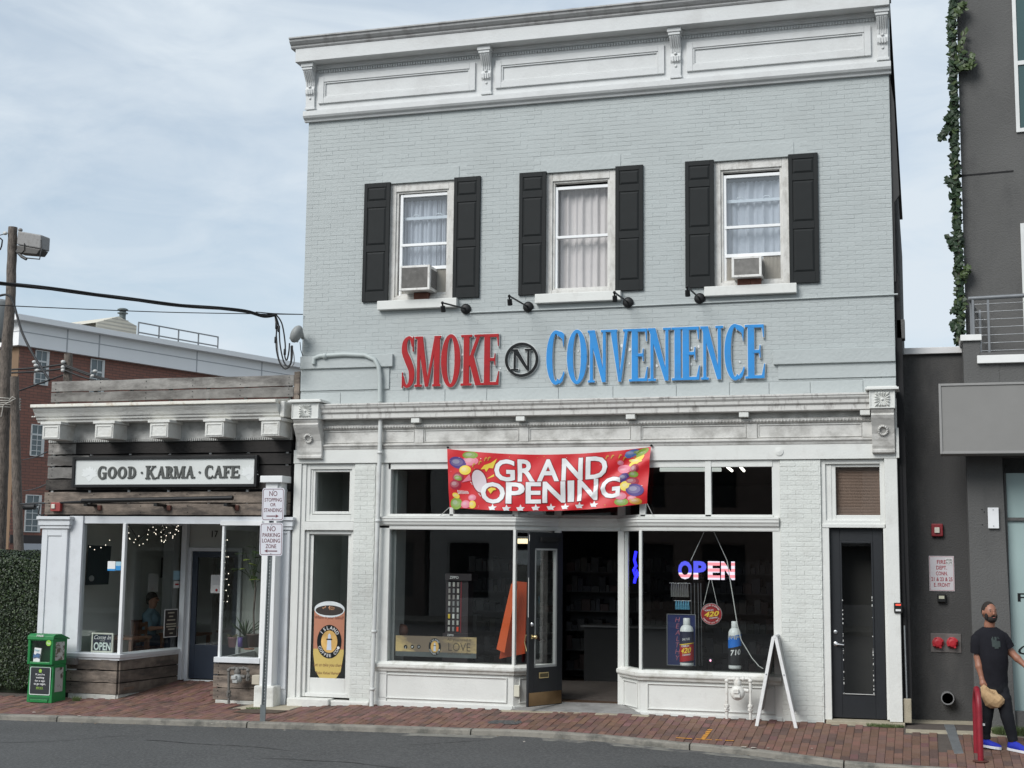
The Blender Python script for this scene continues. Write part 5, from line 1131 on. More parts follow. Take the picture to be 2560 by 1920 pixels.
for (x0, y0), (x1, y1) in zip(pts, pts[1:]):
    n = int(abs(y1-y0)*2.3)
    for _ in range(n):
        t = random.random(); off = random.gauss(-3, 4.6); px, py = lerp(x0, x1, t)+off-3, lerp(y0, y1, t)+random.uniform(-4, 4)
        if off > 7: continue
        c = V(px, py, 1.05+random.uniform(-.1, .25)); leafquad(l2 if random.random() < .16 else m, c, Vector((random.uniform(-.8, .8), -1, random.uniform(-.2, .9))), random.uniform(.045, .12))
spr = [((2390, 165), (2412, 78), 12, 1), ((2392, 170), (2410, 130), 18, 0), ((2398, 165), (2425, 160), 30, 1), ((2385, 290), (2352, 345), 60, 0), ((2390, 270), (2365, 300), 24, 0), ((2385, 460), (2366, 445), 24, 0), ((2392, 620), (2370, 590), 30, 0), ((2408, 690), (2422, 665), 34, 1), ((2395, 30), (2410, 5), 22, 1), ((2392, 470), (2380, 490), 18, 0), ((2405, 820), (2378, 808), 22, 0), ((2402, 750), (2382, 778), 18, 0), ((2425, 160), (2433, 135), 24, 1), ((2385, 45), (2374, 60), 16, 0)]
for (a, b, n, lt) in spr:
    stm.tube([V(a[0], a[1], 1.0), V((a[0]+b[0])/2, (a[1]+b[1])/2+6, .98), V(b[0], b[1], .98)], .006, 4)
    for _ in range(n*2):
        t = random.random(); c = V(lerp(a[0], b[0], t)+random.gauss(0, 4), lerp(a[1], b[1], t)+6*sin(pi*t)+random.gauss(0, 4), 1.0+random.uniform(-.06, .06)); leafquad(l2 if lt else m, c, Vector((random.uniform(-.7, .7), -1, random.uniform(-.2, .9))), random.uniform(.06, .1))
tag(m.build('foliage', IV[0], iv), kind='stuff'); tag(l2.build('young_foliage', IV[1], iv), kind='stuff'); stm.build('stem', POLE, iv)

# ================================================================== FAR BRICK BUILDING (LEFT)
FB = thing('brick_apartment_block', 'long red brick block with wide white top band and sloping line beyond the cafe', 'building', (-38, 34, 0))
FO = Vector((WX(43, 1000, 34), 34, 0)); dF = Vector((sin(RD(17.9)), cos(RD(17.9)), 0)); nF = Vector((dF.y, -dF.x, 0))
RB_ = mat('far_red_brick', (.14, .06, .045), .9, .12, 3)
t_ = RB_.node_tree; bt = t_.nodes.new('ShaderNodeTexBrick'); bt.inputs['Scale'].default_value = 1; bt.inputs['Brick Width'].default_value = .42; bt.inputs['Row Height'].default_value = .135; bt.inputs['Mortar Size'].default_value = .012
bt.inputs['Color1'].default_value = (.26, .115, .085, 1); bt.inputs['Color2'].default_value = (.21, .1, .078, 1); bt.inputs['Mortar'].default_value = (.1, .07, .06, 1)
uvn = t_.nodes.new('ShaderNodeUVMap'); t_.links.new(uvn.outputs[0], bt.inputs[0]); t_.links.new(bt.outputs[0], t_.nodes['Principled BSDF'].inputs['Base Color'])
def fbox(mb, a, b, f, k, z0, z1):
    vs = [FO+dF*a+nF*f, FO+dF*b+nF*f, FO+dF*b-nF*k, FO+dF*a-nF*k]; mb.hexa([(v.x, v.y, z0) for v in vs], [(v.x, v.y, z1) for v in vs])
def fpx(px, py, f=0):
    d = fw*FPX+rv*(px-1280)+uv*(960-py); C_ = Vector((0, -DIST, CAMZ)); O = FO+nF*f; t = (O-C_).dot(nF)/d.dot(nF); P = C_+d*t; return (P-O).dot(dF), P.z
ztop = fpx(57, 787, .6)[1]; zbb = fpx(47, 862, .3)[1]; LEN = 75
m = MB(); fbox(m, 0, LEN, 0, .02, -.3, zbb); o = m.build('brick_wall', RB_, FB)
uvl = o.data.uv_layers.new(name='UVMap')
for lp in o.data.loops: v = o.data.vertices[lp.vertex_index].co; uvl.data[lp.index].uv = ((Vector(v)-FO).dot(dF), v.z)
m = MB(); fbox(m, -.02, LEN, -.03, 14, -.3, zbb-.02); m.build('end_wall', mat('tan_end_wall', (.2, .13, .08), .9, .1, 1), FB)
WBND = mat('far_white_band', (.82, .82, .82), .6, .03, 1)
m = MB(); fbox(m, -.3, LEN, .28, 14, zbb, ztop-.25); bnd = m.build('white_band', WBND, FB); 
m = MB(); fbox(m, -.7, LEN, .7, 14.5, ztop-.25, ztop); m.build('roof_edge', WBND, FB)
zl = fpx(50, 827, .3)[1]; m = MB(); fbox(m, -.31, LEN, .3, .27, zl-.03, zl+.01); m.build('band_joint', mat('thin_joint_grey', (.42, .43, .45), .7), bnd)
for px, py in ((169, 850), (248, 880), (492, 920), (655, 920)): a_, _ = fpx(px, py, .3); m = MB(); fbox(m, a_-.03, a_+.03, .3, .27, zbb+.01, ztop-.26); m.build('band_joint', mat('thin_joint_grey', (1,)*3), bnd)
WGL = mat('far_window_glass', (.09, .12, .13), .15, .1, 2, spec=.7); WFR = mat('far_window_frame', (.6, .61, .6), .6)
def fwin(px0, py0, px1, py1, top):
    a0_, z1_ = fpx(px0, py0); a1_, z0_ = fpx(px1, py1); z1_ = fpx(px1, py0+6)[1] if 0 else z1_
    w_ = MB(); fr_ = .045
    fbox(w_, a0_, a1_, .06, .1, z0_, z0_+fr_); fbox(w_, a0_, a1_, .06, .1, z1_-fr_, z1_); fbox(w_, a0_, a0_+fr_, .061, .1, z0_, z1_); fbox(w_, a1_-fr_*3.2, a1_, .061, .1, z0_, z1_)
    zm_ = lerp(z0_, z1_, .68); fbox(w_, a0_, a1_, .055, .1, zm_-.04, zm_+.04); o = w_.build('window', WFR, FB)
    g_ = MB(); fbox(g_, a0_+fr_, a1_-fr_, .02, .01, z0_+fr_, z1_-fr_); g_.build('pane', WGL, o)
    b_ = MB(); xm = (a0_+a1_-fr_)/2; fbox(b_, xm-.015, xm+.015, .045, .01, z0_, z1_)
    for t in (.17, .34, .51): zq = lerp(z0_, z1_, t); fbox(b_, a0_+.05, a1_-.05, .044, .01, zq-.015, zq+.015)
    zq = lerp(z0_, z1_, .84); 
    b_.build('glazing_bars', WFR, o)
fwin(88, 874, 118, 965, 0); fwin(226, 896, 256, 1000, 0); fwin(78, 1060, 107, 1142, 0); fwin(64, 1236, 98, 1331, 0); fwin(215, 1085, 242, 1170, 0)
zb2 = fpx(60, 1358)[1]; m = MB(); fbox(m, 0, LEN, .05, 0, zb2-.0, zb2+.35); m.build('dark_band', mat('dark_band', (.04, .035, .035), .8), FB)
m = MB(); fbox(m, .3, LEN, .06, 0, -.3, zb2-.01); gb = m.build('pale_ground_floor', mat('pale_ground_floor', (.42, .43, .46), .8, .05, 1), FB)
a0_, z1_ = fpx(79, 1383); m = MB(); fbox(m, a0_, a0_+1.4, .09, 0, z1_-1.3, z1_); m.build('ground_window', WGL, gb)
# things on its roof
def froof(px, py, f=-2.0): return fpx(px, py, f)
a_, z_ = fpx(306, 800, -2.5); O_ = FO-nF*2.5+dF*a_
vt = thing('roof_vent', 'grey mushroom vent on the gabled roof housing of the brick block', 'vent', (O_.x, O_.y, z_)); zt1 = fpx(306, 771, -2.5)[1]; zb1 = fpx(306, 800, -2.5)[1]; h_ = zt1-zb1
VM = mat('vent_grey', (.1, .12, .12), .6)
MB().lathe([(h_*.30, -h_*.1), (h_*.27, h_*.25), (h_*.28, h_*.5), (h_*.28, h_*.8)], (O_.x, O_.y, zb1), 'z', 16).build('vent_neck', VM, vt)
MB().lathe([(h_*.45, h_*.55), (h_*.45, h_*.62), (h_*.28, h_*.66)], (O_.x, O_.y, zb1), 'z', 16).build('vent_ring', VM, vt); MB().lathe([(h_*.45, h_*.82), (h_*.46, h_*.92), (h_*.3, h_*1.0)], (O_.x, O_.y, zb1), 'z', 16).build('vent_cap', VM, vt)
gh = MB(); ag, zg = fpx(297, 792, -1.5); ae, ze = fpx(342, 815, -1.5); ab, zbg = fpx(235, 803, -1.5)
def P3(a, f, z): v = FO+dF*a+nF*f; return (v.x, v.y, z)
apx, zapx = fpx(297, 791, -1.5); 
gh.add([P3(apx, -1.5, ztop-.3), P3(ae, -1.5, ztop-.3), P3(ae, -1.5, ze), P3(apx, -1.5, zapx), P3(apx, -6, ztop-.3), P3(ae, -6, ztop-.3), P3(ae, -6, ze), P3(apx, -6, zapx)], [(0, 1, 2, 3), (4, 7, 6, 5), (0, 3, 7, 4), (1, 5, 6, 2), (3, 2, 6, 7), (0, 4, 5, 1)])
O2 = Vector(P3(apx, -3, ztop)); GH = thing('roof_housing', 'small cream clapboard gabled housing on the roof of the brick block', 'roof housing', O2)
gh.build('housing_wall', mat('cream_clapboard', (.55, .52, .44), .8, .05, 2), GH)
gh = MB(); al_, zal = fpx(240, 806, -1.5)
gh.add([P3(al_, -1.5, ztop-.3), P3(apx, -1.5, ztop-.3), P3(apx, -1.5, zapx-.02), P3(al_, -1.5, zal)], [(0, 1, 2, 3)]); gh.add([P3(al_, -1.5, zal), P3(apx, -1.5, zapx), P3(apx, -6, zapx), P3(al_, -6, zal)], [(0, 1, 2, 3)]); gh.build('side_wall', mat('cream_clapboard', (1,)*3), GH)
for k in range(6):
    m = MB(); z = lerp(ztop, zapx, .1+k*.15); m.box(0, 1, 0, 1, 0, 1); m.v = []; 
    a1q = lerp(al_, apx, max(0, (z-zal)/(zapx-zal))) if z > zal else al_; a2q = lerp(ae, apx, max(0, (z-ze)/(zapx-ze))) if z > ze else ae
    fb2 = MB(); vs = [P3(a1q+.05, -1.47, z), P3(a2q-.05, -1.47, z), P3(a2q-.05, -1.5, z), P3(a1q+.05, -1.5, z)]; fb2.hexa(vs, [(v[0], v[1], v[2]+.05) for v in vs]); fb2.build('clapboard', mat('clapboard_edge', (.36, .34, .3), .8), GH)
# guard rail on the far roof
GR = thing('roof_guard_rail', 'grey metal guard rail on the roof of the brick block', 'railing', FO+dF*30+Vector((0, 0, ztop)))
r0_, zr0 = fpx(346, 806, -.8); r1_, zr1 = fpx(546, 840, -.8); zr = zr0
for i, px in enumerate((346, 398, 447, 497, 546)):
    a_, z_ = fpx(px, 820, -.8); MB().tube([P3(a_, -.8, ztop-.1), P3(a_, -.8, zr)], .04, 5).build('rail_post', RL, GR)
for k in (0, .55): MB().tube([P3(r0_, -.8, zr-(zr-ztop)*k), P3(r1_, -.8, zr-(zr-ztop)*k)], .04, 5).build('rail_bar', RL, GR)
for (px, w_, h2) in ((190, 60, 9),):
    a0_, z0_ = fpx(150, 800, -3); a1_, _ = fpx(226, 800, -3); zt2 = fpx(190, 800, -3)[1]+.0
    m = MB(); n = 12; vs = []
    for k in range(n+1): t = k/n; vs += [P3(lerp(a0_, a1_, t), -3, ztop-.3), P3(lerp(a0_, a1_, t), -3, ztop+.1+.7*sin(pi*min(1, t*1.3)*.5)*(1 if t < .98 else .9)), P3(lerp(a0_, a1_, t), -6, ztop+.1+.7*sin(pi*min(1, t*1.3)*.5))]
    m.add(vs, [(3*k+j, 3*k+3+j, 3*k+4+j, 3*k+1+j) for k in range(n) for j in (0, 1)], True); m.build('curved_roof_panel', mat('pale_roof_metal', (.42, .44, .46), .5), FB)

# ================================================================== ADDED BUILDINGS ACROSS THE STREET (invented so the panes have something to reflect)
for (x0_, x1_, h_, colr, lab) in ((-34, -18.2, 6.4, (.10, .075, .065), 'dark brick building across the street, leftmost one reflected in the panes'), (-18, -11.2, 7.2, (.42, .41, .39), 'pale rendered building across the street, reflected in the left shop window'), (-11, -4.2, 6.0, (.16, .12, .10), 'brown building across the street, reflected in the right shop window'), (-4, 26, 6.8, (.3, .29, .28), 'grey building across the street behind the camera')):
    OB = thing('opposite_building', lab, 'building', ((x0_+x1_)/2, -31, 0), 'buildings across the street')
    cm_ = mat('opposite_wall_%d' % int(-x0_), colr, .9, .15, 2); wn_ = []; x = x0_+.9
    while x < x1_-1.6: wn_ += [(x, x+1.2, 3.9, 5.3), (x-.2, x+1.5, .5, 2.7)]; x += 2.6
    m = MB().wall(x0_, x1_, -.3, h_, 31, wn_, .2); m.v = [(vx, -vy, vz) for vx, vy, vz in m.v]; m.build('front_wall', cm_, OB)
    box('building_body', x0_, x1_, -40, -31.25, -.3, h_, DARK, OB)
    for (a_, b_, c_w, d_w) in wn_: MB().frame(a_, b_, c_w, d_w, .07, -31.15, -31.05).build('window_frame', cm_, OB)
# ================================================================== SHOP SIGN LETTERS
random.seed(21)
LZ0, LZ1 = 4.615, 5.365
SM = thing('smoke_sign', 'red raised serif letters spelling SMOKE on the grey brick wall', 'sign', (-6.7, 0, 5)); CO = thing('convenience_sign', 'sky blue raised serif letters spelling CONVENIENCE on the grey brick wall', 'sign', (-3.7, 0, 5))
TH, TN = .088, .034
a8 = lambda v: v*.35262+720
a2_ = lambda v: v*.36166+1460
for li, (k, a, b) in enumerate((('S', 806, 896), ('M', 900, 1083), ('O', 1085, 1221), ('K', 1228, 1377), ('E', 1374, 1497))):
    x0, x1 = WX(a8(a), 905, -.05), WX(a8(b), 905, -.05); d = .012 if k in 'SO' else 0
    letter('letter', k, x0, x1-x0, LZ0-d, LZ1-LZ0+2*d, TH, TN+.01, -.02-.0025*(li % 2), RED, SM, .035, LBACK, .009)
for li, (k, a, b) in enumerate((('C', a8(1832), a8(1962)), ('O', a8(1978), a8(2119)), ('N', a2_(28), a2_(163)), ('V', a2_(158), a2_(328)), ('E', a2_(313), a2_(440)), ('N', a2_(443), a2_(600)), ('I', a2_(604), a2_(690)), ('E', a2_(665), a2_(800)), ('N', a2_(808), a2_(962)), ('C', a2_(971), a2_(1111)), ('E', a2_(1115), a2_(1250)))):
    x0, x1 = WX(a, 885, -.05), WX(b, 885, -.05); d = .012 if k in 'CO' else 0
    letter('letter', k, x0, x1-x0, LZ0-d, LZ1-LZ0+2*d, TH, TN+.008, -.02-.0025*(li % 2), BLUE, CO, .035, LBACK, .009)
EM = thing('round_n_emblem', 'black letter N inside a black ring between SMOKE and CONVENIENCE', 'sign', (-5.6, 0, 5)); c_ = W(1303.8, 899, -.04)
def ring(name, cx, cz_, r0, r1, y0, y1, m, parent, n=48, e=1.0):
    mb = MB(); o = ell(cx, cz_, r1*e, r1, n); i_ = ell(cx, cz_, r0*e, r0, n); n += 1
    vs = [(p[0], y0, p[1]) for p in o]+[(p[0], y0, p[1]) for p in i_]+[(p[0], y1, p[1]) for p in o]+[(p[0], y1, p[1]) for p in i_]; f = []
    for k in range(n-1): f += [(k, k+1, n+k+1, n+k), (k, 2*n+k, 2*n+k+1, k+1), (n+k, n+k+1, 3*n+k+1, 3*n+k)]
    return mb.add(vs, f).build(name, m, parent)
ring('emblem_ring', c_[0], c_[1], .213, .25, -.05, -.02, INK, EM); ring('ring_backing', c_[0], c_[1], .205, .258, -.03, 0, LBACK, EM)
letter('letter', 'N', c_[0]-.155, .31, c_[1]-.155, .31, .075, .03, -.02, INK, EM, .03, LBACK, .008)
# patches left by an older sign
wp = mat('bare_white_plaster', (.72, .73, .73), .8)
for px, py in ((1436, 879), (1446, 878), (1370, 885), (1471, 916), (1488, 917), (1555, 864), (1575, 874), (1574, 909), (1642, 915), (1696, 912), (1729, 870), (1747, 867), (1830, 862), (1850, 905), (1545, 885), (1728, 911), (1156, 887), (1155, 925), (1251, 921), (1270, 924)):
    q = W(px, py); r = random.uniform(.012, .026); n = 7; MB().extr([(q[0]+r*random.uniform(.5, 1)*cos(2*pi*k/n), q[1]+r*random.uniform(.6, 1.2)*sin(2*pi*k/n)) for k in range(n)], -.013, .0).build('plaster_patch', wp, B)
# gooseneck wall lamps
def lamp(px, py, ex_, ey_, label):
    c = V(px, py, -.03); t = thing('wall_lamp', label, 'lamp', (c.x, 0, c.z), 'black sign lamps on the grey wall')
    MB().lathe([(.078, -.03), (.078, .0), (.072, .015), (.05, .03), (.02, .034)], c, 'y', 24).build('lamp_base', BLACK, t)
    e = V(ex_, ey_, -.95); MB().tube([c+Vector((0, -.02, .0)), e], .013, 8).build('lamp_arm', BLACK, t)
    MB().ball(e, .022, .022, .022, 10, 6).build('lamp_joint', BLACK, t)
    d = Vector((.0, .05, -.12)); MB().tube([e+Vector((0, 0, -.01)), e+d*.35, e+d*.36, e+d*1.0, e+d*1.02], [.012, .012, .033, .036, .03], 12, False).build('lamp_head', BLACK, t)
for (a, b, c, d), lb in zip(((1164, 772, 1106, 757), (1320, 767, 1273, 740), (1570, 756, 1536, 731), (1749, 746, 1718, 717)), ('black arm lamp below the left upstairs window', 'black arm lamp below the middle window, left of its sill', 'black arm lamp at the right end of the middle window sill', 'black arm lamp below the right upstairs window')): lamp(a, b, c, d, lb)

# ================================================================== BANNER
BN = thing('grand_opening_banner', 'red GRAND OPENING banner with balloons and stars tied across the shopfront', 'banner', (-5.1, -.1, 3.3))
def bmap(u, v, off=0.0):
    top = lerp(lerp(1122, 1116.6, u), 0, 0)+17.5*4*u*(1-u)*.98; bot = lerp(1268, 1258.7, u)+14*4*u*(1-u)
    px = lerp(lerp(1118, 1627, u), lerp(1123, 1617.5, u), v); py = lerp(top, bot, v)
    fold = .026*sin((u*1.2+v*.55)*9)*v*(.4+u)+.02*math.exp(-((u+.55*v-1.12)/.05)**2)*1.4-.016*math.exp(-((u+.42*v-.98)/.04)**2)+.006*sin(u*37+v*11)
    Y = -.13-fold-off; a = W(px, py, -.13); return Vector((a[0], Y, a[1]))
def patch(name, m, parent, y=-.0, nu=60, nv=18, u0=0, u1=1, v0=0, v1=1):
    mb = MB(); mb.add([bmap(lerp(u0, u1, i/nu), lerp(v0, v1, j/nv), y) for i in range(nu+1) for j in range(nv+1)], [(i*(nv+1)+j, i*(nv+1)+j+1, (i+1)*(nv+1)+j+1, (i+1)*(nv+1)+j) for i in range(nu) for j in range(nv)], True); return mb.build(name, m, parent)
BRED = mat('banner_red', c8(196, 30, 38), .45, .05, 3, .15, 60); patch('banner_cloth', BRED, BN)
b2 = BN
BWH = mat('banner_white_print', (.72, .72, .72), .5); BOUT = mat('banner_dark_outline', c8(128, 18, 26), .5)
def bt(s, u0, u1, v0, v1, m, off, bold, tilt=0, sub=2):
    def f(x, z):
        u = lerp(u0, u1, x); v = lerp(v1, v0, z)-tilt*(x-.5); return bmap(u, v, off)
    return txt('lettering', s, 0, 1, 0, 1, 0, m, BN, bold=bold, mapf=f, cuts=sub)
def spell(word, spans, v0a, v0b, m, off, bold, grow):
    for ch, (a, b) in zip(word, spans):
        u0, u1 = (a-75)/2085, (b-75)/2085; t = ((u0+u1)/2-.16)/.7; vt = lerp(v0a[0], v0b[0], t); vb = lerp(v0a[1], v0b[1], t)
        def f(x, z, u0=u0, u1=u1, vt=vt, vb=vb): return bmap(lerp(u0-grow, u1+grow, x), lerp(vb+grow*2.5, vt-grow*2.5, z), off)
        txt('lettering', ch, 0, 1, 0, 1, 0, m, BN, bold=bold, mapf=f, cuts=2)
sp_ = [(412, 665), (675, 875), (885, 1045), (1060, 1295), (1318, 1385), (1420, 1632), (1662, 1868)]
spell('OPENING', sp_, (.515, .89), (.45, .83), BOUT, .005, .085, .004); spell('OPENING', sp_, (.515, .89), (.45, .83), BWH, .01, .05, 0)
sg_ = [(555, 768), (797, 980), (1000, 1228), (1253, 1470), (1500, 1722)]; spell('GRAND', sg_, (.105, .49), (.06, .46), BOUT, .004, .085, .004); spell('GRAND', sg_, (.105, .49), (.06, .46), BWH, .008, .05, 0)
def bpoly(name, pts, m, off):
    mb = MB(); bm_ = bmesh.new(); vs = [bm_.verts.new((p[0], p[1], 0)) for p in pts]; bm_.faces.new(vs); bmesh.ops.triangulate(bm_, faces=bm_.faces[:]); bmesh.ops.subdivide_edges(bm_, edges=bm_.edges[:], cuts=1)
    v2 = [bmap((v.co.x-75)/2085, (v.co.y-lerp(90, 68, (v.co.x-75)/2085)-70*4*((v.co.x-75)/2085)*(1-(v.co.x-75)/2085))/585, off) for v in bm_.verts]; bm_.verts.index_update(); f = [tuple(x.index for x in q.verts) for q in bm_.faces]; bm_.free()
    return mb.add(v2, f).build(name, m, BN)
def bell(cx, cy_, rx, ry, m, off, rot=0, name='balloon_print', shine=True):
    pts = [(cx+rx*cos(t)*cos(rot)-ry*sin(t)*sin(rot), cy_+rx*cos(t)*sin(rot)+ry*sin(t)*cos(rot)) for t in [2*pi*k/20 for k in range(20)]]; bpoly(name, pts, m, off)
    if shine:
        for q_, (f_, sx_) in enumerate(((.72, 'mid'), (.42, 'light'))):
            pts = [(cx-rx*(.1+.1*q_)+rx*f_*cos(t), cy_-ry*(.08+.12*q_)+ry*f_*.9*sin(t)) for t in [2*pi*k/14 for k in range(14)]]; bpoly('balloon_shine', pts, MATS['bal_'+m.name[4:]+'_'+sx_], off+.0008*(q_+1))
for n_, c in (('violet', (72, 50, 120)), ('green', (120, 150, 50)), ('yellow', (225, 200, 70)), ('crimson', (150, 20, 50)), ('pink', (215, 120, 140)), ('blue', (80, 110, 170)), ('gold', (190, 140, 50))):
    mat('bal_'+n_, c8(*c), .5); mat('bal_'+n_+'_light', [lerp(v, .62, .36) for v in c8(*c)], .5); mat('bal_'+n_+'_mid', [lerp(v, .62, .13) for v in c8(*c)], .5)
Q = MATS
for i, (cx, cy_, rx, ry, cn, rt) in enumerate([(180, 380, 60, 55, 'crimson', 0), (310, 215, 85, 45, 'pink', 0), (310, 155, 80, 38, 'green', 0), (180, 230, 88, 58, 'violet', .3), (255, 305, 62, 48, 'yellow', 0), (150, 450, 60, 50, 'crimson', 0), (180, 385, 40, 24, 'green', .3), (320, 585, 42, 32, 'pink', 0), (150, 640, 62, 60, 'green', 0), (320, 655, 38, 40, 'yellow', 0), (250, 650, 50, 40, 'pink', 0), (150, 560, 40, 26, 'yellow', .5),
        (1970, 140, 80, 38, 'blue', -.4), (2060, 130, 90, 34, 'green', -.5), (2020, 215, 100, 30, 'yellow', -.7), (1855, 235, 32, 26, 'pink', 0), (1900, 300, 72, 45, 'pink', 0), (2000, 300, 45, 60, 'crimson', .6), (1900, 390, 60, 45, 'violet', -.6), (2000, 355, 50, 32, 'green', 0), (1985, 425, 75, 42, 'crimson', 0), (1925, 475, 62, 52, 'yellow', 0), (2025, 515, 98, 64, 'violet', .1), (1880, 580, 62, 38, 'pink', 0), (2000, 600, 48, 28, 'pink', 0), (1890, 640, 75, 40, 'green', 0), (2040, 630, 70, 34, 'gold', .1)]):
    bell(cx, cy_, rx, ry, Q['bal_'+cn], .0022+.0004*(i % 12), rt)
bpoly('zigzag_print', [(415, 300), (455, 255), (470, 275), (520, 235), (510, 260), (585, 190), (540, 290), (500, 285), (470, 325), (455, 295)], Q['bal_yellow'], .004)
bpoly('zigzag_print', [(475, 395), (550, 350), (552, 372), (500, 390)], Q['bal_yellow'], .004); bpoly('zigzag_print', [(485, 505), (520, 485), (560, 490), (575, 510), (545, 515), (515, 550)], Q['bal_yellow'], .012)
for (x, y) in ((470, 190), (505, 185), (345, 250), (410, 225), (1715, 170), (1770, 165), (1850, 160), (1895, 185)): bpoly('streamer_print', [(x-18, y+25), (x-5, y-10), (x+12, y-15), (x+22, y+5), (x+10, y-2), (x+2, y+5), (x-8, y+28)], Q['bal_gold'], .0075)
# scissor-like party horn
bpoly('horn_print', [(215, 430), (300, 345), (315, 410)], Q['bal_pink'], .0072); 
for s, o_ in ((1.12, .0074), (1, .0082)): bell(398, 420, 72*s, 118*s, BOUT if s > 1 else mat('pale_horn_print', (.6, .52, .55), .5), o_, -.25, 'horn_print', False)
for k in range(9): bpoly('dash_print', [(302+k*12, 425+k*17), (310+k*12, 425+k*17), (318+k*12, 438+k*17), (310+k*12, 438+k*17)], BWH, .007)
for k in range(9): x = 165+k*13; bpoly('comb_print', [(x, 505+k*1.5), (x+5, 505+k*1.5), (x+16, 545), (x+10, 545)], BWH, .0085)
random.seed(5)
for k in range(70):
    x = random.choice([random.uniform(95, 560), random.uniform(1640, 2110), random.uniform(560, 1640)]); y = random.uniform(160, 690) if x < 560 or x > 1640 else random.choice([random.uniform(165, 185), random.uniform(560, 690)]); r = random.uniform(3, 6)
    bpoly('confetti_print', [(x, y-r), (x+r, y), (x, y+r), (x-r, y)], random.choice([BWH, Q['bal_pink'], Q['bal_gold']]), .0035)
for k, (x, y) in enumerate([(535, 695), (685, 705), (830, 707), (990, 705), (1145, 700), (1295, 695), (1447, 685), (1600, 672)]):
    bpoly('star_print', [(x+(48 if i % 2 == 0 else 21)*sin(i*pi/5), min(y-(44 if i % 2 == 0 else 19)*cos(i*pi/5), y+22)) for i in range(10)], BWH, .006)
ro_ = mat('grey_rope', (.5, .5, .48), .8)
MB().tube([bmap(0, 1), V(1100, 1290, -.06)], .005, 5).build('tie_rope', ro_, BN); MB().tube([bmap(1, 1), V(1633, 1290, -.06)], .005, 5).build('tie_rope', ro_, BN)
for u in (0, 1): p = bmap(u, 0); MB().ball(p+Vector((0, .03, .02)), .018, .03, .018, 8, 5).build('tie_knot', BLACK, BN)

# ================================================================== SHOP WINDOW DISPLAY
def led(name, col, s): return mat(name, col, .5, 0, 1, emit=col, estr=s)
OP = thing('led_open_sign', 'lit red, white and blue OPEN sign hanging in the right shop window', 'sign', (-3.0, .2, 2))
YO = .25
ox0, ox1, oz0, oz1 = rect(1696, 1403, 1837, 1449, YO)
LM = bpy.data.materials.new('led_flag_letters'); LM.use_nodes = True; t = LM.node_tree; t.nodes.clear(); n = t.nodes.new; k = t.links.new
o_ = n('ShaderNodeOutputMaterial'); em = n('ShaderNodeEmission'); em.inputs[1].default_value = 1.1; k(em.outputs[0], o_.inputs[0]); co = n('ShaderNodeTexCoord'); sx = n('ShaderNodeSeparateXYZ'); k(co.outputs['Object'], sx.inputs[0])
def mth(op, a, b): q = n('ShaderNodeMath'); q.operation = op; (k(a, q.inputs[0]) if hasattr(a, 'links') else setattr(q.inputs[0], 'default_value', a)); (k(b, q.inputs[1]) if hasattr(b, 'links') else setattr(q.inputs[1], 'default_value', b)); return q.outputs[0]
H_ = oz1-oz0; isb = mth('MULTIPLY', mth('LESS_THAN', sx.outputs[0], lerp(ox0, ox1, .5)), mth('GREATER_THAN', sx.outputs[2], oz0+H_*.36))
st_ = mth('GREATER_THAN', mth('FRACT', mth('DIVIDE', sx.outputs[2], H_*.33), 0), .5)
m1 = n('ShaderNodeMix'); m1.data_type = 'RGBA'; k(st_, m1.inputs[0]); m1.inputs[6].default_value = (.8, .72, .85, 1); m1.inputs[7].default_value = (.95, .3, .35, 1)
m2 = n('ShaderNodeMix'); m2.data_type = 'RGBA'; k(isb, m2.inputs[0]); k(m1.outputs[2], m2.inputs[6]); m2.inputs[7].default_value = (.09, .1, .75, 1); k(m2.outputs[2], em.inputs[0])
for ch, (a, b) in zip('OPEN', ((1695.5, 1730), (1734, 1766), (1770, 1800), (1803, 1837))):
    txt('letter', ch, WX(a, 1426, YO), WX(b, 1426, YO), oz0, oz1, YO, LM, OP, bold=.09, th=.012)
box('acrylic_panel', ox0-.005, ox1+.005, YO+.012, YO+.016, oz0-.01, oz1+.01, glassmat('clear_acrylic', (.8, .8, .85), .4), OP)
STR = mat('hanging_cord', (.55, .55, .53), .7)
for a, b in (((1760, 1330), (1727, 1402)), ((1785, 1330), (1818, 1402))): MB().tube([V(a[0], a[1], YO), V(b[0], b[1], YO)], .005, 5).build('hanging_cord', STR, OP)
MB().tube([V(x, y, YO-.02) for x, y in ((1818, 1402), (1825, 1448), (1832, 1490), (1843, 1560), (1853, 1600), (1868, 1625), (1880, 1645), (1897, 1665), (1908, 1672))], .007, 6).build('power_cord', STR, OP)
RS = thing('round_hanging_sign', 'round red FORMULA 420 sign hanging under the lit OPEN sign', 'sign', (-2.9, .2, 1.3)); c_ = W(1778.5, 1535, YO); R_ = .148
MB().extr(ell(c_[0], c_[1], R_, R_, 32)[:-1], YO-.006, YO+.0).build('sign_disc', mat('grey_disc_rim', (.3, .28, .28), .5), RS)
MB().extr(ell(c_[0], c_[1], R_*.95, R_*.95, 32)[:-1], YO-.009, YO-.006).build('red_disc', mat('deep_sign_red', c8(150, 22, 30), .5), RS); ring('disc_ring', c_[0], c_[1], R_*.66, R_*.7, -.0, .002, mat('dark_sign_red', c8(80, 10, 16), .5), RS).location.y += YO-.011
YL = mat('sign_yellow', c8(225, 190, 60), .5)
def arctext(s, cx, cz_, r, a0, a1, h, Y, m, parent, inward=False, e=1.0):
    for i, ch in enumerate(s):
        if ch == ' ': continue
        a = RD(lerp(a0, a1, i/(len(s)-1))); x, z = cx+r*e*cos(a), cz_+r*sin(a); txt('lettering', ch, x, None, z-h/2, z+h/2, Y, m, parent, bold=.02, th=.001, rot=(a-pi/2)*-1 if not inward else -(a+pi/2))
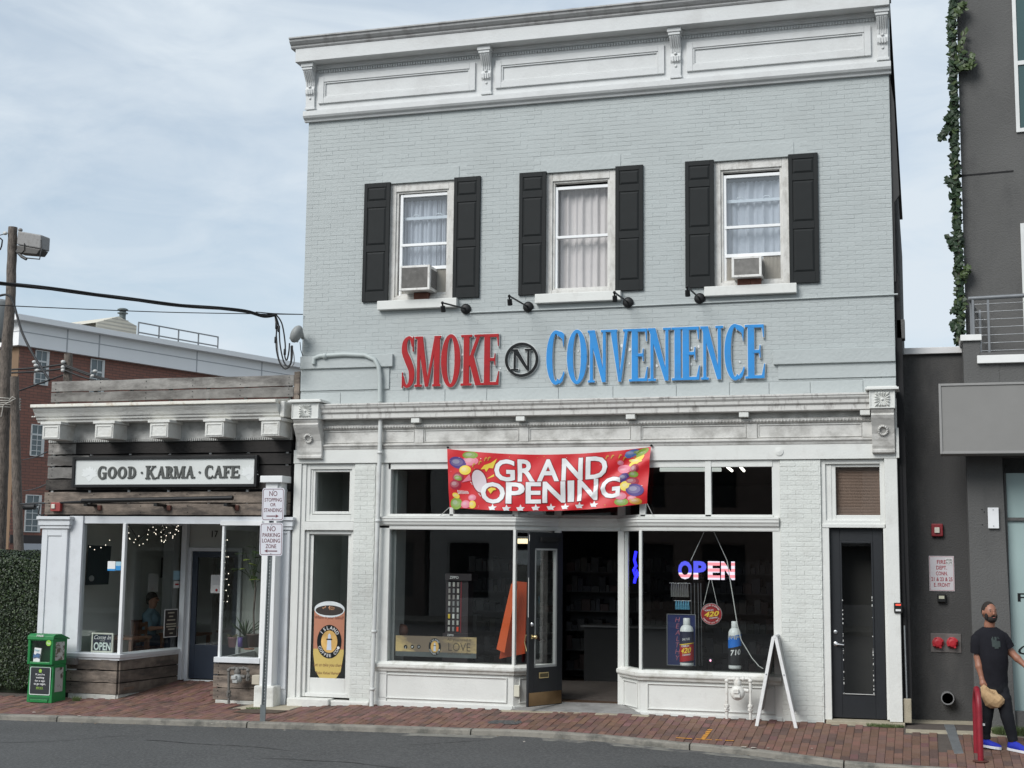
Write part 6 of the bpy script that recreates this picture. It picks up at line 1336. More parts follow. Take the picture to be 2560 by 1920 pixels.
arctext('PREMIUM CLEANER', c_[0], c_[1], R_*.81, 150, 30, .02, YO-.0095, PAPER, RS); arctext('TOBACCO USE ONLY', c_[0], c_[1], R_*.81, 210, 330, .018, YO-.0095, PAPER, RS, True)
txt('lettering', 'FORMULA', c_[0]-.09, c_[0]+.03, c_[1]+.04, c_[1]+.062, YO-.012, PAPER, RS, bold=.04, shear=.3, th=.001, rot=-.12); txt('lettering', '420', c_[0]-.1, c_[0]+.11, c_[1]-.035, c_[1]+.035, YO-.012, YL, RS, bold=.06, shear=.3, th=.002, rot=-.12); txt('lettering', 'CLEANSE', c_[0]-.03, c_[0]+.09, c_[1]-.06, c_[1]-.042, YO-.012, PAPER, RS, bold=.04, shear=.3, th=.001, rot=-.12)
for a, b in (((1774, 1450), (1759, 1512)), ((1779, 1450), (1793, 1512))): MB().tube([V(a[0], a[1], YO), V(b[0], b[1], YO)], .004, 5).build('hanging_cord', STR, RS)
def bottle(px0, px1, top, bot, lab, kind):
    Y = .3; x0, x1 = WX(px0, 1620, Y), WX(px1, 1620, Y); zt, zb = WZ(1710, top, Y), WZ(1710, bot, Y); r = (x1-x0)/2; H = zt-zb; c = ((x0+x1)/2, Y, zb)
    t = thing('giant_bottle', lab, 'bottle', c, 'large display bottles')
    wh = mat('white_bottle_plastic', (.7, .71, .7), .35)
    MB().lathe([(r*.95, 0), (r*1.0, .02), (r, H*.72), (r*.97, H*.77), (r*.8, H*.82), (r*.52, H*.855), (r*.5, H*.86)], c, 'z', 28).build('bottle_body', wh, t)
    MB().lathe([(r*.5, H*.855), (r*.53, H*.87), (r*.51, H*.99), (r*.46, H)], c, 'z', 20).build('bottle_cap', wh, t)
    return t, c, r, H
def cyl_band(name, c, r, z0, z1, m, parent, sl=0):
    n = 28; vs = []
    for k in range(n+1):
        a = 2*pi*k/n; s_ = sl*cos(a); vs += [(c[0]+r*cos(a), c[1]+r*sin(a), z0+s_), (c[0]+r*cos(a), c[1]+r*sin(a), z1+s_)]
    return MB().add(vs, [(2*k, 2*k+2, 2*k+3, 2*k+1) for k in range(n)], True).build(name, m, parent)
def cmap(c, r, z0): return lambda x, z: Vector((c[0]+(r)*sin(x/r), c[1]-(r)*cos(x/r), z0+z+.12*x))
t, c, r, H = bottle(1700, 1734, 1545, 1664, 'giant white bottle with navy and red 420 label, left of the two', 0)
cyl_band('bottle_label', c, r+.002, c[2]+H*.07, c[2]+H*.72, mat('label_navy', c8(38, 40, 62), .45), t)
cyl_band('bottle_label', c, r+.004, c[2]+H*.1, c[2]+H*.44, mat('label_red', c8(165, 24, 30), .45), t, .015); cyl_band('bottle_label', c, r+.005, c[2]+H*.45, c[2]+H*.47, YL, t, .015)
txt('lettering', '420', -.075, .08, 0, .075, 0, YL, t, bold=.06, shear=.25, mapf=cmap(c, r+.007, c[2]+H*.27), cuts=1); txt('lettering', 'FORMULA', -.07, .05, 0, .028, 0, PAPER, t, bold=.04, shear=.25, mapf=cmap(c, r+.007, c[2]+H*.40), cuts=1)
txt('lettering', 'CLEANSER', -.05, .07, 0, .022, 0, PAPER, t, bold=.04, shear=.25, mapf=cmap(c, r+.007, c[2]+H*.22), cuts=1); txt('lettering', 'DAILY USE', -.05, .06, 0, .03, 0, PAPER, t, bold=.03, shear=.25, mapf=cmap(c, r+.005, c[2]+H*.54), cuts=1)
t, c, r, H = bottle(1821, 1853, 1550, 1668, 'giant white bottle with blue and black 710 label, right of the two', 1)
cyl_band('bottle_label', c, r+.002, c[2]+H*.08, c[2]+H*.7, mat('label_black', (.012, .013, .015), .45), t); cyl_band('bottle_label', c, r+.004, c[2]+H*.46, c[2]+H*.70, mat('label_blue', c8(30, 110, 200), .45), t, .02)
for k in range(12):
    a = -1.4+k*.25; h_ = random.uniform(.02, .06); mb = MB().box(-.008, .008, 0, 0, 0, h_); mb.v = [(c[0]+(r+.005)*sin(a+x/r), c[1]-(r+.005)*cos(a+x/r), c[2]+H*.7-z) for x, y, z in mb.v]; mb.build('label_drip', mat('white_bottle_plastic', (1,)*3), t)
txt('lettering', '710', -.05, .1, 0, .075, 0, PAPER, t, bold=.05, shear=.1, mapf=cmap(c, r+.006, c[2]+H*.29), cuts=1)
dbx = V(1777, 1651, .3); t = thing('mirror_ball', 'small glinting ball on the display deck between the two giant bottles', 'ball', dbx); MB().ball(dbx, .035, None, None, 16, 10).build('ball_shell', mat('dark_mirror', (.1, .1, .12), .15, metal=.9), t); MB().ball(dbx+Vector((0, -.035, 0)), .012, .006, .014).build('ball_light', led('ball_glint', (1, .4, .6), 1.5), t)  # the ball's glint is put in as a small glowing spot
# blue standing banner, folding rack, packets
HB = thing('health_banner', 'tall dark blue standing banner lettered HEALTH behind the left giant bottle', 'banner', (-3.4, .6, .6)); a = rect(1669, 1537, 1738, 1664, .55)
box('banner_sheet', a[0], a[1], .55, .56, a[2], a[3], mat('deep_blue_sheet', c8(24, 38, 88), .5), HB); MB().frame(a[0]-.01, a[1]+.01, a[2], a[3]+.01, .008, .54, .565).build('banner_frame', STEEL, HB)
for i, ch in enumerate('HEALTHY'): zc = a[3]-.07-.088*i; txt('lettering', ch, WX(1694, 1600, .55), None, zc-.033, zc+.033, .55, mat('outlined_pink_letter', c8(185, 110, 125), .5), HB, shear=.2, bold=-.02, th=.002)
RK = thing('packet_rack', 'wire rack of grey and light blue hanging packets in the right shop window', 'display rack', (-3.2, .9, .1))
for (x0, x1, y0, y1, n_, cl) in ((1677, 1722, 1458, 1492, 8, (.16, .16, .15)), (1688, 1724, 1502, 1523, 6, (.1, .3, .42))):
    b0, b1 = WX(x0, 1480, .8), WX(x1, 1480, .8); z1_, z0_ = WZ(1700, y0, .8), WZ(1700, y1, .8); MB().tube([(b0-.02, .8, z1_), (b1+.02, .8, z1_)], .006, 5).build('rack_bar', STEEL, RK)
    for i in range(n_): x = lerp(b0, b1, (i+.5)/n_); MB().tube([(x, .8, z1_), (x, .79, lerp(z0_, z1_, .5)), (x+.004, .8, z0_)], [.01, .016, .02], 6, False).build('packet', mat('packet_%s' % ('blue' if cl[2] > .3 else 'grey'), cl, .4), RK)
for px in (1727, 1736, 1745, 1752): MB().tube([V(px, 1458, .85), V(px+3, 1664, .85)], .006, 5).build('rack_wire', STEEL, RK)
box('rack_foot', WX(1677, 1600, .9), WX(1755, 1600, .9), .82, .9, .1, .58, mat('dark_rack', (.05, .05, .05), .7), RK)
# left window: coffee banner, lighter stand, orange stand
def lighthouse(px, z0, s, cx, Y, parent, e=.76):
    ring('logo_ring', cx, z0, s*.67, s, Y-.004, Y-.001, INK, parent, 32, e); MB().extr(ell(cx, z0, s*.67*e, s*.67, 24)[:-1], Y-.003, Y-.001).build('logo_sunset', mat('logo_sunset', c8(205, 165, 95), .6, .35, 6), parent)
    wt = mat('lighthouse_white', c8(190, 200, 215), .6); MB().extr([(cx-.16*s, z0-.5*s), (cx+.16*s, z0-.5*s), (cx+.12*s, z0+.1*s), (cx-.12*s, z0+.1*s)], Y-.0045, Y-.0035).build('lighthouse_print', wt, parent)
    MB().extr([(cx-.2*s, z0+.1*s), (cx+.2*s, z0+.1*s), (cx+.17*s, z0+.18*s), (cx-.17*s, z0+.18*s)], Y-.005, Y-.0035).build('lighthouse_gallery', INK, parent); MB().extr([(cx-.09*s, z0+.18*s), (cx+.09*s, z0+.18*s), (cx+.09*s, z0+.38*s), (cx, z0+.5*s), (cx-.09*s, z0+.38*s)], Y-.005, Y-.0035).build('lighthouse_lantern', wt, parent)
    arctext('ISLAND', cx, z0, s*.83, 140, 40, s*.2, Y-.0045, PAPER, parent, False, e); arctext('COFFEE CO.', cx, z0, s*.83, 205, 335, s*.18, Y-.0045, PAPER, parent, True, e)
CB = thing('coffee_window_banner', 'long sunset coloured ISLAND COFFEE CO. banner at the bottom of the left shop window', 'banner', (-7, .05, .6)); a = rect(989, 1591, 1191, 1643, .05)
box('banner_sheet', a[0], a[1], .05, .056, a[2], a[3], mat('sunset_print', c8(200, 175, 120), .6, .3, 1.6, dirt=c8(105, 92, 82), damt=.9, dscale=1.6, dstretch=.5, dlo=.48, dhi=.6), CB)
box('sea_print', a[0], a[1], .0492, .05, a[2], a[2]+.07, mat('sea_print', c8(78, 84, 84), .6, .3, 5), CB)
lighthouse(0, (a[2]+a[3])/2, .122, WX(1087, 1618, .05), .049, CB)
for px in (1014, 1031, 1047): q = W(px, 1617, .05); MB().extr(ell(q[0], q[1], .028, .028, 16)[:-1], .0475, .049).build('round_icon', INK, CB)
txt('icon', 'f', WX(1014, 1617, .05), None, a[2]+.105, a[2]+.14, .0475, PAPER, CB, bold=.03, th=.0006); 
q = W(1031, 1617, .05); MB().extr([(q[0]-.014, q[1]-.01), (q[0]+.004, q[1]-.012), (q[0]+.014, q[1]+.01), (q[0]+.004, q[1]+.012), (q[0]-.002, q[1]+.002), (q[0]-.014, q[1]+.01)], .0469, .0475).build('icon', PAPER, CB)
q = W(1047, 1617, .05); ring('icon', q[0], q[1], .009, .013, .0469, .0475, PAPER, CB)
TX = mat('banner_brown_text', c8(70, 60, 48), .6); tx0, tx1 = WX(1118, 1600, .05), WX(1178, 1600, .05)
txt('lettering', 'All you need is', tx0, tx1, a[3]-.068, a[3]-.02, .049, TX, CB, th=.001); txt('lettering', 'LOVE', tx0+.02, tx1-.01, a[3]-.2, a[3]-.085, .049, TX, CB, th=.001, bold=-.018); txt('lettering', 'and more coffee', tx0+.01, tx1, a[3]-.25, a[3]-.215, .049, TX, CB, th=.001)
ZP = thing('lighter_display_stand', 'tall dark ZIPPO lighter display stand in the left shop window', 'display stand', (-6.6, .7, .1)); YZ = .7
a = rect(1114, 1441, 1170, 1590, YZ)
DKS = mat('dark_display', (.03, .022, .025), .4, .1, 5)
box('stand_body', a[0]+.0, a[1]+.0, YZ, YZ+.25, .1, a[3]-.06, DKS, ZP); box('stand_header', a[0], a[1]+.06, YZ-.04, YZ+.28, a[3]-.06, a[3]+.04, DKS, ZP); box('red_edge', a[0]+.235, a[0]+.25, YZ-.006, YZ, a[2]+.05, a[3]-.07, mat('stand_red', (.2, .02, .03), .5), ZP)
box('stand_base', a[0]-.02, a[1]+.02, YZ-.05, YZ+.2, .1, a[2]+.04, DKS, ZP)
txt('lettering', 'ZIPPO', a[0]+.07, a[0]+.21, a[3]-.035, a[3]+.005, YZ-.04, PAPER, ZP, bold=.02, th=.001); txt('lettering', 'ZIPPO', a[0]+.05, a[0]+.15, a[2]-.0, a[2]+.028, YZ-.05, PAPER, ZP, bold=.02, th=.001)
lc = [(.4, .4, .38), (.25, .25, .25), (.3, .28, .26), (.45, .44, .4)]
for r_ in range(8):
    zc = lerp(a[3]-.12, a[2]+.1, r_/7)
    for c2 in range(3):
        x = a[0]+.06+c2*.068; col = random.choice(lc); nm = 'lighter_%d' % lc.index(col)
        if (r_, c2) == (5, 0): col, nm = c8(215, 185, 60), 'lighter_yellow'
        if (r_, c2) == (7, 2): col, nm = c8(225, 80, 50), 'lighter_orange'
        if (r_, c2) == (5, 1): col, nm = (.7, .7, .66), 'lighter_white'
        box('lighter', x-.016, x+.016, YZ-.012, YZ, zc-.033, zc+.033, mat(nm, col, .4), ZP, .002)
OS = thing('orange_cardboard_stand', 'tall folded orange cardboard stand leaning at the corner of the left shop window', 'display stand', (-5.6, .4, .6)); ORG = mat('orange_card', c8(205, 85, 30), .7, .05, 3)
Yq = .22
m = MB(); f = lambda x, y, Y: tuple(V(x, y, Y))
def slabp(pts, th, nm, mm): 
    vs = [Vector(f(*p)) for p in pts]; return MB().add(vs+[v+Vector((.005, th, 0)) for v in vs], [(0, 1, 2, 3), (7, 6, 5, 4), (0, 4, 5, 1), (1, 5, 6, 2), (2, 6, 7, 3), (3, 7, 4, 0)]).build(nm, mm, OS)
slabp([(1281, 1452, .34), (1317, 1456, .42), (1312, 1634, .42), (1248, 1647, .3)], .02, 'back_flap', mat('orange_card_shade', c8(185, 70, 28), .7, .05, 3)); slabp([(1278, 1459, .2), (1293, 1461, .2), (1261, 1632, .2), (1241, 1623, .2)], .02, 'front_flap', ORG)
tag(MB().lathe([(.0, -.01), (.09, -.01), (.095, .02), (.05, .05), (0, .055)], V(1006, 1576, .35), 'y', 20).build('brown_mask', mat('brown_leather', (.1, .035, .02), .6), None), 'round reddish brown object in the lower left corner of the left shop window', 'ornament')
# shelving and stock deep in the shop
random.seed(9)
for (sx_, sw_, sy_) in ((-6.6, 1.5, 3.2), (-5.2, 1.4, 4.2), (-3.0, 1.6, 4.4), (-7.2, .9, 4.6), (-4.2, 1.2, 5.8)):
    t = thing('stock_shelf', {-6.6: 'dim grey shelf unit of boxed stock behind the lighter stand', -5.2: 'dim shelf unit of boxed stock behind the orange stand', -3.0: 'dim shelf unit behind the lit OPEN sign', -7.2: 'dim shelf unit at the far left of the shop', -4.2: 'dim shelf unit seen deep through the open shop door'}[sx_], 'shelf', (sx_, sy_, .1), 'stock shelves inside the shop')
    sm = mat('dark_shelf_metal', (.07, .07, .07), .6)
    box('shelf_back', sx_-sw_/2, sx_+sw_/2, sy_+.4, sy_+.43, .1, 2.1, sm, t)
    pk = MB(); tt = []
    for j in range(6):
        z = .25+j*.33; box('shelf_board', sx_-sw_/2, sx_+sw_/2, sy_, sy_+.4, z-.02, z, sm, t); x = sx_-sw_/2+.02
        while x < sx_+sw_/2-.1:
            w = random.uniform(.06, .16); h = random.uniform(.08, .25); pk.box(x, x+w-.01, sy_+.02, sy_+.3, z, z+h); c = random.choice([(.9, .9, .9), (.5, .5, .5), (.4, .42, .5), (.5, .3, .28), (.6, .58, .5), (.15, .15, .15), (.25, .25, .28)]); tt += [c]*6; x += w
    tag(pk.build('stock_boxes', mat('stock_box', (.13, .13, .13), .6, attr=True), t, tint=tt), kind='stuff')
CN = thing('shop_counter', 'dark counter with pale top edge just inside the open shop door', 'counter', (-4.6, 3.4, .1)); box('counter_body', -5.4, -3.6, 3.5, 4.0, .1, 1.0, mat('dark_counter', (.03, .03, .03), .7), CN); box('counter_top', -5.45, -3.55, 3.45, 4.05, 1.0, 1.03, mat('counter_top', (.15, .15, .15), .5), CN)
FLU = led('fluorescent_tube', (1, .95, .85), 2.2); WRM = led('warm_tube', (1, .82, .5), 1.3)
def tube_light(lab, p, q, m_, r=.03):
    t = thing('ceiling_tube_light', lab, 'ceiling light', (p+q)/2, 'tube lights on the shop ceiling'); MB().tube([p, q], r, 8).build('light_tube', m_, t); c = (p+q)/2; box('light_fitting', min(p.x, q.x)-.02, max(p.x, q.x)+.02, c.y-.05, c.y+.05+abs(p.y-q.y), c.z+.035, c.z+.08, STEEL, t)
tube_light('long pale tube light seen through the upper panes right of the banner', V(1650, 1174, 1.6), V(1803, 1174, 1.6), led('pale_tube', (.8, .85, .8), .5))
tube_light('bright tube light at the upper right pane, left one of two glints', V(1818, 1167, 2.2), V(1830, 1177, 2.0), FLU, .02); tube_light('bright tube light at the upper right pane, right one of two glints', V(1851, 1167, 2.2), V(1860, 1177, 2.0), FLU, .02)
a = rect(1294, 1347, 1330, 1359, 2.4); t = thing('warm_light_box', 'warm yellow ceiling light seen through the pane left of the open door', 'ceiling light', (a[0], 2.4, a[3])); box('light_panel', a[0], a[1], 2.4, 2.43, a[2], a[3], WRM, t); box('light_fitting', a[0]-.02, a[1]+.02, 2.43, 2.5, a[2], a[3]+.04, STEEL, t)
BG = thing('blue_neon_sign', 'small glowing blue neon shape in the narrow pane right of the doorway', 'neon sign', (-3.9, .6, 1.8)); 
MB().tube([V(x, y, .6) for x, y in ((1590, 1378), (1586, 1400), (1590, 1415), (1584, 1425), (1587, 1440), (1593, 1425), (1595, 1435), (1588, 1446), (1586, 1458))], .022, 6).build('neon_tube', led('blue_neon', (.02, .02, 1), 2.0), BG)
MB().tube([V(1590, 1378, .6)+Vector((0, .01, 0)), V(1590, 1330, .6)], .004, 4).build('neon_cable', DARK, BG)
# ---- side door coffee cup cling
CC = thing('coffee_cup_poster', 'tall coffee cup shaped ISLAND COFFEE CO. poster in the narrow left door', 'poster', (-8.5, .07, 1)); Yc = .075
x0, x1 = WX(784, 1600, Yc), WX(860, 1600, Yc); zt_, zb_ = WZ(820, 1503, Yc), WZ(820, 1695, Yc); w_ = x1-x0; xc = (x0+x1)/2
m = mat('cup_print_pink', c8(176, 118, 92), .6, .06, 3); pts = [(x0, zt_-.12), (x0, zb_+.35), (x0+.04, zb_+.1), (x0+.11, zb_), (x1-.11, zb_), (x1-.04, zb_+.1), (x1, zb_+.35), (x1, zt_-.12)]
MB().extr(pts, Yc-.001, Yc).build('cup_print', m, CC)
MB().extr([(x0, zb_+.42), (x0, zb_+.35), (x0+.04, zb_+.1), (x0+.11, zb_), (x1-.11, zb_), (x1-.04, zb_+.1), (x1, zb_+.35), (x1, zb_+.42)], Yc-.0016, Yc-.001).build('cup_print', mat('cup_print_yellow', c8(196, 172, 98), .6, .08, 3), CC)
MB().extr(ell(xc, zt_-.12, w_/2, .12, 28)[:-1], Yc-.0022, Yc-.001).build('cup_rim', mat('cup_rim_white', (.62, .66, .67), .5), CC); MB().extr(ell(xc, zt_-.135, w_*.46, .075, 28)[:-1], Yc-.0028, Yc-.002).build('coffee_print', mat('coffee_print', (.03, .022, .018), .5), CC)
random.seed(4)
for k in range(26): a_ = random.uniform(0, pi); MB().extr(ell(xc+.13*cos(a_)*random.random(), zt_-.10-.02*abs(cos(a_))+random.uniform(-.01, .03), random.uniform(.006, .013), random.uniform(.004, .009), 8)[:-1], Yc-.0034, Yc-.0028).build('foam_print', mat('foam_print', c8(200, 150, 110), .6), CC)
lighthouse(0, WZ(820, 1604, Yc), .245, xc+.01, Yc-.001, CC, .8)
TB2 = mat('cup_text_brown', c8(100, 50, 40), .6); txt('lettering', 'Where is your Island?', x0+.01, x1-.01, WZ(820, 1550, Yc), WZ(820, 1540, Yc), Yc-.002, TB2, CC, shear=.3, th=.0006); txt('lettering', 'Let us take you there', x0+.01, x1-.01, WZ(820, 1669, Yc), WZ(820, 1658, Yc), Yc-.002, TB2, CC, shear=.3, th=.0006); txt('lettering', 'Relax Refuel Refresh', x0+.05, x1-.05, WZ(820, 1686, Yc), WZ(820, 1679, Yc), Yc-.002, TB2, CC, shear=.3, th=.0006)

# ================================================================== CAFE INSIDE
def poly3(name, pts, m, parent): return MB().add([Vector(p) for p in pts], [tuple(range(len(pts)))]).build(name, m, parent)
t = thing('dark_framed_picture', 'large dark picture with a small white motif on the cafe left wall', 'picture', (-12.6, .4, 1.9)); Yp = .5
P4 = [V(222, 1363, Yp), V(279, 1365, Yp+.5), V(271, 1461, Yp+.5), V(214, 1463, Yp)]; m = MB().add(P4+[p+Vector((-.04, .04, 0)) for p in P4], [(0, 1, 2, 3), (4, 7, 6, 5), (0, 4, 5, 1), (1, 5, 6, 2), (2, 6, 7, 3), (3, 7, 4, 0)]).build('picture_board', mat('dark_teal_board', (.02, .032, .035), .6), t); MB().lathe([(.0, 0), (.05, 0), (.05, .003)], V(229, 1446, Yp-.01)+Vector((0, 0, 0)), 'y', 10, False).build('white_motif', mat('faded_white', (.4, .4, .38), .7), t)
t = thing('second_framed_picture', 'small dark framed picture on the back wall above the seated woman', 'picture', (-12.5, 3.3, 1.9)); a = rect(404, 1395, 429, 1443, 3.3); box('picture_board', a[0], a[1], 3.3, 3.33, a[2], a[3], mat('dark_plum_board', (.05, .03, .035), .6), t); MB().frame(a[0]-.01, a[1]+.01, a[2]-.01, a[3]+.01, .015, 3.29, 3.33).build('picture_frame', BLACK, t)
t = thing('review_stickers', 'blue and white stickers on the left cafe window pane', 'sticker', (-12.2, 0, 1.9)); Ys = .022
a = rect(269, 1403, 288, 1427, Ys); box('sticker', a[0], a[1], Ys, Ys+.002, a[2], a[3], PAPER, t); box('sticker', a[0], a[1], Ys-.001, Ys, a[2], a[2]+.03, mat('sticker_blue', c8(40, 130, 190), .5), t)
a = rect(289, 1404, 302, 1426, Ys); box('sticker', a[0], a[1], Ys, Ys+.002, a[2], a[3], mat('sticker_pale_blue', c8(150, 185, 200), .5), t); box('sticker', a[0], a[1], Ys-.001, Ys, a[2], a[2]+.07, mat('sticker_blue', (1,)*3), t)
t = thing('come_in_open_sign', 'square dark COME IN WE\'RE OPEN sign with cream frame in the left cafe window', 'sign', (-12.3, .1, .6)); a = rect(229, 1583, 281, 1626, .06)
box('sign_board', a[0], a[1], .07, .085, a[2]-.02, a[3], mat('sign_navy', c8(28, 34, 52), .6), t); MB().frame(a[0]-.005, a[1]+.005, a[2]-.03, a[3]+.005, .022, .062, .09).build('sign_frame', mat('cream_frame', (.6, .6, .52), .6), t)
w_ = a[1]-a[0]; txt('lettering', 'Come In', a[0]+.035, a[1]-.035, a[3]-.095, a[3]-.03, .07, PAPER, t, shear=.4, th=.001); txt('lettering', "WE'RE", (a[0]+a[1])/2, None, a[3]-.128, a[3]-.105, .07, mat('faded_white', (1,)*3), t, th=.001); txt('lettering', 'OPEN', a[0]+.035, a[1]-.035, a[2]+.0, a[3]-.14, .07, mat('mint_white', (.62, .7, .66), .6), t, bold=.05, th=.001)
# stickers and poster on the return pane
P_, Q_ = Vector((cxn, 0, 0)), Vector((CBX, CBY, 0)); dP = (Q_-P_).normalized(); nP = Vector((dP.y, -dP.x, 0)); 
if nP.x < 0: nP = -nP
def onret(px, py):
    d = fw*FPX+rv*(px-1280)+uv*(960-py); C_ = Vector((0, -DIST, CAMZ)); O = P_+nP*.0; tt = (O-C_).dot(nP)/d.dot(nP); return C_+d*tt
def retquad(name, x0, y0, x1, y1, m, parent, off=.0):
    a = onret((x0+x0)/2, (y0+y1)/2); b = onret(x1, (y0+y1)/2); z1_, z0_ = onret((x0+x1)/2, y0).z, onret((x0+x1)/2, y1).z; n = nP*(off)-nP*.02
    vs = [Vector((a.x, a.y, z0_))+n, Vector((b.x, b.y, z0_))+n, Vector((b.x, b.y, z1_))+n, Vector((a.x, a.y, z1_))+n]
    return MB().add(vs+[v-nP*.003 for v in vs], [(0, 1, 2, 3), (7, 6, 5, 4), (0, 4, 5, 1), (1, 5, 6, 2), (2, 6, 7, 3), (3, 7, 4, 0)]).build(name, m, parent)
t = thing('window_poster', 'black menu poster with pale lettering low on the return pane beside the cafe door', 'poster', onret(430, 1558)); retquad('poster_border', 413, 1523, 446, 1593, PAPER, t, .001); retquad('poster_sheet', 414.5, 1525, 444.5, 1591, mat('poster_black', (.03, .022, .02), .6), t, .003)
for k, (yy, ww) in enumerate(((1532, 8), (1541, 5), (1550, 10), (1560, 12), (1566, 12), (1573, 8), (1583, 4))): retquad('lettering', 430-ww, yy-1.6, 430+ww, yy+1.6, mat('poster_text', (.4, .36, .28), .6), t, .005)
t = thing('payment_stickers', 'pale blue sticker above a red and white sticker on the cafe return pane', 'sticker', onret(443, 1435)); retquad('sticker', 436, 1427, 452, 1450, mat('sticker_pale_blue', (1,)*3), t, .002); retquad('sticker', 437, 1453, 451, 1470, PAPER, t, .002); retquad('red_arrow_print', 440, 1459, 449, 1463, RED, t, .004)
# table, chair
WDB = mat('brown_cafe_wood', (.2, .09, .045), .5, .2, 4)
def cafe_table(lab, x, y, w, d, h=.78):
    t = thing('cafe_table', lab, 'table', (x, y, .07), 'brown cafe tables'); box('tabletop', x-w/2, x+w/2, y-d/2, y+d/2, h-.04, h, WDB, t, .004)
    for sx_ in (-1, 1):
        for sy_ in (-1, 1): box('leg', x+sx_*(w/2-.05)-.025, x+sx_*(w/2-.05)+.025, y+sy_*(d/2-.05)-.025, y+sy_*(d/2-.05)+.025, .07, h-.04, WDB, t)
cafe_table('brown cafe table behind the left window next to the OPEN board', -12.55, 1.1, .7, .6)
cafe_table('brown cafe table in front of the seated woman', -12.2, 2.5, .7, .6)
cafe_table('brown cafe table behind the glass cafe door', -11.75, 3.7, .7, .6)
def chair(lab, x, y, face):
    t = thing('cafe_chair', lab, 'chair', (x, y, .07), 'brown cafe chairs'); box('seat', x-.2, x+.2, y-.2, y+.2, .5, .54, WDB, t, .004); bx2 = x-.18*face
    for sx_ in (-1, 1):
        for sy_ in (-1, 1): box('leg', x+sx_*.17-.018, x+sx_*.17+.018, y+sy_*.17-.018, y+sy_*.17+.018, .07, .5, WDB, t)
    for sy_ in (-1, 1): box('back_post', bx2-.018, bx2+.018, y+sy_*.18-.018, y+sy_*.18+.018, .54, .98, WDB, t)
    for z in (.65, .78, .9): box('back_slat', bx2-.01, bx2+.01, y-.16, y+.16, z, z+.07, WDB, t)
chair('brown chair the woman by the window sits on', -12.95, 2.5, 1); chair('brown chair at the table behind the left window', -12.45, 1.75, 1); chair('brown chair behind the cafe door', -11.15, 3.7, -1)
SKIN_ = mat('skin_tone', c8(190, 140, 115), .55, .05, 20); SKIN2 = mat('skin_tone_olive', c8(146, 100, 80), .5, .06, 20); HAIR = mat('dark_brown_hair', (.02, .014, .01), .6, .2, 40)
def seated(lab, x, y, face, shirt, trous, zs=.54, hand_up=False):
    t = thing('person', lab, 'person', (x, y, .07)); f = face
    p = Vector((x, y, zs+.1)); def_ = lambda dx, dy, dz: tuple(p+Vector((dx*f, dy, dz)))
    J = {'pelvis': (def_(0, 0, 0), .12, None), 'waist': (def_(.02, 0, .16), .105, 'pelvis'), 'chest': (def_(.04, 0, .34), .125, 'waist'), 'neckb': (def_(.04, 0, .47), .07, 'chest'), 'neck': (def_(.05, 0, .53), .045, 'neckb')}
    J.update({'head0': (def_(.07, 0, .60), .062, 'neck'), 'head1': (def_(.07, 0, .69), .082, 'head0'), 'head2': (def_(.055, 0, .76), .06, 'head1')})
    for s, sn in ((-1, 'l'), (1, 'r')):
        hu = hand_up and s < 0
        J['sh'+sn] = (def_(.04, s*.14, .41), .06, 'neckb'); J['el'+sn] = (def_(.16, s*.2, .2), .04, 'sh'+sn); J['wr'+sn] = (def_(.3, s*.12, .62) if hu else def_(.38, s*.13, .22), .026, 'el'+sn); h = def_(.31, s*.1, .68) if hu else def_(.46, s*.1, .23); J['ha'+sn] = (h, .03, 'wr'+sn)
        for k in range(5): J['f%d'%k+sn] = (tuple(Vector(h)+Vector((.05*f, (k-2)*.014, -.008 if k else .02))), .008, 'ha'+sn); J['g%d'%k+sn] = (tuple(Vector(h)+Vector((.08*f if k else .05*f, (k-2)*.015, -.03 if k else .03))), .007, 'f%d'%k+sn)
        J['hip'+sn] = (def_(.06, s*.09, -.0), .085, 'pelvis'); J['kn'+sn] = (def_(.45, s*.12, .0), .06, 'hip'+sn); J['an'+sn] = (def_(.42, s*.12, -.48), .04, 'kn'+sn); J['to'+sn] = (def_(.56, s*.12, -.53), .03, 'an'+sn)
    skin('body', J, SKIN_, t, .012)
    G = {k: (J[k][0], J[k][1]+.012, J[k][2]) for k in ('pelvis', 'waist', 'chest', 'neckb')}
    for sn in 'lr': G['sh'+sn] = (J['sh'+sn][0], .075, 'neckb'); e = Vector(J['sh'+sn][0]).lerp(Vector(J['el'+sn][0]), .75); G['ue'+sn] = (tuple(e), .058, 'sh'+sn)
    skin('shirt', G, shirt, t, .014); G = {'pelvis': (J['pelvis'][0], .128, None)}
    for sn in 'lr': G['hip'+sn] = (J['hip'+sn][0], .1, 'pelvis'); G['kn'+sn] = (J['kn'+sn][0], .072, 'hip'+sn); G['an'+sn] = (J['an'+sn][0], .055, 'kn'+sn)
    skin('trousers', G, trous, t, .014)
    hd = Vector(J['head1'][0]); m = MB(); m.ball(hd+Vector((-.025*f, 0, .035)), .1, .095, .1, 14, 10); m.ball(hd+Vector((-.085*f, 0, -.02)), .045, .05, .07, 10, 8); m.build('hair', HAIR, t)
    m = MB(); m.ball(hd+Vector((.1*f, 0, -.01)), .018, .012, .02, 8, 6); m.build('nose', SKIN_, t)
    m = MB(); [m.ball(hd+Vector((.082*f, s*.03, .02)), .009, .012, .006, 8, 5) for s in (-1, 1)]; m.build('eyes', INK, t); MB().ball(hd+Vector((.085*f, 0, -.05)), .008, .022, .006, 8, 5).build('mouth', mat('lip', (.35, .12, .1), .5), t)
    return t
seated('smiling woman with tied dark hair and pale blue T-shirt seated inside the cafe window', -12.93, 2.5, 1, mat('pale_blue_shirt', c8(120, 150, 165), .8), mat('dark_jeans', (.03, .04, .06), .8))
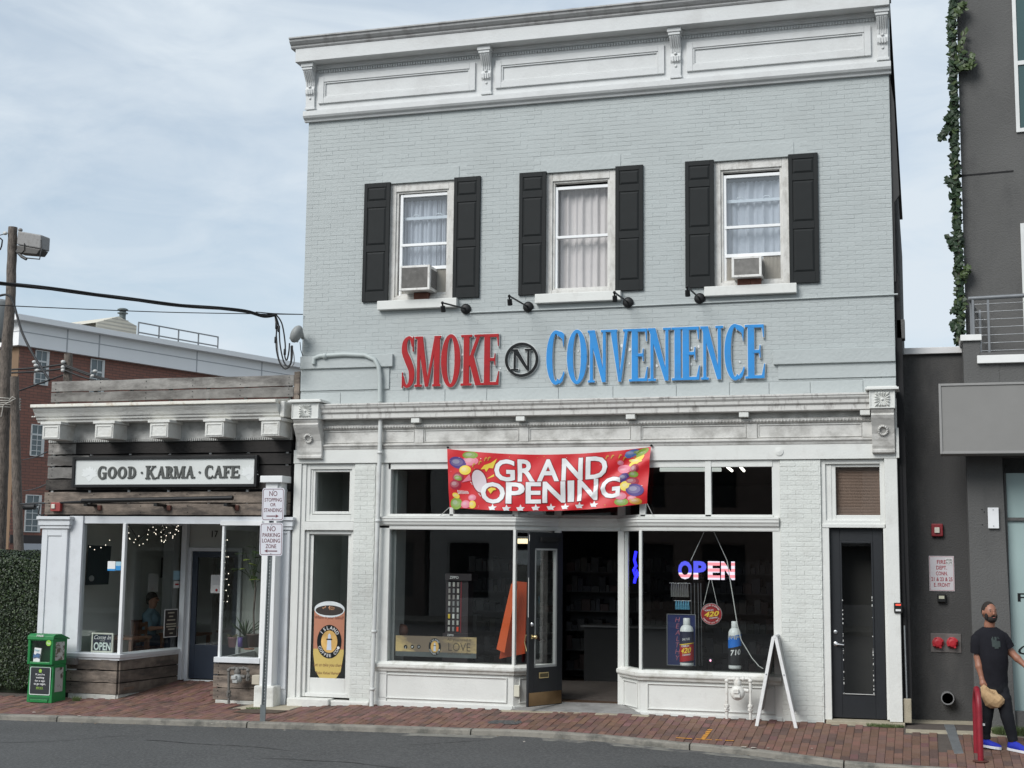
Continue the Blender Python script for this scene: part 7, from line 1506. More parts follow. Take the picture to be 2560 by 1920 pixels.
seated('person in dark red top raising a hand, seated behind the cafe door glass', -11.2, 3.7, -1, mat('dark_red_top', c8(110, 35, 30), .8), mat('blue_jeans', (.07, .12, .2), .8), hand_up=True)
# string lights
SLM = led('fairy_light', (1, .9, .75), 1.8)
def fairy(lab, cable, bulbs):
    t = thing('string_lights', lab, 'string lights', cable[0], 'fairy lights in the cafe windows'); MB().tube(cable, .006, 5).build('light_cable', DARK, t)
    mb = MB(); [mb.ball(b, .0075, None, None, 6, 4) for b in bulbs]; tag(mb.build('bulbs', SLM, t), kind='stuff')
Yl = 1.2
fairy('string of tiny lights drooping across the top of the cafe corner window', [V(x, y, Yl) for x, y in ((322, 1310), (345, 1352), (375, 1322), (400, 1345), (420, 1310), (447, 1318))], [V(180+v*.2532, 1280+w*.2532, Yl) for v, w in ((552, 146), (560, 206), (567, 260), (572, 268), (612, 300), (626, 270), (660, 237), (665, 328), (702, 314), (742, 274), (748, 222), (757, 178), (798, 122), (800, 150), (812, 202), (830, 175), (826, 212), (830, 222), (880, 200), (881, 247), (883, 278), (886, 290), (908, 300), (912, 290), (924, 278), (931, 234), (932, 152), (970, 206), (994, 256), (996, 238), (1017, 222), (1026, 172), (1036, 146), (1048, 136), (1051, 188), (1034, 176))])
fairy('leafy light string down the left edge of the cafe window and over the dark picture', [V(180+v*.2532, 1280+w*.2532, .12) for v, w in ((120, 150), (140, 230), (118, 330), (112, 450), (108, 560), (100, 700), (88, 800), (84, 900), (78, 1000), (68, 1100), (72, 1200), (60, 1330))], [V(180+v*.2532, 1280+w*.2532, .4) for v, w in ((178, 344), (222, 372), (286, 352), (332, 326), (372, 278))])
fairy('light string hanging in the right cafe window beside the plants', [V(180+v*.2532, 1280+w*.2532, .2) for v, w in ((1535, 270), (1530, 400), (1540, 560), (1525, 700), (1550, 850), (1535, 1000), (1515, 1150))], [V(566+random.uniform(-5, 6), 1350+k*14, .2) for k in range(12)]+[V(568, 1350, .1)])
# plants in the right window
LEAF = mat('houseplant_leaf', (.04, .07, .02), .45, .3, 8); LEAFY = mat('yellow_green_leaf', (.2, .26, .04), .45, .2, 8); TERR = mat('terracotta', (.26, .12, .07), .8, .1, 10)
def bigleaf(mb, c, d, up, L, w):
    d = d.normalized(); s = d.cross(up).normalized(); n = s.cross(d); pts = []
    for k in range(7): t = k/6; q = w*sin(pi*t**.8)*.5; m_ = c+d*L*t-up*L*.25*t*t; pts += [m_-s*q, m_+n*.01, m_+s*q]
    mb.add(pts, [(3*k+j, 3*k+j+1, 3*k+4+j, 3*k+3+j) for k in range(6) for j in (0, 1)], True)
def potted(lab, px, base, Y, r, h, potm, build):
    p = V(px, base, Y); t = thing('potted_plant', lab, 'plant', p, 'potted plants in the cafe window'); MB().lathe([(r*.75, 0), (r, h*.9), (r*1.08, h*.9), (r*1.08, h), (r*.9, h), (r*.85, h*.9)], p, 'z', 18).build('pot', potm, t); build(t, p+Vector((0, 0, h*.9))); return t
box('plant_shelf', -10.2, -9.58, .07, .6, ZSC-.1, ZSC-.02, WHITE2, CF)
def fic(t, p):
    st = [p, p+Vector((-.02, 0, .35)), p+Vector((.0, 0, .7)), p+Vector((-.05, 0, 1.0))]; MB().tube(st, .014, 6).build('stem', POLE, t); random.seed(8)
    for k, (px, py, yl) in enumerate([(615, 1385, 0), (632, 1378, 0), (625, 1400, 1), (612, 1422, 1), (640, 1415, 1), (648, 1432, 0), (600, 1425, 0), (645, 1395, 0), (655, 1380, 0), (640, 1370, 0), (628, 1440, 0), (650, 1450, 1)]):
        e = V(px, py, p.y-.05+random.uniform(-.1, .1)); o = st[-1].lerp(st[1], random.random()*.5); MB().tube([o, o.lerp(e, .5)+Vector((0, 0, .03)), e], .005, 4).build('leaf_stalk', LEAF, t); mb = MB(); bigleaf(mb, e, Vector((random.uniform(-1, 1), -.5, random.uniform(-.1, .3))), Vector((0, 0, 1)), .17, .12); mb.build('leaf', LEAFY if yl else LEAF, t)
potted('rubber plant with big yellow green leaves in a brown pot, right cafe window', 634, 1618, .35, .11, .2, mat('brown_pot', (.09, .065, .055), .6), fic)
def spi(n, L, lm, up=1.0):
    def f(t, p):
        for k in range(n):
            a = k*2.4; mb = MB(); d = Vector((cos(a), sin(a)*.6, up+random.uniform(-.2, .6))); bigleaf(mb, p, d, Vector((0, 0, 1)), L*random.uniform(.7, 1.2), .025); mb.build('leaf', lm, t)
    return f
potted('spiky leaved plant in the right cafe window behind the rubber plant', 612, 1620, .45, .08, .18, mat('dark_pot', (.05, .05, .05), .6), spi(16, .42, LEAF))
potted('trailing succulent in a dusty pink pot, right cafe window', 580, 1618, .2, .07, .15, mat('dusty_pink_pot', c8(150, 118, 120), .7), spi(22, .12, mat('dusty_leaf', (.12, .11, .06), .7), .4))
t = thing('purple_vase', 'small purple pot between the pink pot and the brown pot', 'pot', V(600, 1617, .2)); MB().lathe([(.035, 0), (.04, .14), (.036, .14)], V(600, 1617, .2), 'z', 14).build('pot', mat('purple_glaze', c8(85, 70, 130), .5), t)
t = thing('terracotta_saucer', 'orange saucer on the sill of the right cafe window', 'saucer', V(623, 1624, .2)); MB().lathe([(.07, 0), (.085, .02), (.08, .02)], V(623, 1624, .2), 'z', 18).build('saucer', TERR, t)
# ================================================================== STREET THINGS
random.seed(31)
# ---- A-frame sign
A0, A1, AP = onground(1891, 1817), onground(1990, 1821), None
ya = (A0.y+A1.y)/2; ap = V(1936, 1592, ya)
AF = thing('a_frame_sign', 'white folding A frame pavement sign standing edge on by the brick pier', 'pavement sign', (ap.x, ya, g(ap.x, ya)))
AFW = mat('white_plastic_sign', (.74, .74, .73), .5, .04, 6, dirt=(.4, .39, .36), damt=.4, dscale=7)
dpt = .6
for sgn, F0 in ((-1, A0), (1, A1)):
    for yy in (0, dpt):
        b = Vector((F0.x, ya+yy, g(F0.x, ya+yy)+.004)); t_ = Vector((ap.x+.014*sgn, ya+yy, ap.z)); d = t_-b; s = Vector((.022, 0, 0))
        m = MB(); m.hexa([b-s, b+s, b+s+Vector((0, .03, 0)), b-s+Vector((0, .03, 0))], [t_-s, t_+s, t_+s+Vector((0, .03, 0)), t_-s+Vector((0, .03, 0))]); o = m.build('leg', AFW, AF, .004)
        if yy == 0:
            q = b.lerp(t_, .58)+Vector((0, -.002, 0)); MB().lathe([(.009, 0), (.009, .004)], q, 'y', 8, False).build('bolt', METAL, o)
    b = Vector((F0.x, ya, g(F0.x, ya))); t_ = Vector((ap.x+.014*sgn, ya, ap.z)); p0, p1 = b.lerp(t_, .16), b.lerp(t_, .97); s = Vector((.010, 0, 0)); e = Vector((0, dpt, 0)); o_ = Vector((0, .031, 0))
    MB().hexa([p0-s+o_, p0+s+o_, p0+s+e, p0-s+e], [p1-s+o_, p1+s+o_, p1+s+e, p1-s+e]).build('sign_panel', mat('grey_sign_sheet', (.36, .36, .35), .5, .1, 6), AF)
MB().tube([ap+Vector((0, -.004, -.0)), ap+Vector((0, dpt+.03, -.0))], .022, 8).build('hinge', AFW, AF)
# ---- gas meters
def gas_meter(lab, PM, body, Yg, cx, cyy, r, lx_, rx_, ty, lb, rb, my, group):
    def p(x, y, dy=0): return V(x, y, Yg+dy)
    t = thing('gas_meter', lab, 'gas meter', p(cx, cyy), group)
    bl_, br_ = p(lx_, lb), p(rx_, rb)
    MB().tube([bl_, p(lx_, ty+8), p(lx_+3, ty), p(lx_+8, ty), p(rx_-8, ty), p(rx_-2, ty), p(rx_, ty+8), br_], .02, 8).build('pipe', PM, t)
    for q in (p(lx_, ty+5), p(rx_, ty+5), p((lx_+rx_)/2-10, ty), p((lx_+rx_)/2+12, ty)): MB().ball(q, .032, .032, .03, 8, 6).build('pipe_fitting', PM, t)
    for (x, y) in ((lx_, lerp(ty, lb, .72)), (rx_, lerp(ty, rb, .72))): q = p(x, y); m = MB(); m.lathe([(.02, -.05), (.036, -.04), (.036, -.015), (.026, 0), (.036, .015), (.036, .04), (.02, .05)], q, 'z', 8, False); m.tube([q, q+Vector((.0, -.05, 0))], .014, 6); m.build('valve', PM, t)
    q = p(cx, ty+2); MB().lathe([(.03, -.1), (.05, -.07), (.05, -.02), (.035, 0), (.035, .03)], q, 'z', 10).build('regulator', PM, t)
    c = p(cx, cyy); R_ = r
    MB().lathe([(R_*.6, -.06), (R_, -.02), (R_*1.04, .0), (R_*1.04, .02), (R_*.98, .05), (R_*.8, .075), (R_*.5, .085), (0, .087)], c, 'y', 22).build('meter_body', body, t)
    m = MB(); m.box(c.x-.045, c.x+.03, c.y-.125, c.y-.07, c.z-.0, c.z+.055); m.box(c.x-.03, c.x+.045, c.y-.11, c.y-.07, c.z-.055, c.z); m.build('meter_dial', body, t, .008)
    m = MB(); m.tube([c+Vector((R_*.5, 0, .04)), c+Vector((R_+.05, 0, .03))], .028, 8); m.tube([c+Vector((0, .03, R_*.8)), c+Vector((0, .02, R_+.08))], .024, 8); m.build('meter_neck', PM, t)
    return t
GMW = mat('thick_white_pipe_paint', (.66, .65, .61), .5, .06, 10, .4, 30, dirt=(.34, .27, .2), damt=.6, dscale=12, dlo=.55, dhi=.68)
gas_meter('white painted gas meter on white pipes under the right shop window', GMW, GMW, -.26, 1844, 1732, .095, 1817, 1876, 1697, 1797, 1799, 0, 'wall gas meters')
GMG = mat('old_grey_pipe', (.13, .125, .115), .6, .2, 12, .4, 30)
gas_meter('grey gas meter with pale round body on dark pipes under the right cafe window', GMG, mat('pale_meter_casting', (.36, .37, .36), .5, .2, 16), -.2, 594, 1697, .072, 572, 620, 1671, 1759, 1703, 0, 'wall gas meters')
a = rect(632, 1688, 651, 1711, -.2); tag(box('beige_utility_box', a[0], a[1], -.24, -.1, a[2], a[3], mat('beige_box', (.45, .41, .33), .6), None, .008), 'small beige box on the wall beside the grey gas meter', 'utility box')
a = rect(162, 1645, 190, 1662, -.1); t = thing('outdoor_socket', 'weathered grey double socket box on the cafe plank corner', 'socket box', (a[0], -.06, a[2])); box('socket_box', a[0], a[1], -.12, -.03, a[2], a[3], mat('old_grey_plastic', (.15, .14, .13), .7), t, .006); 
for k in (.12, .56): box('socket_cover', lerp(a[0], a[1], k), lerp(a[0], a[1], k+.32), -.128, -.12, a[2]+.015, a[3]-.015, mat('old_grey_plastic', (1,)*3), t, .003)
a = rect(127, 1256, 151, 1278, -.08); t = thing('cafe_fire_alarm', 'red fire alarm strobe on the left end of the cafe planks', 'fire alarm', (a[0], -.03, a[2])); box('alarm_body', a[0], a[1], -.09, -.022, a[2], a[3], mat('faded_alarm_red', (.28, .04, .035), .5), t, .008); box('strobe_lens', lerp(a[0], a[1], .15), lerp(a[0], a[1], .5), -.11, -.09, lerp(a[2], a[3], .3), lerp(a[2], a[3], .8), mat('strobe_lens', (1,)*3), t, .004)
# ---- street sign on its channel post
SP = onground(657, 1803); YS = SP.y
t = thing('parking_sign_post', 'perforated steel post carrying two white parking signs at the kerb by the cafe', 'sign post', SP)
b = Vector((SP.x, YS, SP.z-.05)); e = V(681, 1232, YS+.0)
d_ = e-b; m = MB(); x = Vector((.034, 0, 0)); 
for o0, o1, f0, f1 in ((-.034, -.016, 0, .012), (.016, .034, 0, .012), (-.016, .016, .014, .03)): m.hexa([b+Vector((o0, f0, 0)), b+Vector((o1, f0, 0)), b+Vector((o1, f1, 0)), b+Vector((o0, f1, 0))], [e+Vector((o0, f0, 0)), e+Vector((o1, f0, 0)), e+Vector((o1, f1, 0)), e+Vector((o0, f1, 0))])
for s in (-1, 1): m.hexa([b+Vector((s*.0165-.0018, .0, 0)), b+Vector((s*.0165+.0018, .0, 0)), b+Vector((s*.0165+.0018, .03, 0)), b+Vector((s*.0165-.0018, .03, 0))], [e+Vector((s*.0165-.0018, .0, 0)), e+Vector((s*.0165+.0018, .0, 0)), e+Vector((s*.0165+.0018, .03, 0)), e+Vector((s*.0165-.0018, .03, 0))])
pst = m.build('post', mat('dull_galvanised_post', (.15, .17, .175), .55, .15, 12, metal=.4), t)
hm = MB(); L = d_.length; k = .25
while k < L-.75: c = b+d_*(k/L); hm.lathe([(.006, 0), (.006, .003)], c+Vector((0, .013, 0)), 'y', 6, False); k += .045
tag(hm.build('post_holes', mat('pale_hole', (.55, .56, .55), .7), pst), kind='stuff')
box('post_splice', SP.x-.04, SP.x+.04, YS-.012, YS-.001, SP.z, SP.z+.22, mat('dull_galvanised_post', (1,)*3), t)
SGNW = mat('street_sign_white', c8(208, 208, 214), .4, .02, 3); MAR = mat('street_sign_maroon', c8(96, 38, 48), .5)
def rrect(x0, x1, z0, z1, r, n=5):
    o = []
    for cx_, cz_, a0 in ((x1-r, z1-r, 0), (x0+r, z1-r, 90), (x0+r, z0+r, 180), (x1-r, z0+r, 270)):
        for k in range(n+1): a = RD(a0+90*k/n); o.append((cx_+r*cos(a), cz_+r*sin(a)))
    return o
def street_sign(x0, y0, x1, y1, lines, arrow):
    a = rect(x0, y0, x1, y1, YS-.02); X0, X1, Z0, Z1 = a; w, h = X1-X0, Z1-Z0
    pts = rrect(X0, X1, Z0, Z1, .035)[::-1]; o = MB().extr(pts, YS-.012, YS-.008).build('sign_plate', SGNW, t)
    i1 = rrect(X0+.012, X1-.012, Z0+.012, Z1-.012, .028); i2 = rrect(X0+.019, X1-.019, Z0+.019, Z1-.019, .023); n = len(i1)
    MB().add([(p[0], YS-.0135, p[1]) for p in i1]+[(p[0], YS-.0135, p[1]) for p in i2], [(k, (k+1) % n, (k+1) % n+n, k+n) for k in range(n)]).build('sign_border', MAR, o)
    for s, c_, hh, ww in lines: txt('lettering', s, X0+w*(.5-ww/2), X0+w*(.5+ww/2), Z1-h*(c_+hh/2), Z1-h*(c_-hh/2), YS-.012, MAR, o, th=.002, bold=.012 if s != 'NO' else .0)
    za = Z1-h*.855; xa, xb = (X0+w*.22, X0+w*.78) if arrow > 0 else (X0+w*.78, X0+w*.22); s = arrow
    MB().extr([(xa, za-.007), (xb-s*.04, za-.007), (xb-s*.05, za-.024), (xb, za), (xb-s*.05, za+.024), (xb-s*.04, za+.007), (xa, za+.007)], YS-.014, YS-.012).build('arrow', MAR, o)
    for zz_ in (Z0+.03, Z1-.03): MB().lathe([(.008, 0), (.008, .004)], ((X0+X1)/2, YS-.012, zz_), 'y', 8, False).build('bolt', METAL, o)
street_sign(654.5, 1220, 709.5, 1302, [('NO', .17, .155, .36), ('STOPPING', .36, .11, .78), ('OR', .51, .1, .25), ('STANDING', .675, .115, .8)], 1)
street_sign(648.7, 1307, 706, 1389.5, [('NO', .18, .155, .36), ('PARKING', .37, .12, .76), ('LOADING', .54, .12, .78), ('ZONE', .71, .12, .46)], -1)
# ---- newspaper box
NB = onground(98, 1757); yN = NB.y
t = thing('newspaper_box', 'green plastic FREE newspaper box with magazine window beside the hedge', 'newspaper box', NB)
GRN = mat('green_plastic', c8(30, 120, 62), .4, .05, 8, dirt=c8(20, 70, 45), damt=.4, dscale=5); GRD = mat('green_shade_plastic', c8(24, 92, 52), .45)
bx0, bx1 = WX(66, 1757, yN), WX(130, 1757, yN); tx0, tx1 = WX(74, 1590, yN), WX(136, 1590, yN); zb = NB.z; zt = WZ(105, 1585, yN); D_ = .36; zm = WZ(100, 1661, yN)
X0, X1 = (bx0+tx0)/2, (bx1+tx1)/2
m = MB(); m.hexa([(X0, yN+.0, zb), (X1, yN+.0, zb), (X1, yN+D_, zb), (X0, yN+D_, zb)], [(X0+.01, yN+.02, zm), (X1-.01, yN+.02, zm), (X1-.01, yN+D_-.02, zm), (X0+.01, yN+D_-.02, zm)]); m.build('lower_case', GRN, t, .01)
m = MB(); m.box(X0+.005, X0+.04, yN-.0, yN+D_-.02, zm+.001, zt-.06); m.box(X1-.04, X1-.005, yN, yN+D_-.02, zm+.001, zt-.06); m.box(X0+.04, X1-.04, yN+D_-.05, yN+D_-.02, zm+.001, zt-.06); m.build('upper_case', GRN, t, .006)
MB().frame(X0+.0, X1-.0, zm, zt-.05, .045, yN-.035, yN-.001, .05, .04).build('door_frame', GRN, t, .008)
MB().extx([(yN-.045, zt-.085), (yN-.04, zt-.03), (yN+.02, zt), (yN+.16, zt+.0), (yN+D_+.02, zt-.07), (yN+D_+.02, zt-.09), (yN+.1, zt-.06), (yN, zt-.055)], X0-.01, X1+.01).build('lid', GRN, t, .006)
box('case_back_wall', X0+.042, X1-.042, yN+.2, yN+.21, zm+.02, zt-.06, GRD, t)
MB().add([(X0+.04, yN-.01, zm+.04), (X1-.04, yN-.01, zm+.04), (X1-.04, yN-.01, zt-.1), (X0+.04, yN-.01, zt-.1)], [(0, 1, 2, 3)]).build('door_window', GLASS, t)
mg = MB().add([(X0+.09, yN+.0, zm+.02), (X0+.20, yN+.0, zm+.02), (X0+.225, yN+.0, zm+.24), (X0+.105, yN+.0, zm+.25), (X0+.09, yN+.02, zm+.02), (X0+.20, yN+.02, zm+.02), (X0+.225, yN+.02, zm+.24), (X0+.105, yN+.02, zm+.25)], [(0, 1, 2, 3), (7, 6, 5, 4), (0, 4, 5, 1), (1, 5, 6, 2), (2, 6, 7, 3), (3, 7, 4, 0)]).build('magazine', PAPER, t)
mg.location.y = -.012
MGB = mat('magazine_blue', c8(70, 100, 135), .6, .5, 40); m = MB(); m.extr([(X0+.095, zm+.09), (X0+.15, zm+.11), (X0+.205, zm+.09), (X0+.215, zm+.16), (X0+.16, zm+.17), (X0+.13, zm+.14), (X0+.1, zm+.165)], yN-.0135, yN-.0125); m.build('cover_picture', MGB, mg)
txt('cover_title', 'Vegan', X0+.11, X0+.2, zm+.195, zm+.228, yN-.0125, mat('pale_teal_print', c8(120, 175, 180), .6), mg, th=.001, bold=.02)
q = (X1-.075, zt-.13); MB().extr(ell(q[0], q[1], .045, .045, 20)[:-1], yN-.042, yN-.036).build('round_sticker', mat('lime_sticker', c8(140, 195, 75), .5), t); txt('sticker_lettering', 'free', q[0]-.03, q[0]+.03, q[1]-.018, q[1]+.018, yN-.042, PAPER, t, th=.001, shear=.3)
txt('lid_lettering', 'FREE', (X0+X1)/2-.06, (X0+X1)/2+.06, zt-.038, zt-.008, yN-.052, PAPER, t, bold=.04, th=.002)
px0, px1, pz0, pz1 = X0+.055, X1-.05, zb+.13, zm-.045
MB().extr(rrect(px0-.012, px1+.012, pz0-.014, pz1+.006, .02)[::-1], yN-.004, yN+.001).build('poster_holder', mat('clear_poster_edge', (.6, .68, .64), .4), t)
po = MB().extr(rrect(px0, px1, pz0, pz1, .015)[::-1], yN-.006, yN-.004).build('poster_sheet', mat('poster_charcoal', (.02, .024, .028), .5), t)
LIM = mat('lime_print', c8(150, 190, 70), .6); cxp = (px0+px1)/2; MB().extr([(cxp-.022, pz1-.075), (cxp+.022, pz1-.075), (cxp+.022, pz1-.045), (cxp+.033, pz1-.045), (cxp, pz1-.02), (cxp-.033, pz1-.045), (cxp-.022, pz1-.045)], yN-.007, yN-.006).build('house_icon', LIM, po)
hp_ = pz1-pz0
for i, (s, ww) in enumerate((("If you're", .1), ('waiting', .09), ('for a sign', .11), ('to go vegan,', .13))): z = pz1-.105-.048*i; txt('lettering', s, cxp-ww*.8, cxp+ww*.8, z-.019, z+.016, yN-.006, PAPER, po, th=.001, bold=.03)
z = pz1-.105-.048*4; txt('lettering', 'this is it.', cxp-.06, cxp+.06, z-.018, z+.014, yN-.006, LIM, po, th=.001, bold=.02); MB().box(cxp-.065, cxp+.065, yN-.007, yN-.006, z-.027, z-.024).build('underline', LIM, po)
box('foot_slot', X0+.05, X1-.05, yN-.003, yN+.001, zb+.03, zb+.085, GRD, t); box('foot_lip', X0+.07, X1-.07, yN-.012, yN-.003, zb+.005, zb+.05, GRN, t, .006)
SPOST = mat('side_food_poster', c8(190, 190, 185), .5, .1, 6, dirt=c8(90, 75, 45), damt=.9, dscale=14, dlo=.48, dhi=.56)
box('side_poster', X1-.006, X1-.002, yN+.04, yN+.27, zm+.06, zt-.12, SPOST, t); box('side_poster', X1-.004, X1+.003, yN+.06, yN+.26, zb+.16, zm-.05, mat('side_goat_poster', c8(175, 175, 170), .5, .1, 6, dirt=c8(70, 45, 40), damt=.95, dscale=8, dlo=.55, dhi=.6), t)
# ---- hedge
t = thing('clipped_hedge', 'tall clipped dark green hedge at the left edge beside the newspaper box', 'hedge', (-14.4, .35, -.1))
HX0, HX1, HZ = -15.2, WX(95, 1560, .0), WZ(20, 1374, .1)
def hsurf(u, v):   # v 0..1 around section, u along X
    return u, v
lm_ = MB(); lt_ = MB(); ty = []
random.seed(77)
def hp3():
    # rounded box: pick a face by area
    f = random.random(); rx, ry, rz = (HX1-HX0)/2, .55, (HZ+.12)/2; c = Vector(((HX0+HX1)/2, .62, rz-.12))
    if f < .5: d = Vector((random.uniform(-1, 1), -1, random.uniform(-1, 1)))
    elif f < .75: d = Vector((1, random.uniform(-1, 1), random.uniform(-1, 1)))
    else: d = Vector((random.uniform(-1, 1), random.uniform(-1, 1), 1))
    q = 7; n = (abs(d.x)**q+abs(d.y)**(q*.6)+abs(d.z)**q)**(1/q); d2 = d/n; bulge = 1+.02*sin(d.x*9+d.z*4)+.02*sin(d.z*11)
    tp = 1-.10*max(0, -d2.z)
    return c+Vector((d2.x*rx*tp, d2.y*ry*tp, d2.z*rz))*bulge, Vector((d.x if abs(d.x) > .95 else d.x*.15, d.y if abs(d.y) > .95 else d.y*.15, d.z if abs(d.z) > .95 else d.z*.15)).normalized()
for i in range(30000):
    p, n = hp3(); p = p-n*random.random()**2*.12; s = random.uniform(.022, .04); leafquad(lm_ if random.random() < .75 else lt_, p, n+Vector((random.uniform(-.8, .8), random.uniform(-.8, .8), random.uniform(-.5, 1))), s)
tag(lm_.build('foliage', mat('hedge_leaf', (.016, .031, .010), .5, .45, 9), t), kind='stuff'); tag(lt_.build('lighter_foliage', mat('hedge_leaf_light', (.04, .066, .018), .5, .4, 12), t), kind='stuff')
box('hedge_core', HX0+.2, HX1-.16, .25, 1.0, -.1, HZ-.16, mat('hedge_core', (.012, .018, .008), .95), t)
for k in range(5): MB().tube([(HX0+.3+k*.35, .5, -.15), (HX0+.3+k*.35, .5, .5)], .025, 6).build('stem', POLE, t)
# bush behind hedge & low plants
def weed(px, py, n, r, h, lab):
    c = onground(px, py); mb = MB()
    for i in range(n):
        a, q = random.uniform(0, 6.28), random.random()**.5*r; b = Vector((c.x+q*cos(a), c.y+q*.5*sin(a), g(c.x, c.y)-.005)); tip = b+Vector((random.uniform(-.5, .5)*h, random.uniform(-.5, .5)*h, h*random.uniform(.3, 1))); s = Vector((.005, 0, 0)); mb.add([b-s, b+s, tip], [(0, 1, 2)])
    tag(mb.build('weeds', mat('weed_green', (.07, .1, .03), .8, .3, 20), None), lab, 'weeds', None, 'stuff')
weed(2215, 1815, 700, .24, .05, 'mossy weeds at the foot of the black door'); weed(2540, 1835, 1500, .28, .11, 'grass growing at the foot of the grey pier on the right'); weed(190, 1752, 200, .06, .09, 'weeds at the corner of the cafe base'); weed(640, 1772, 350, .16, .03, 'thin weeds at the foot of the white column'); weed(2405, 1800, 250, .3, .03, 'thin weeds along the grey recessed wall')
dirt = MB(); c = onground(2078, 1804); n = 12; dirt.add([(c.x+.12*cos(2*pi*k/n)*random.uniform(.7, 1), c.y+.07*sin(2*pi*k/n), c.z+.004) for k in range(n)]+[(c.x, c.y+.02, c.z+.035)], [(k, (k+1) % n, n) for k in range(n)]); tag(dirt.build('leaf_litter', mat('leaf_litter', (.06, .03, .02), .95, .4, 40)), 'small heap of brown leaf litter at the pier corner by the black door', 'leaf litter')
c0 = onground(640, 1782); dd_ = MB(); dd_.add([(c0.x+dx, c0.y+dy, g(c0.x+dx, c0.y+dy)+.008) for dx, dy in [(-.35, -.05), (.0, -.1), (.35, -.02), (.4, .2), (0, .3), (-.3, .25)]], [tuple(range(6))]); dd_.build('soil_patch', mat('soil', (.07, .05, .035), .95, .3, 20), SW)
# ---- red bike rack, seen edge on
R0, R1 = onground(2452, 1904), onground(2437, 1894); xr = (R0.x+R1.x)/2
yr0 = R0.y; yr1 = yr0+.42; ztp = WZ(2438, 1722, (yr0+yr1)/2)
t = thing('bike_rack', 'red painted hoop bike rack at the kerb in front of the walking man', 'bike rack', (xr, yr0, R0.z)); pts = [(R0.x, yr0, R0.z-.05)]
zc = ztp-.2
for k in range(13): a = pi*k/12; pts.append((lerp(R0.x, R0.x-.03, k/12)-.0, (yr0+yr1)/2-.21*cos(a), zc+.2*sin(a)))
pts.append((R0.x-.03, yr1, g(xr, yr1)-.05))
m = MB().tube(pts, .034, 12); m.build('hoop', mat('worn_red_paint', c8(132, 22, 38), .5, .15, 8, dirt=c8(70, 14, 22), damt=.5, dscale=6), t)
MB().lathe([(.09, 0), (.09, .008), (.04, .012)], (R0.x, yr0, R0.z+.002), 'z', 14, False).build('foot_plate', mat('rusty_iron', (1,)*3), t)

# ---- walking man
YM = -1.1
def P(x, y, dy=0): return tuple(V(2200+x*.34351, 1350+y*.34351, YM+dy))
gz = lambda p: g(p[0], p[1])
t = thing('person', 'bearded man in black T-shirt and blue trainers walking right with a paper bag', 'person', (.8, YM, g(.8, YM)))
J = {'pelvis': (P(838, 1035, .0), .08, None), 'waist': (P(832, 930, .0), .09, 'pelvis'), 'belly': (P(832, 850, -.01), .09, 'waist'), 'chest': (P(808, 765, .0), .09, 'belly'), 'neckb': (P(796, 680, .0), .062, 'chest'), 'neck': (P(797, 618, -.0), .06, 'neckb'), 'jaw': (P(806, 570, -.02), .062, 'neck'), 'head': (P(797, 525, -.015), .078, 'jaw'), 'crown': (P(790, 497, .0), .066, 'head')}
J['shl'] = (P(722, 725, -.01), .05, 'neckb'); J['ell'] = (P(712, 850, .0), .046, 'shl'); J['fal'] = (P(722, 920, -.03), .044, 'ell'); J['wrl'] = (P(742, 1010, -.06), .028, 'fal'); J['hal'] = (P(752, 1045, -.07), .036, 'wrl')
J['shr'] = (P(880, 725, .025), .05, 'neckb'); J['elr'] = (P(952, 815, .06), .046, 'shr'); J['far'] = (P(1000, 862, .03), .042, 'elr'); J['wrr'] = (P(1062, 920, -.02), .027, 'far'); J['har'] = (P(1095, 950, -.03), .036, 'wrr')
for k in range(4): h = Vector(J['hal'][0])+Vector((.014*k-.008, -.03+.004*k, -.045)); J['fa%d' % k] = (tuple(h), .0115, 'hal'); J['fb%d' % k] = (tuple(h+Vector((.012, -.008, -.035+.004*k))), .0105, 'fa%d' % k); J['fc%d' % k] = (tuple(h+Vector((.034, .004, -.05+.004*k))), .009, 'fb%d' % k)
h = Vector(J['hal'][0]); J['ta'] = (tuple(h+Vector((.045, -.012, -.01))), .013, 'hal'); J['tb'] = (tuple(h+Vector((.062, -.012, -.045))), .0105, 'ta')
for k in range(4): h = Vector(J['har'][0])+Vector((.038, 0, -.022+.016*k)); J['ga%d' % k] = (tuple(h), .0115, 'har'); J['gb%d' % k] = (tuple(h+Vector((.035, -.008, -.02))), .01, 'ga%d' % k)
h = Vector(J['har'][0]); J['tc'] = (tuple(h+Vector((.02, -.02, .04))), .013, 'har'); J['td'] = (tuple(h+Vector((.045, -.03, .035))), .0105, 'tc')
J['hpl'] = (P(797, 1100, .0), .065, 'pelvis'); J['knl'] = (P(775, 1260, -.02), .055, 'hpl'); J['anl'] = (P(768, 1438, .02), .046, 'knl')
J['hpr'] = (P(880, 1100, .0), .065, 'pelvis'); J['knr'] = (P(922, 1255, -.05), .055, 'hpr'); J['anr'] = (P(965, 1455, -.04), .046, 'knr')
skin('body', J, SKIN2, t)
TS = mat('black_cotton', (.012, .012, .016), .9, .15, 12, .9, 9, spec=.2); TRS = mat('black_track_fabric', (.011, .012, .015), .85, .15, 12, .9, 11, spec=.25)
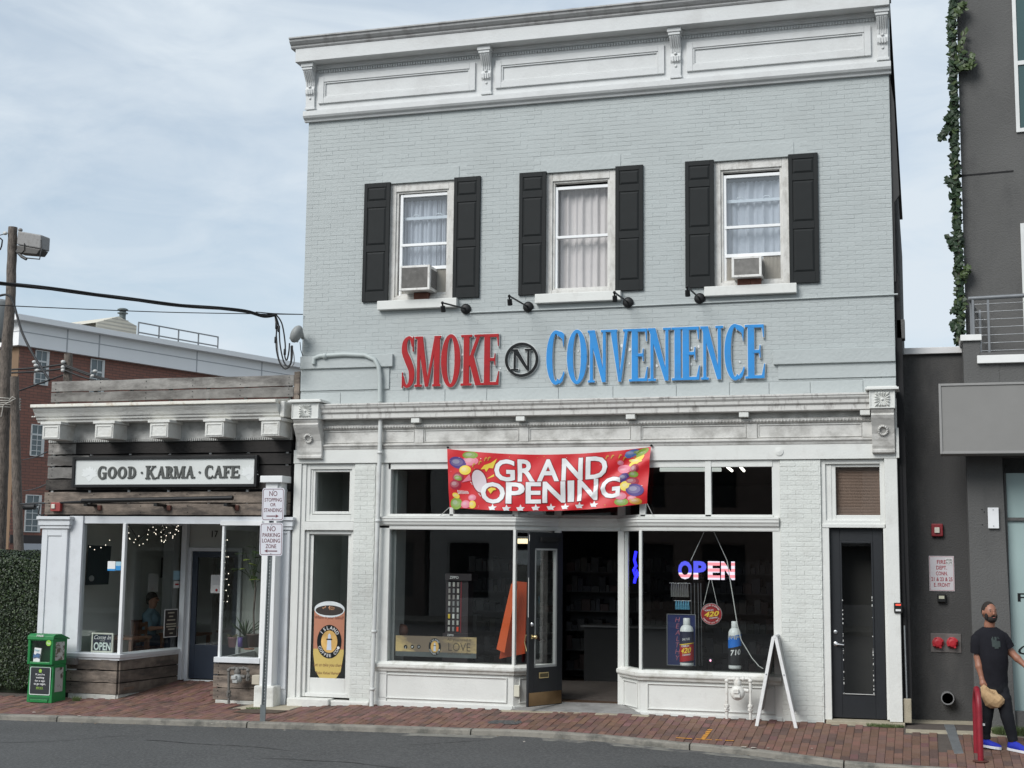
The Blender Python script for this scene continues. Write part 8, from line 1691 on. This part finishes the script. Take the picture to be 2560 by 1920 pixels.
def loft(name, m, rings, tubes):
    mb = MB(); n = 28; vs = []
    for (x, y, dy, hw, dp) in rings:
        c = Vector(P(x, y, dy))
        for k in range(n): a = 2*pi*k/n; w_ = 1+.035*sin(3*a+y*.05)+random.uniform(-.015, .015); vs.append(c+Vector((hw*cos(a)*w_+.35*dp*sin(a)*.3, dp*sin(a)*w_, 0)))
    r = len(rings); mb.add(vs, [(i*n+k, i*n+(k+1) % n, (i+1)*n+(k+1) % n, (i+1)*n+k) for i in range(r-1) for k in range(n)], True)
    for pts, rad in tubes:
        pp = []; rr = []
        for (p, q, ra, rb) in zip(pts, pts[1:], rad, rad[1:]):
            for k in range(4): u = k/4; pp.append(Vector(P(*p)).lerp(Vector(P(*q)), u)); rr.append(lerp(ra, rb, u)*random.uniform(.95, 1.05))
        pp.append(Vector(P(*pts[-1]))); rr.append(rad[-1]); mb.tube(pp, rr, 14)
    return mb.build(name, m, t)
sh_ = loft('t_shirt', TS, [(838, 1072, 0, .142, .118), (836, 1030, 0, .146, .122), (834, 960, 0, .152, .13), (832, 890, -.01, .160, .142), (826, 830, -.01, .168, .14), (815, 770, 0, .182, .135), (806, 720, 0, .192, .125), (800, 690, 0, .19, .112), (797, 668, 0, .165, .098), (796, 650, 0, .125, .085), (795, 634, 0, .085, .072)],
    [([(735, 690, 0), (712, 722, -.01), (708, 770, -.01), (706, 822, 0)], [.07, .082, .08, .076]), ([(862, 690, .01), (892, 715, .02), (915, 748, .035), (935, 785, .045)], [.07, .08, .076, .074])])
loft('trousers', TRS, [(838, 1010, 0, .135, .11), (838, 1060, 0, .146, .118), (838, 1100, 0, .15, .12), (838, 1128, 0, .13, .1)],
    [([(795, 1075, 0), (785, 1150, 0), (778, 1220, -.01), (775, 1270, -.02), (768, 1350, 0), (766, 1405, .02), (768, 1448, .02)], [.085, .098, .086, .078, .07, .062, .058]), ([(880, 1075, 0), (893, 1150, -.02), (912, 1220, -.04), (922, 1270, -.05), (942, 1350, -.05), (958, 1410, -.04), (968, 1462, -.04)], [.085, .098, .086, .078, .07, .062, .058])])
# print on the shirt, wrapped onto it
mb = MB(); n = 8; vs = []
for i in range(n+1):
    for j in range(n+1):
        yy = lerp(785, 700, j/n); xc = lerp(816.5, 802, j/n); hw = lerp(.179, .191, j/n)*1.02; dp = lerp(.136, .117, j/n)*1.02
        a_ = -pi/2+lerp(.08, .62, i/n)*(1-.08*abs(j/n-.5)); c = Vector(P(xc, yy, 0)); vs.append(c+Vector((hw*cos(a_)+.105*dp*sin(a_), dp*sin(a_)-.004, 0)))
mb.add(vs, [(i*(n+1)+j, (i+1)*(n+1)+j, (i+1)*(n+1)+j+1, i*(n+1)+j+1) for i in range(n) for j in range(n) if (i, j) not in ((0, 0), (7, 0), (1, 0), (6, 0), (0, 7), (7, 7), (2, 7), (5, 7), (2, 6), (5, 6))], True)
mb.build('shirt_print', mat('faded_green_print', c8(52, 62, 60), .8, .3, 30), t)
# head details: facing right and towards the camera
hd = Vector(J['head'][0]); fdir = Vector((.45, -.9, 0)).normalized(); sd_ = Vector((.9, .45, 0)).normalized()
def hb(mb, f, s, z, r, n=10, m=7):
    c = hd+fdir*f+sd_*s+Vector((0, 0, z)); rx, ry, rz = r; q = MB(); q.ball((0, 0, 0), rx, ry, rz, n, m); mb.add([c+sd_*v[0]+fdir*v[1]+Vector((0, 0, v[2])) for v in q.v], q.f, True)
m = MB(); hb(m, 0, 0, 0, (.08, .098, .114), 18, 12); m.build('head', SKIN2, t)
m = MB(); hb(m, -.021, 0, .016, (.084, .1, .114), 18, 12); m.build('hair', mat('short_dark_hair', (.018, .013, .010), .85, .2, 60), t)
m = MB(); hb(m, .046, 0, -.082, (.06, .06, .046), 14, 9); hb(m, .03, .06, -.05, (.02, .036, .05)); hb(m, .03, -.06, -.05, (.02, .036, .05)); m.build('beard', mat('black_beard', (.012, .009, .008), .85, .2, 60), t)
m = MB(); hb(m, .098, 0, -.014, (.015, .02, .02)); hb(m, .092, 0, .012, (.009, .012, .028)); m.build('nose', SKIN2, t)
m = MB(); hb(m, .105, 0, -.062, (.02, .006, .005)); m.build('mouth', mat('lip', (1,)*3), t)
m = MB(); hb(m, .092, 0, -.042, (.03, .01, .007)); m.build('moustache', mat('black_beard', (1,)*3), t)
m = MB(); [hb(m, .083, s, .012, (.011, .01, .0045)) for s in (-.032, .032)]; m.build('eyes', mat('eye_dark', (.03, .02, .02), .3), t); m = MB(); [hb(m, .084, s, .032, (.018, .008, .0035)) for s in (-.034, .034)]; m.build('eyebrows', mat('black_beard', (1,)*3), t)
for s in (-1, 1): m = MB(); hb(m, -.005, s*.083, -.005, (.01, .02, .03)); m.build('ear', SKIN2, t)
# trainers
def shoe(heel, toe, w=.1):
    heel, toe = Vector(heel), Vector(toe); d = toe-heel; L = d.length; d.normalize(); s = Vector((-d.y, d.x, 0)).normalized(); up = s.cross(d)*-1; up = up if up.z > 0 else -up
    prof = [(0, .55, .075), (.08, .75, .095), (.25, .8, .10), (.45, .82, .085), (.62, .95, .062), (.8, 1.0, .05), (.93, .8, .036), (1, .4, .02)]
    for nm, mm, sole in (('shoe_upper', mat('royal_blue_knit', c8(28, 44, 165), .8, .1, 30), 0), ('shoe_sole', mat('white_sole', (.68, .69, .72), .6), 1)):
        vs = []; N_ = 8
        for u, ww, hh in prof:
            c = heel+d*(u*L*(1.0 if not sole else 1.0))
            if sole:
                hw = w/2*ww*1.08; top = .028+.008*abs(u-.4); vs += [c-s*hw, c+s*hw, c+s*hw*1.02+up*top, c-s*hw*1.02+up*top]
            else:
                hw = w/2*ww
                for k in range(N_): a = pi*k/(N_-1); vs.append(c+s*hw*cos(a)+up*(.02+(hh)*sin(a)**.8))
        k_ = 4 if sole else N_; mb = MB(); n = len(prof)
        mb.add(vs, [(i*k_+j, i*k_+(j+1) % k_, (i+1)*k_+(j+1) % k_, (i+1)*k_+j) for i in range(n-1) for j in range(k_)]+[tuple(range(k_-1, -1, -1)), tuple(range((n-1)*k_, n*k_))], not sole); mb.build(nm, mm, t)
p0, p1 = onground(2437, 1866), onground(2501, 1872); q = Vector(J['anl'][0]); p0 = Vector((p0.x, q.y, g(p0.x, q.y)+.03)); p1 = Vector((p0.x+.30, q.y-.06, g(p0.x+.3, q.y-.06)+.004)); shoe(p0, p1)
q = Vector(J['anr'][0]); p0 = Vector((q.x-.05, q.y+.02, g(q.x, q.y)+.004)); p1 = Vector((q.x+.2, q.y-.16, g(q.x+.2, q.y-.16)+.004)); shoe(p0, p1)
m = MB(); q = V(2200+748*.3435, 1350+1344*.3435, YM-.09); m.box(q.x-.025, q.x+.025, q.y, q.y+.03, q.z-.012, q.z+.014); m.build('reflective_mark', PAPER, t)
# paper bag
bt_ = thing('paper_bag', 'crumpled brown paper bag held in the walking man\'s hand', 'paper bag', P(815, 1140, -.1))
BAG = mat('brown_paper', c8(178, 148, 110), .85, .12, 12, .5, 25); random.seed(12)
m = MB(); secs = [((745, 1062), .03, .02), ((755, 1085), .045, .03), ((768, 1110), .07, .045), ((790, 1135), .095, .06), ((820, 1160), .1, .07), ((850, 1180), .095, .07), ((875, 1195), .07, .055), ((888, 1203), .03, .03)]
vs = []; nn_ = 14; ax = (Vector(P(888, 1203))-Vector(P(745, 1062))).normalized(); pr = Vector((ax.z, 0, -ax.x))
for (c, r1, r2) in secs:
    cc = Vector(P(c[0], c[1], -.13))
    for k in range(nn_): a = 2*pi*k/nn_; j = random.uniform(.86, 1.12); vs.append(cc+pr*r1*j*cos(a)*1.05+Vector((0, 1, 0))*r2*j*sin(a)+ax*random.uniform(-.008, .008))
n = len(secs); m.add(vs, [(i*nn_+k, i*nn_+(k+1) % nn_, (i+1)*nn_+(k+1) % nn_, (i+1)*nn_+k) for i in range(n-1) for k in range(nn_)]+[tuple(range(nn_-1, -1, -1)), tuple(range((n-1)*nn_, n*nn_))]); m.build('bag_body', BAG, bt_)
txt('bag_print', 'THANKS', *(lambda a: (a.x-.06, a.x+.06, a.z-.01, a.z+.015))(Vector(P(800, 1098, -.2))), P(800, 1098, -.2)[1]+.0, mat('bag_print_brown', c8(110, 75, 45), .8), bt_, th=.001, rot=.5)

# ================================================================== POLES, LAMP, WIRES
Yp = 11.0
def wpole(name, lab, pts, rads, Y, group=None):
    t = thing(name, lab, 'utility pole', V(*pts[-1], Y), group); n = 14; P0 = [V(x, y, Y) for x, y in pts]; pp = []; rr = []
    for a, b, ra, rb in zip(P0, P0[1:], rads, rads[1:]):
        for k in range(n): q = k/n; pp.append(a.lerp(b, q)+Vector((random.uniform(-.008, .008), 0, 0))); rr.append(lerp(ra, rb, q))
    pp.append(P0[-1]); rr.append(rads[-1]); MB().tube(pp, rr, 14).build('pole', POLE, t); return t
UP = wpole('utility_pole', 'tall leaning grey wooden pole topped by a floodlight at the left edge', [(32, 568), (26, 760), (14, 900), (6, 1150), (-4, 1385)], [.115, .125, .145, .16, .17], Yp, 'wooden poles at the left edge')
U2 = wpole('utility_pole', 'shorter darker wooden pole lashed beside the tall leaning one', [(36, 942), (40, 1150), (48, 1385)], [.105, .115, .12], Yp-.28, 'wooden poles at the left edge')
LA = thing('rope_lashing', 'pale rope lashing the two wooden poles together', 'rope', V(22, 1005, Yp)); ROP = mat('pale_rope', (.42, .40, .36), .9, .2, 30)
for k in range(5):
    y = 998+k*6; c = V(20, y, Yp-.1); MB().tube([c+Vector((.27*cos(a)+.03, .33*sin(a)-.02, .015*sin(a*2+k))) for a in [2*pi*i/18 for i in range(19)]], .014, 5).build('rope_turn', ROP, LA)
kb__ = V(22, 1002, Yp-.45); MB().tube([kb__, kb__+Vector((.1, 0, .1)), kb__+Vector((.2, 0, .06)), kb__+Vector((.05, 0, -.02)), kb__+Vector((-.15, 0, -.1)), kb__+Vector((-.2, 0, -.4))], .014, 5).build('rope_knot', ROP, LA)
FL = thing('floodlight', 'big weathered grey floodlight on the top of the tall pole', 'floodlight', V(75, 605, Yp)); Yf = Yp-.1
FLM = mat('weathered_floodlight_case', (.24, .235, .23), .55, .2, 6, dirt=(.1, .09, .08), damt=.7, dscale=6); 
def q4(name, pts, th, mm, par, bev=.03):
    vs = [V(x, y, Yf) for x, y in pts]; return MB().add(vs+[v+Vector((0, th, 0)) for v in vs], [(0, 1, 2, 3), (7, 6, 5, 4), (0, 4, 5, 1), (1, 5, 6, 2), (2, 6, 7, 3), (3, 7, 4, 0)]).build(name, mm, par, bev)
q4('lamp_housing', [(41, 611), (101, 622), (103, 587), (44, 577)], .4, FLM, FL); q4('lamp_hood', [(42, 632), (92, 636), (101, 623), (41, 612)], .36, mat('dark_floodlight_glass', (.07, .065, .06), .5), FL, .02)
MB().ball(V(51, 575, Yf+.1), .06, .06, .05, 8, 6).build('photo_cell', FLM, FL); MB().tube([V(103, 600, Yf-.02), V(104, 622, Yf-.02), V(99, 648, Yf-.02), V(66, 645, Yf), V(42, 632, Yp)], .018, 6).build('lamp_yoke', mat('dark_iron', (.06, .06, .06), .6), FL); MB().tube([V(42, 628, Yp), V(55, 642, Yf), V(66, 648, Yf)], .04, 6).build('lamp_bracket', mat('dark_iron', (1,)*3), FL); MB().tube([V(61, 608, Yf-.02), V(61, 625, Yf-.02), V(54, 633, Yf)], .01, 5).build('lamp_cable', DARK, FL)
IN_ = thing('insulator_cluster', 'white insulator and wire ties near the top of the tall pole', 'insulator', V(18, 583, Yp)); m = MB(); m.ball(V(13, 583, Yp-.15), .07, .05, .05, 8, 6); m.build('insulator', mat('porcelain', (.5, .5, .48), .4), IN_); MB().tube([V(0, 595, Yp), V(6, 600, Yp), V(4, 615, Yp), V(0, 625, Yp)], .02, 5).build('wire_tie', DARK, IN_); MB().tube([V(-10, 590, Yp), V(18, 584, Yp)], .012, 5).build('wire_tie', DARK, IN_)
TR_ = thing('pole_transformer', 'grey transformer can partly showing behind the tall pole at the left edge', 'transformer', V(0, 790, Yp+.5)); MB().lathe([(.3, -.5), (.32, -.45), (.32, .5), (.25, .58), (0, .6)], V(-8, 805, Yp+.5), 'z', 16).build('transformer_can', mat('transformer_grey', (.2, .21, .21), .6), TR_)
WIRE = mat('black_cable', (.012, .012, .013), .6)
def cable(name, lab, pts, r, tw=0, sag=0):
    t = thing(name, lab, 'cable', pts[0]); P0 = [Vector(p) for p in pts]; pp = []
    for i in range(len(P0)-1):
        p0, p1, p2, p3 = P0[max(i-1, 0)], P0[i], P0[i+1], P0[min(i+2, len(P0)-1)]
        for k in range(14): u = k/14; pp.append(.5*((2*p1)+(p2-p0)*u+(2*p0-5*p1+4*p2-p3)*u*u+(3*p1-p0-3*p2+p3)*u**3))
    pp.append(P0[-1])
    if tw:
        for s in range(tw):
            L = 0; qq = []
            for i, p in enumerate(pp):
                if i: L += (pp[i]-pp[i-1]).length
                a = L*1.6+s*2*pi/tw; qq.append(p+Vector((0, cos(a), sin(a)))*r*1.1)
            MB().tube(qq, r, 6).build('cable_strand', WIRE, t)
    else: MB().tube(pp, r, 6).build('cable_strand', WIRE, t)
    return t
Yw = -1.2
cable('service_cable', 'thick twisted black service cable sloping across the sky to the grey building', [V(-60, 702, -4.5), V(60, 714, -3.9), V(230, 735, -3.0), V(420, 760, -2.0), V(560, 772, -1.2), V(620, 779, -.8), V(660, 790, -.5), V(688, 787, -.35)], .014, 3)
cable('support_wire', 'thin black wire running level below the service cable', [V(-60, 760, -4.5), V(100, 768, -3.6), V(400, 780, -2.0), V(660, 785, -.5), V(757, 786, -.03)], .007)
cable('support_wire', 'short messenger wire tying the service cable to the wall corner', [V(640, 780, -.7), V(688, 784, -.35), V(757, 786, -.03)], .008)
dl = thing('drip_loop', 'black cables looping down from the service cable into the grey weatherhead', 'cable', V(700, 850, -.3))
for k, pts in enumerate([[(686, 786), (692, 812), (690, 850), (692, 880), (700, 908), (712, 922), (724, 915), (730, 895), (731, 860)], [(688, 787), (697, 815), (700, 860), (708, 900), (718, 915), (727, 905), (728, 860)], [(690, 786), (705, 810), (713, 860), (712, 890), (717, 900), (722, 880), (724, 855)], [(687, 787), (690, 820), (693, 860), (697, 895), (706, 912), (716, 918), (733, 912), (735, 890), (728, 860)]]):
    P0 = [V(x, y, -.33+.03*k) for x, y in pts]; pp = []
    for i in range(len(P0)-1):
        p0, p1, p2, p3 = P0[max(i-1, 0)], P0[i], P0[i+1], P0[min(i+2, len(P0)-1)]
        for j in range(6): u = j/6; pp.append(.5*((2*p1)+(p2-p0)*u+(2*p0-5*p1+4*p2-p3)*u*u+(3*p1-p0-3*p2+p3)*u**3))
    MB().tube(pp, .011 if k != 3 else .008, 6).build('loop_cable', WIRE if k != 3 else mat('pale_cable', (.3, .3, .3), .6), dl)
for (x, y) in ((691, 815), (689, 850), (697, 822), (712, 880)): MB().lathe([(.012, -.05), (.02, -.04), (.02, .04), (.012, .05)], V(x, y, -.33), 'z', 8).build('splice', WIRE, dl)
WHD = thing('weatherhead', 'grey rounded service weatherhead on the upper left corner of the grey building', 'weatherhead', V(740, 835, -.2)); c = V(741, 835, -.22)
WHM = mat('weatherhead_grey', (.25, .26, .255), .55, .1, 8); q = MB(); q.ball((0, 0, 0), .085, .1, .14, 16, 10); R3 = Matrix.Rotation(.45, 3, 'Y'); MB().add([c+R3 @ Vector(v) for v in q.v], q.f, True).build('weatherhead_cap', WHM, WHD)
m = MB(); m.tube([c+Vector((.06, .05, .02)), V(757, 845, -.04)], .03, 8); m.build('weatherhead_arm', WHM, WHD); MB().tube([c+R3 @ Vector((-.07, 0, -.09)), c+R3 @ Vector((.075, 0, -.09))], .02, 8).build('weatherhead_lip', WHM, WHD); MB().tube([V(750, 855, -.1), V(752, 875, -.08), V(757, 890, -.02)], .006, 5).build('earth_wire', WIRE, WHD)
# dark drop cable from the pole, and wires to a distant pole
cable('drop_cable', 'dark double cable dropping from the tall pole behind the cafe parapet', [V(-20, 745, Yp-.4), V(18, 737, Yp-.4), V(34, 760, Yp-.4), V(55, 830, Yp-.5), V(85, 890, Yp-.7), V(124, 950, Yp-1.0)], .03)
DP = wpole('utility_pole', 'thin pale distant pole with insulators in front of the brick block', [(171, 885), (168, 990)], [.14, .15], 22); 
for y in (905, 918, 926): MB().ball(V(158, y, 21.8), .09, .09, .07, 6, 5).build('insulator', mat('porcelain', (1,)*3), DP)
for x, y in ((90, 914), (94, 926), (86, 905), (238, 928), (232, 940)): MB().ball(V(x, y, 21.8), .09, .09, .06, 6, 5).build('insulator', mat('porcelain', (1,)*3), DP)
for a, b, lb_ in (((28, 924), (158, 911), 'upper thin wire from the tall pole to the distant pole'), ((28, 932), (158, 922), 'lower thin wire from the tall pole to the distant pole'), ((158, 911), (290, 955), 'topmost thin wire running right from the distant pole'), ((158, 914), (270, 952), 'middle thin wire running right from the distant pole'), ((158, 924), (240, 952), 'lowest thin wire running right from the distant pole')): cable('distant_wire', lb_, [V(*a, 21.8), V((a[0]+b[0])/2, (a[1]+b[1])/2+2, 21.8), V(*b, 21.8)], .035)['group'] = 'distant wires'
cable('guy_wire', 'pale slanting wire below the distant pole', [V(45, 978, 21), V(158, 938, 21.8)], .03)
cable('branch_cable', 'dark cables from the lashed pole to the left end of the cafe planks', [V(50, 1260, Yp-.5), V(90, 1258, 4), V(125, 1258, .1)], .02)
q = thing('cable_closure', 'black cable closure hanging beside the shorter pole', 'cable box', V(74, 1267, Yp-.5)); MB().tube([V(60, 1268, Yp-.5), V(88, 1267, Yp-.5)], .07, 10).build('closure_tube', WIRE, q); MB().tube([V(88, 1266, Yp-.5), V(100, 1262, Yp-.5), V(96, 1285, Yp-.5), V(108, 1290, Yp-.5), V(114, 1280, Yp-.5)], .02, 5).build('closure_tail', WIRE, q)
for (a, b, lab) in (((56, 1150), (118, 1130), 'upper dark wire from the shorter pole to the cafe'), ((58, 1228), (118, 1210), 'lower dark wire from the shorter pole to the cafe')): cable('thin_wire', lab, [V(*a, Yp-.5), V((a[0]+b[0])/2, (a[1]+b[1])/2+3, 6), V(*b, 1.0)], .012)
# silver car nose between hedge and cafe, far back in the yard
CR = thing('parked_car', 'pale grey car glimpsed between the hedge and the cafe', 'car', V(104, 1560, 9)); m = MB(); pr_ = [(97, 1610), (97, 1540), (101, 1520), (112, 1500), (125, 1488), (170, 1485), (170, 1610)]
m.extr([tuple(W(x, y, 9)) for x, y in pr_], 9, 10.7); m.build('body', mat('pale_car_paint', (.35, .36, .4), .3, .03, 2, coat=.5), CR, .05); m = MB(); m.extr([tuple(W(x, y, 9)) for x, y in ((96, 1533), (110, 1529), (111, 1524), (96, 1528))], 8.96, 9); m.build('bumper_trim', PAPER, CR); c = V(125, 1595, 9); MB().lathe([(.32, -.02), (.32, .2)], c+Vector((0, .1, 0)), 'y', 18, False).build('wheel', WIRE, CR)
# litter
for k, (px, py, s) in enumerate(((85, 1783, .03), (197, 1792, .025), (1535, 1855, .025), (1860, 1870, .05), (1885, 1872, .05), (1920, 1873, .03), (533, 1811, .03), (710, 1828, .02), (2030, 1874, .02), (1310, 1864, .015))):
    c = onground(px, py); n = 6; tag(MB().add([(c.x+s*random.uniform(.5, 1.3)*cos(2*pi*i/n), c.y+s*random.uniform(.5, 1)*sin(2*pi*i/n), c.z+.012+random.uniform(0, .006)) for i in range(n)], [tuple(range(n))]).build('litter_scrap', mat('litter', (.5, .46, .4), .9), None), 'small pale scrap of litter '+['at the kerb below the newspaper box', 'at the kerb just right of the newspaper box', 'on the kerb below the doorway', 'on the kerb below the right shop window', 'on the kerb below the pavement sign', 'on the kerb right of the pavement sign', 'in the road left of the sign post', 'in the road right of the sign post', 'on the kerb below the black door', 'in the gutter below the open door'][k], 'litter', 'pale scraps along the kerb')

# road wear: a few tar-filled cracks and a darker repair
random.seed(55)
ck = MB()
def rz_(x, y): return lerp(cz(x)-.085, -.2, min(1, max(0, (cy(x)-.13-y)/5)))+.004
for (x, y, L, a) in ((-9.5, -3.2, 2.2, .05), (-3.0, -3.1, 1.8, .12), (-12.0, -4.0, 2.6, -.04), (-6.2, -2.6, 1.2, .5), (-7.4, -4.2, 3.0, .02)):
    p = Vector((x, y)); n = 18
    for k in range(n):
        q = p+Vector((cos(a), sin(a)))*(L/n); a += random.uniform(-.25, .25); w = random.uniform(.006, .013)
        ck.add([(p.x, p.y-w, rz_(p.x, p.y)), (q.x, q.y-w, rz_(q.x, q.y)), (q.x, q.y+w, rz_(q.x, q.y)), (p.x, p.y+w, rz_(p.x, p.y))], [(0, 1, 2, 3)]); p = q
ck.build('tar_crack', mat('road_tar', (.022, .022, .022), .6), bpy.data.objects['road'])
lf = MB()
for k in range(170):
    x = random.uniform(-13.5, .8); y = cy(x)*random.uniform(.1, .98) if random.random() < .6 else cy(x)-random.uniform(.15, .3); z = g(x, y)+.006 if y > cy(x) else cz(x)-.065; s_ = random.uniform(.006, .02); a = random.uniform(0, 3.1)
    lf.add([(x+s_*cos(a), y+s_*sin(a), z), (x-s_*sin(a)*.6, y+s_*cos(a)*.6, z+.004), (x-s_*cos(a), y-s_*sin(a), z+.002), (x+s_*sin(a)*.6, y-s_*cos(a)*.6, z)], [(0, 1, 2, 3)])
tag(lf.build('leaf_crumbs', mat('dry_leaf_crumbs', (.16, .11, .06), .9, .5, 3)), 'tiny dry leaf crumbs scattered over the pavement and gutter', 'leaf litter', None, 'stuff')
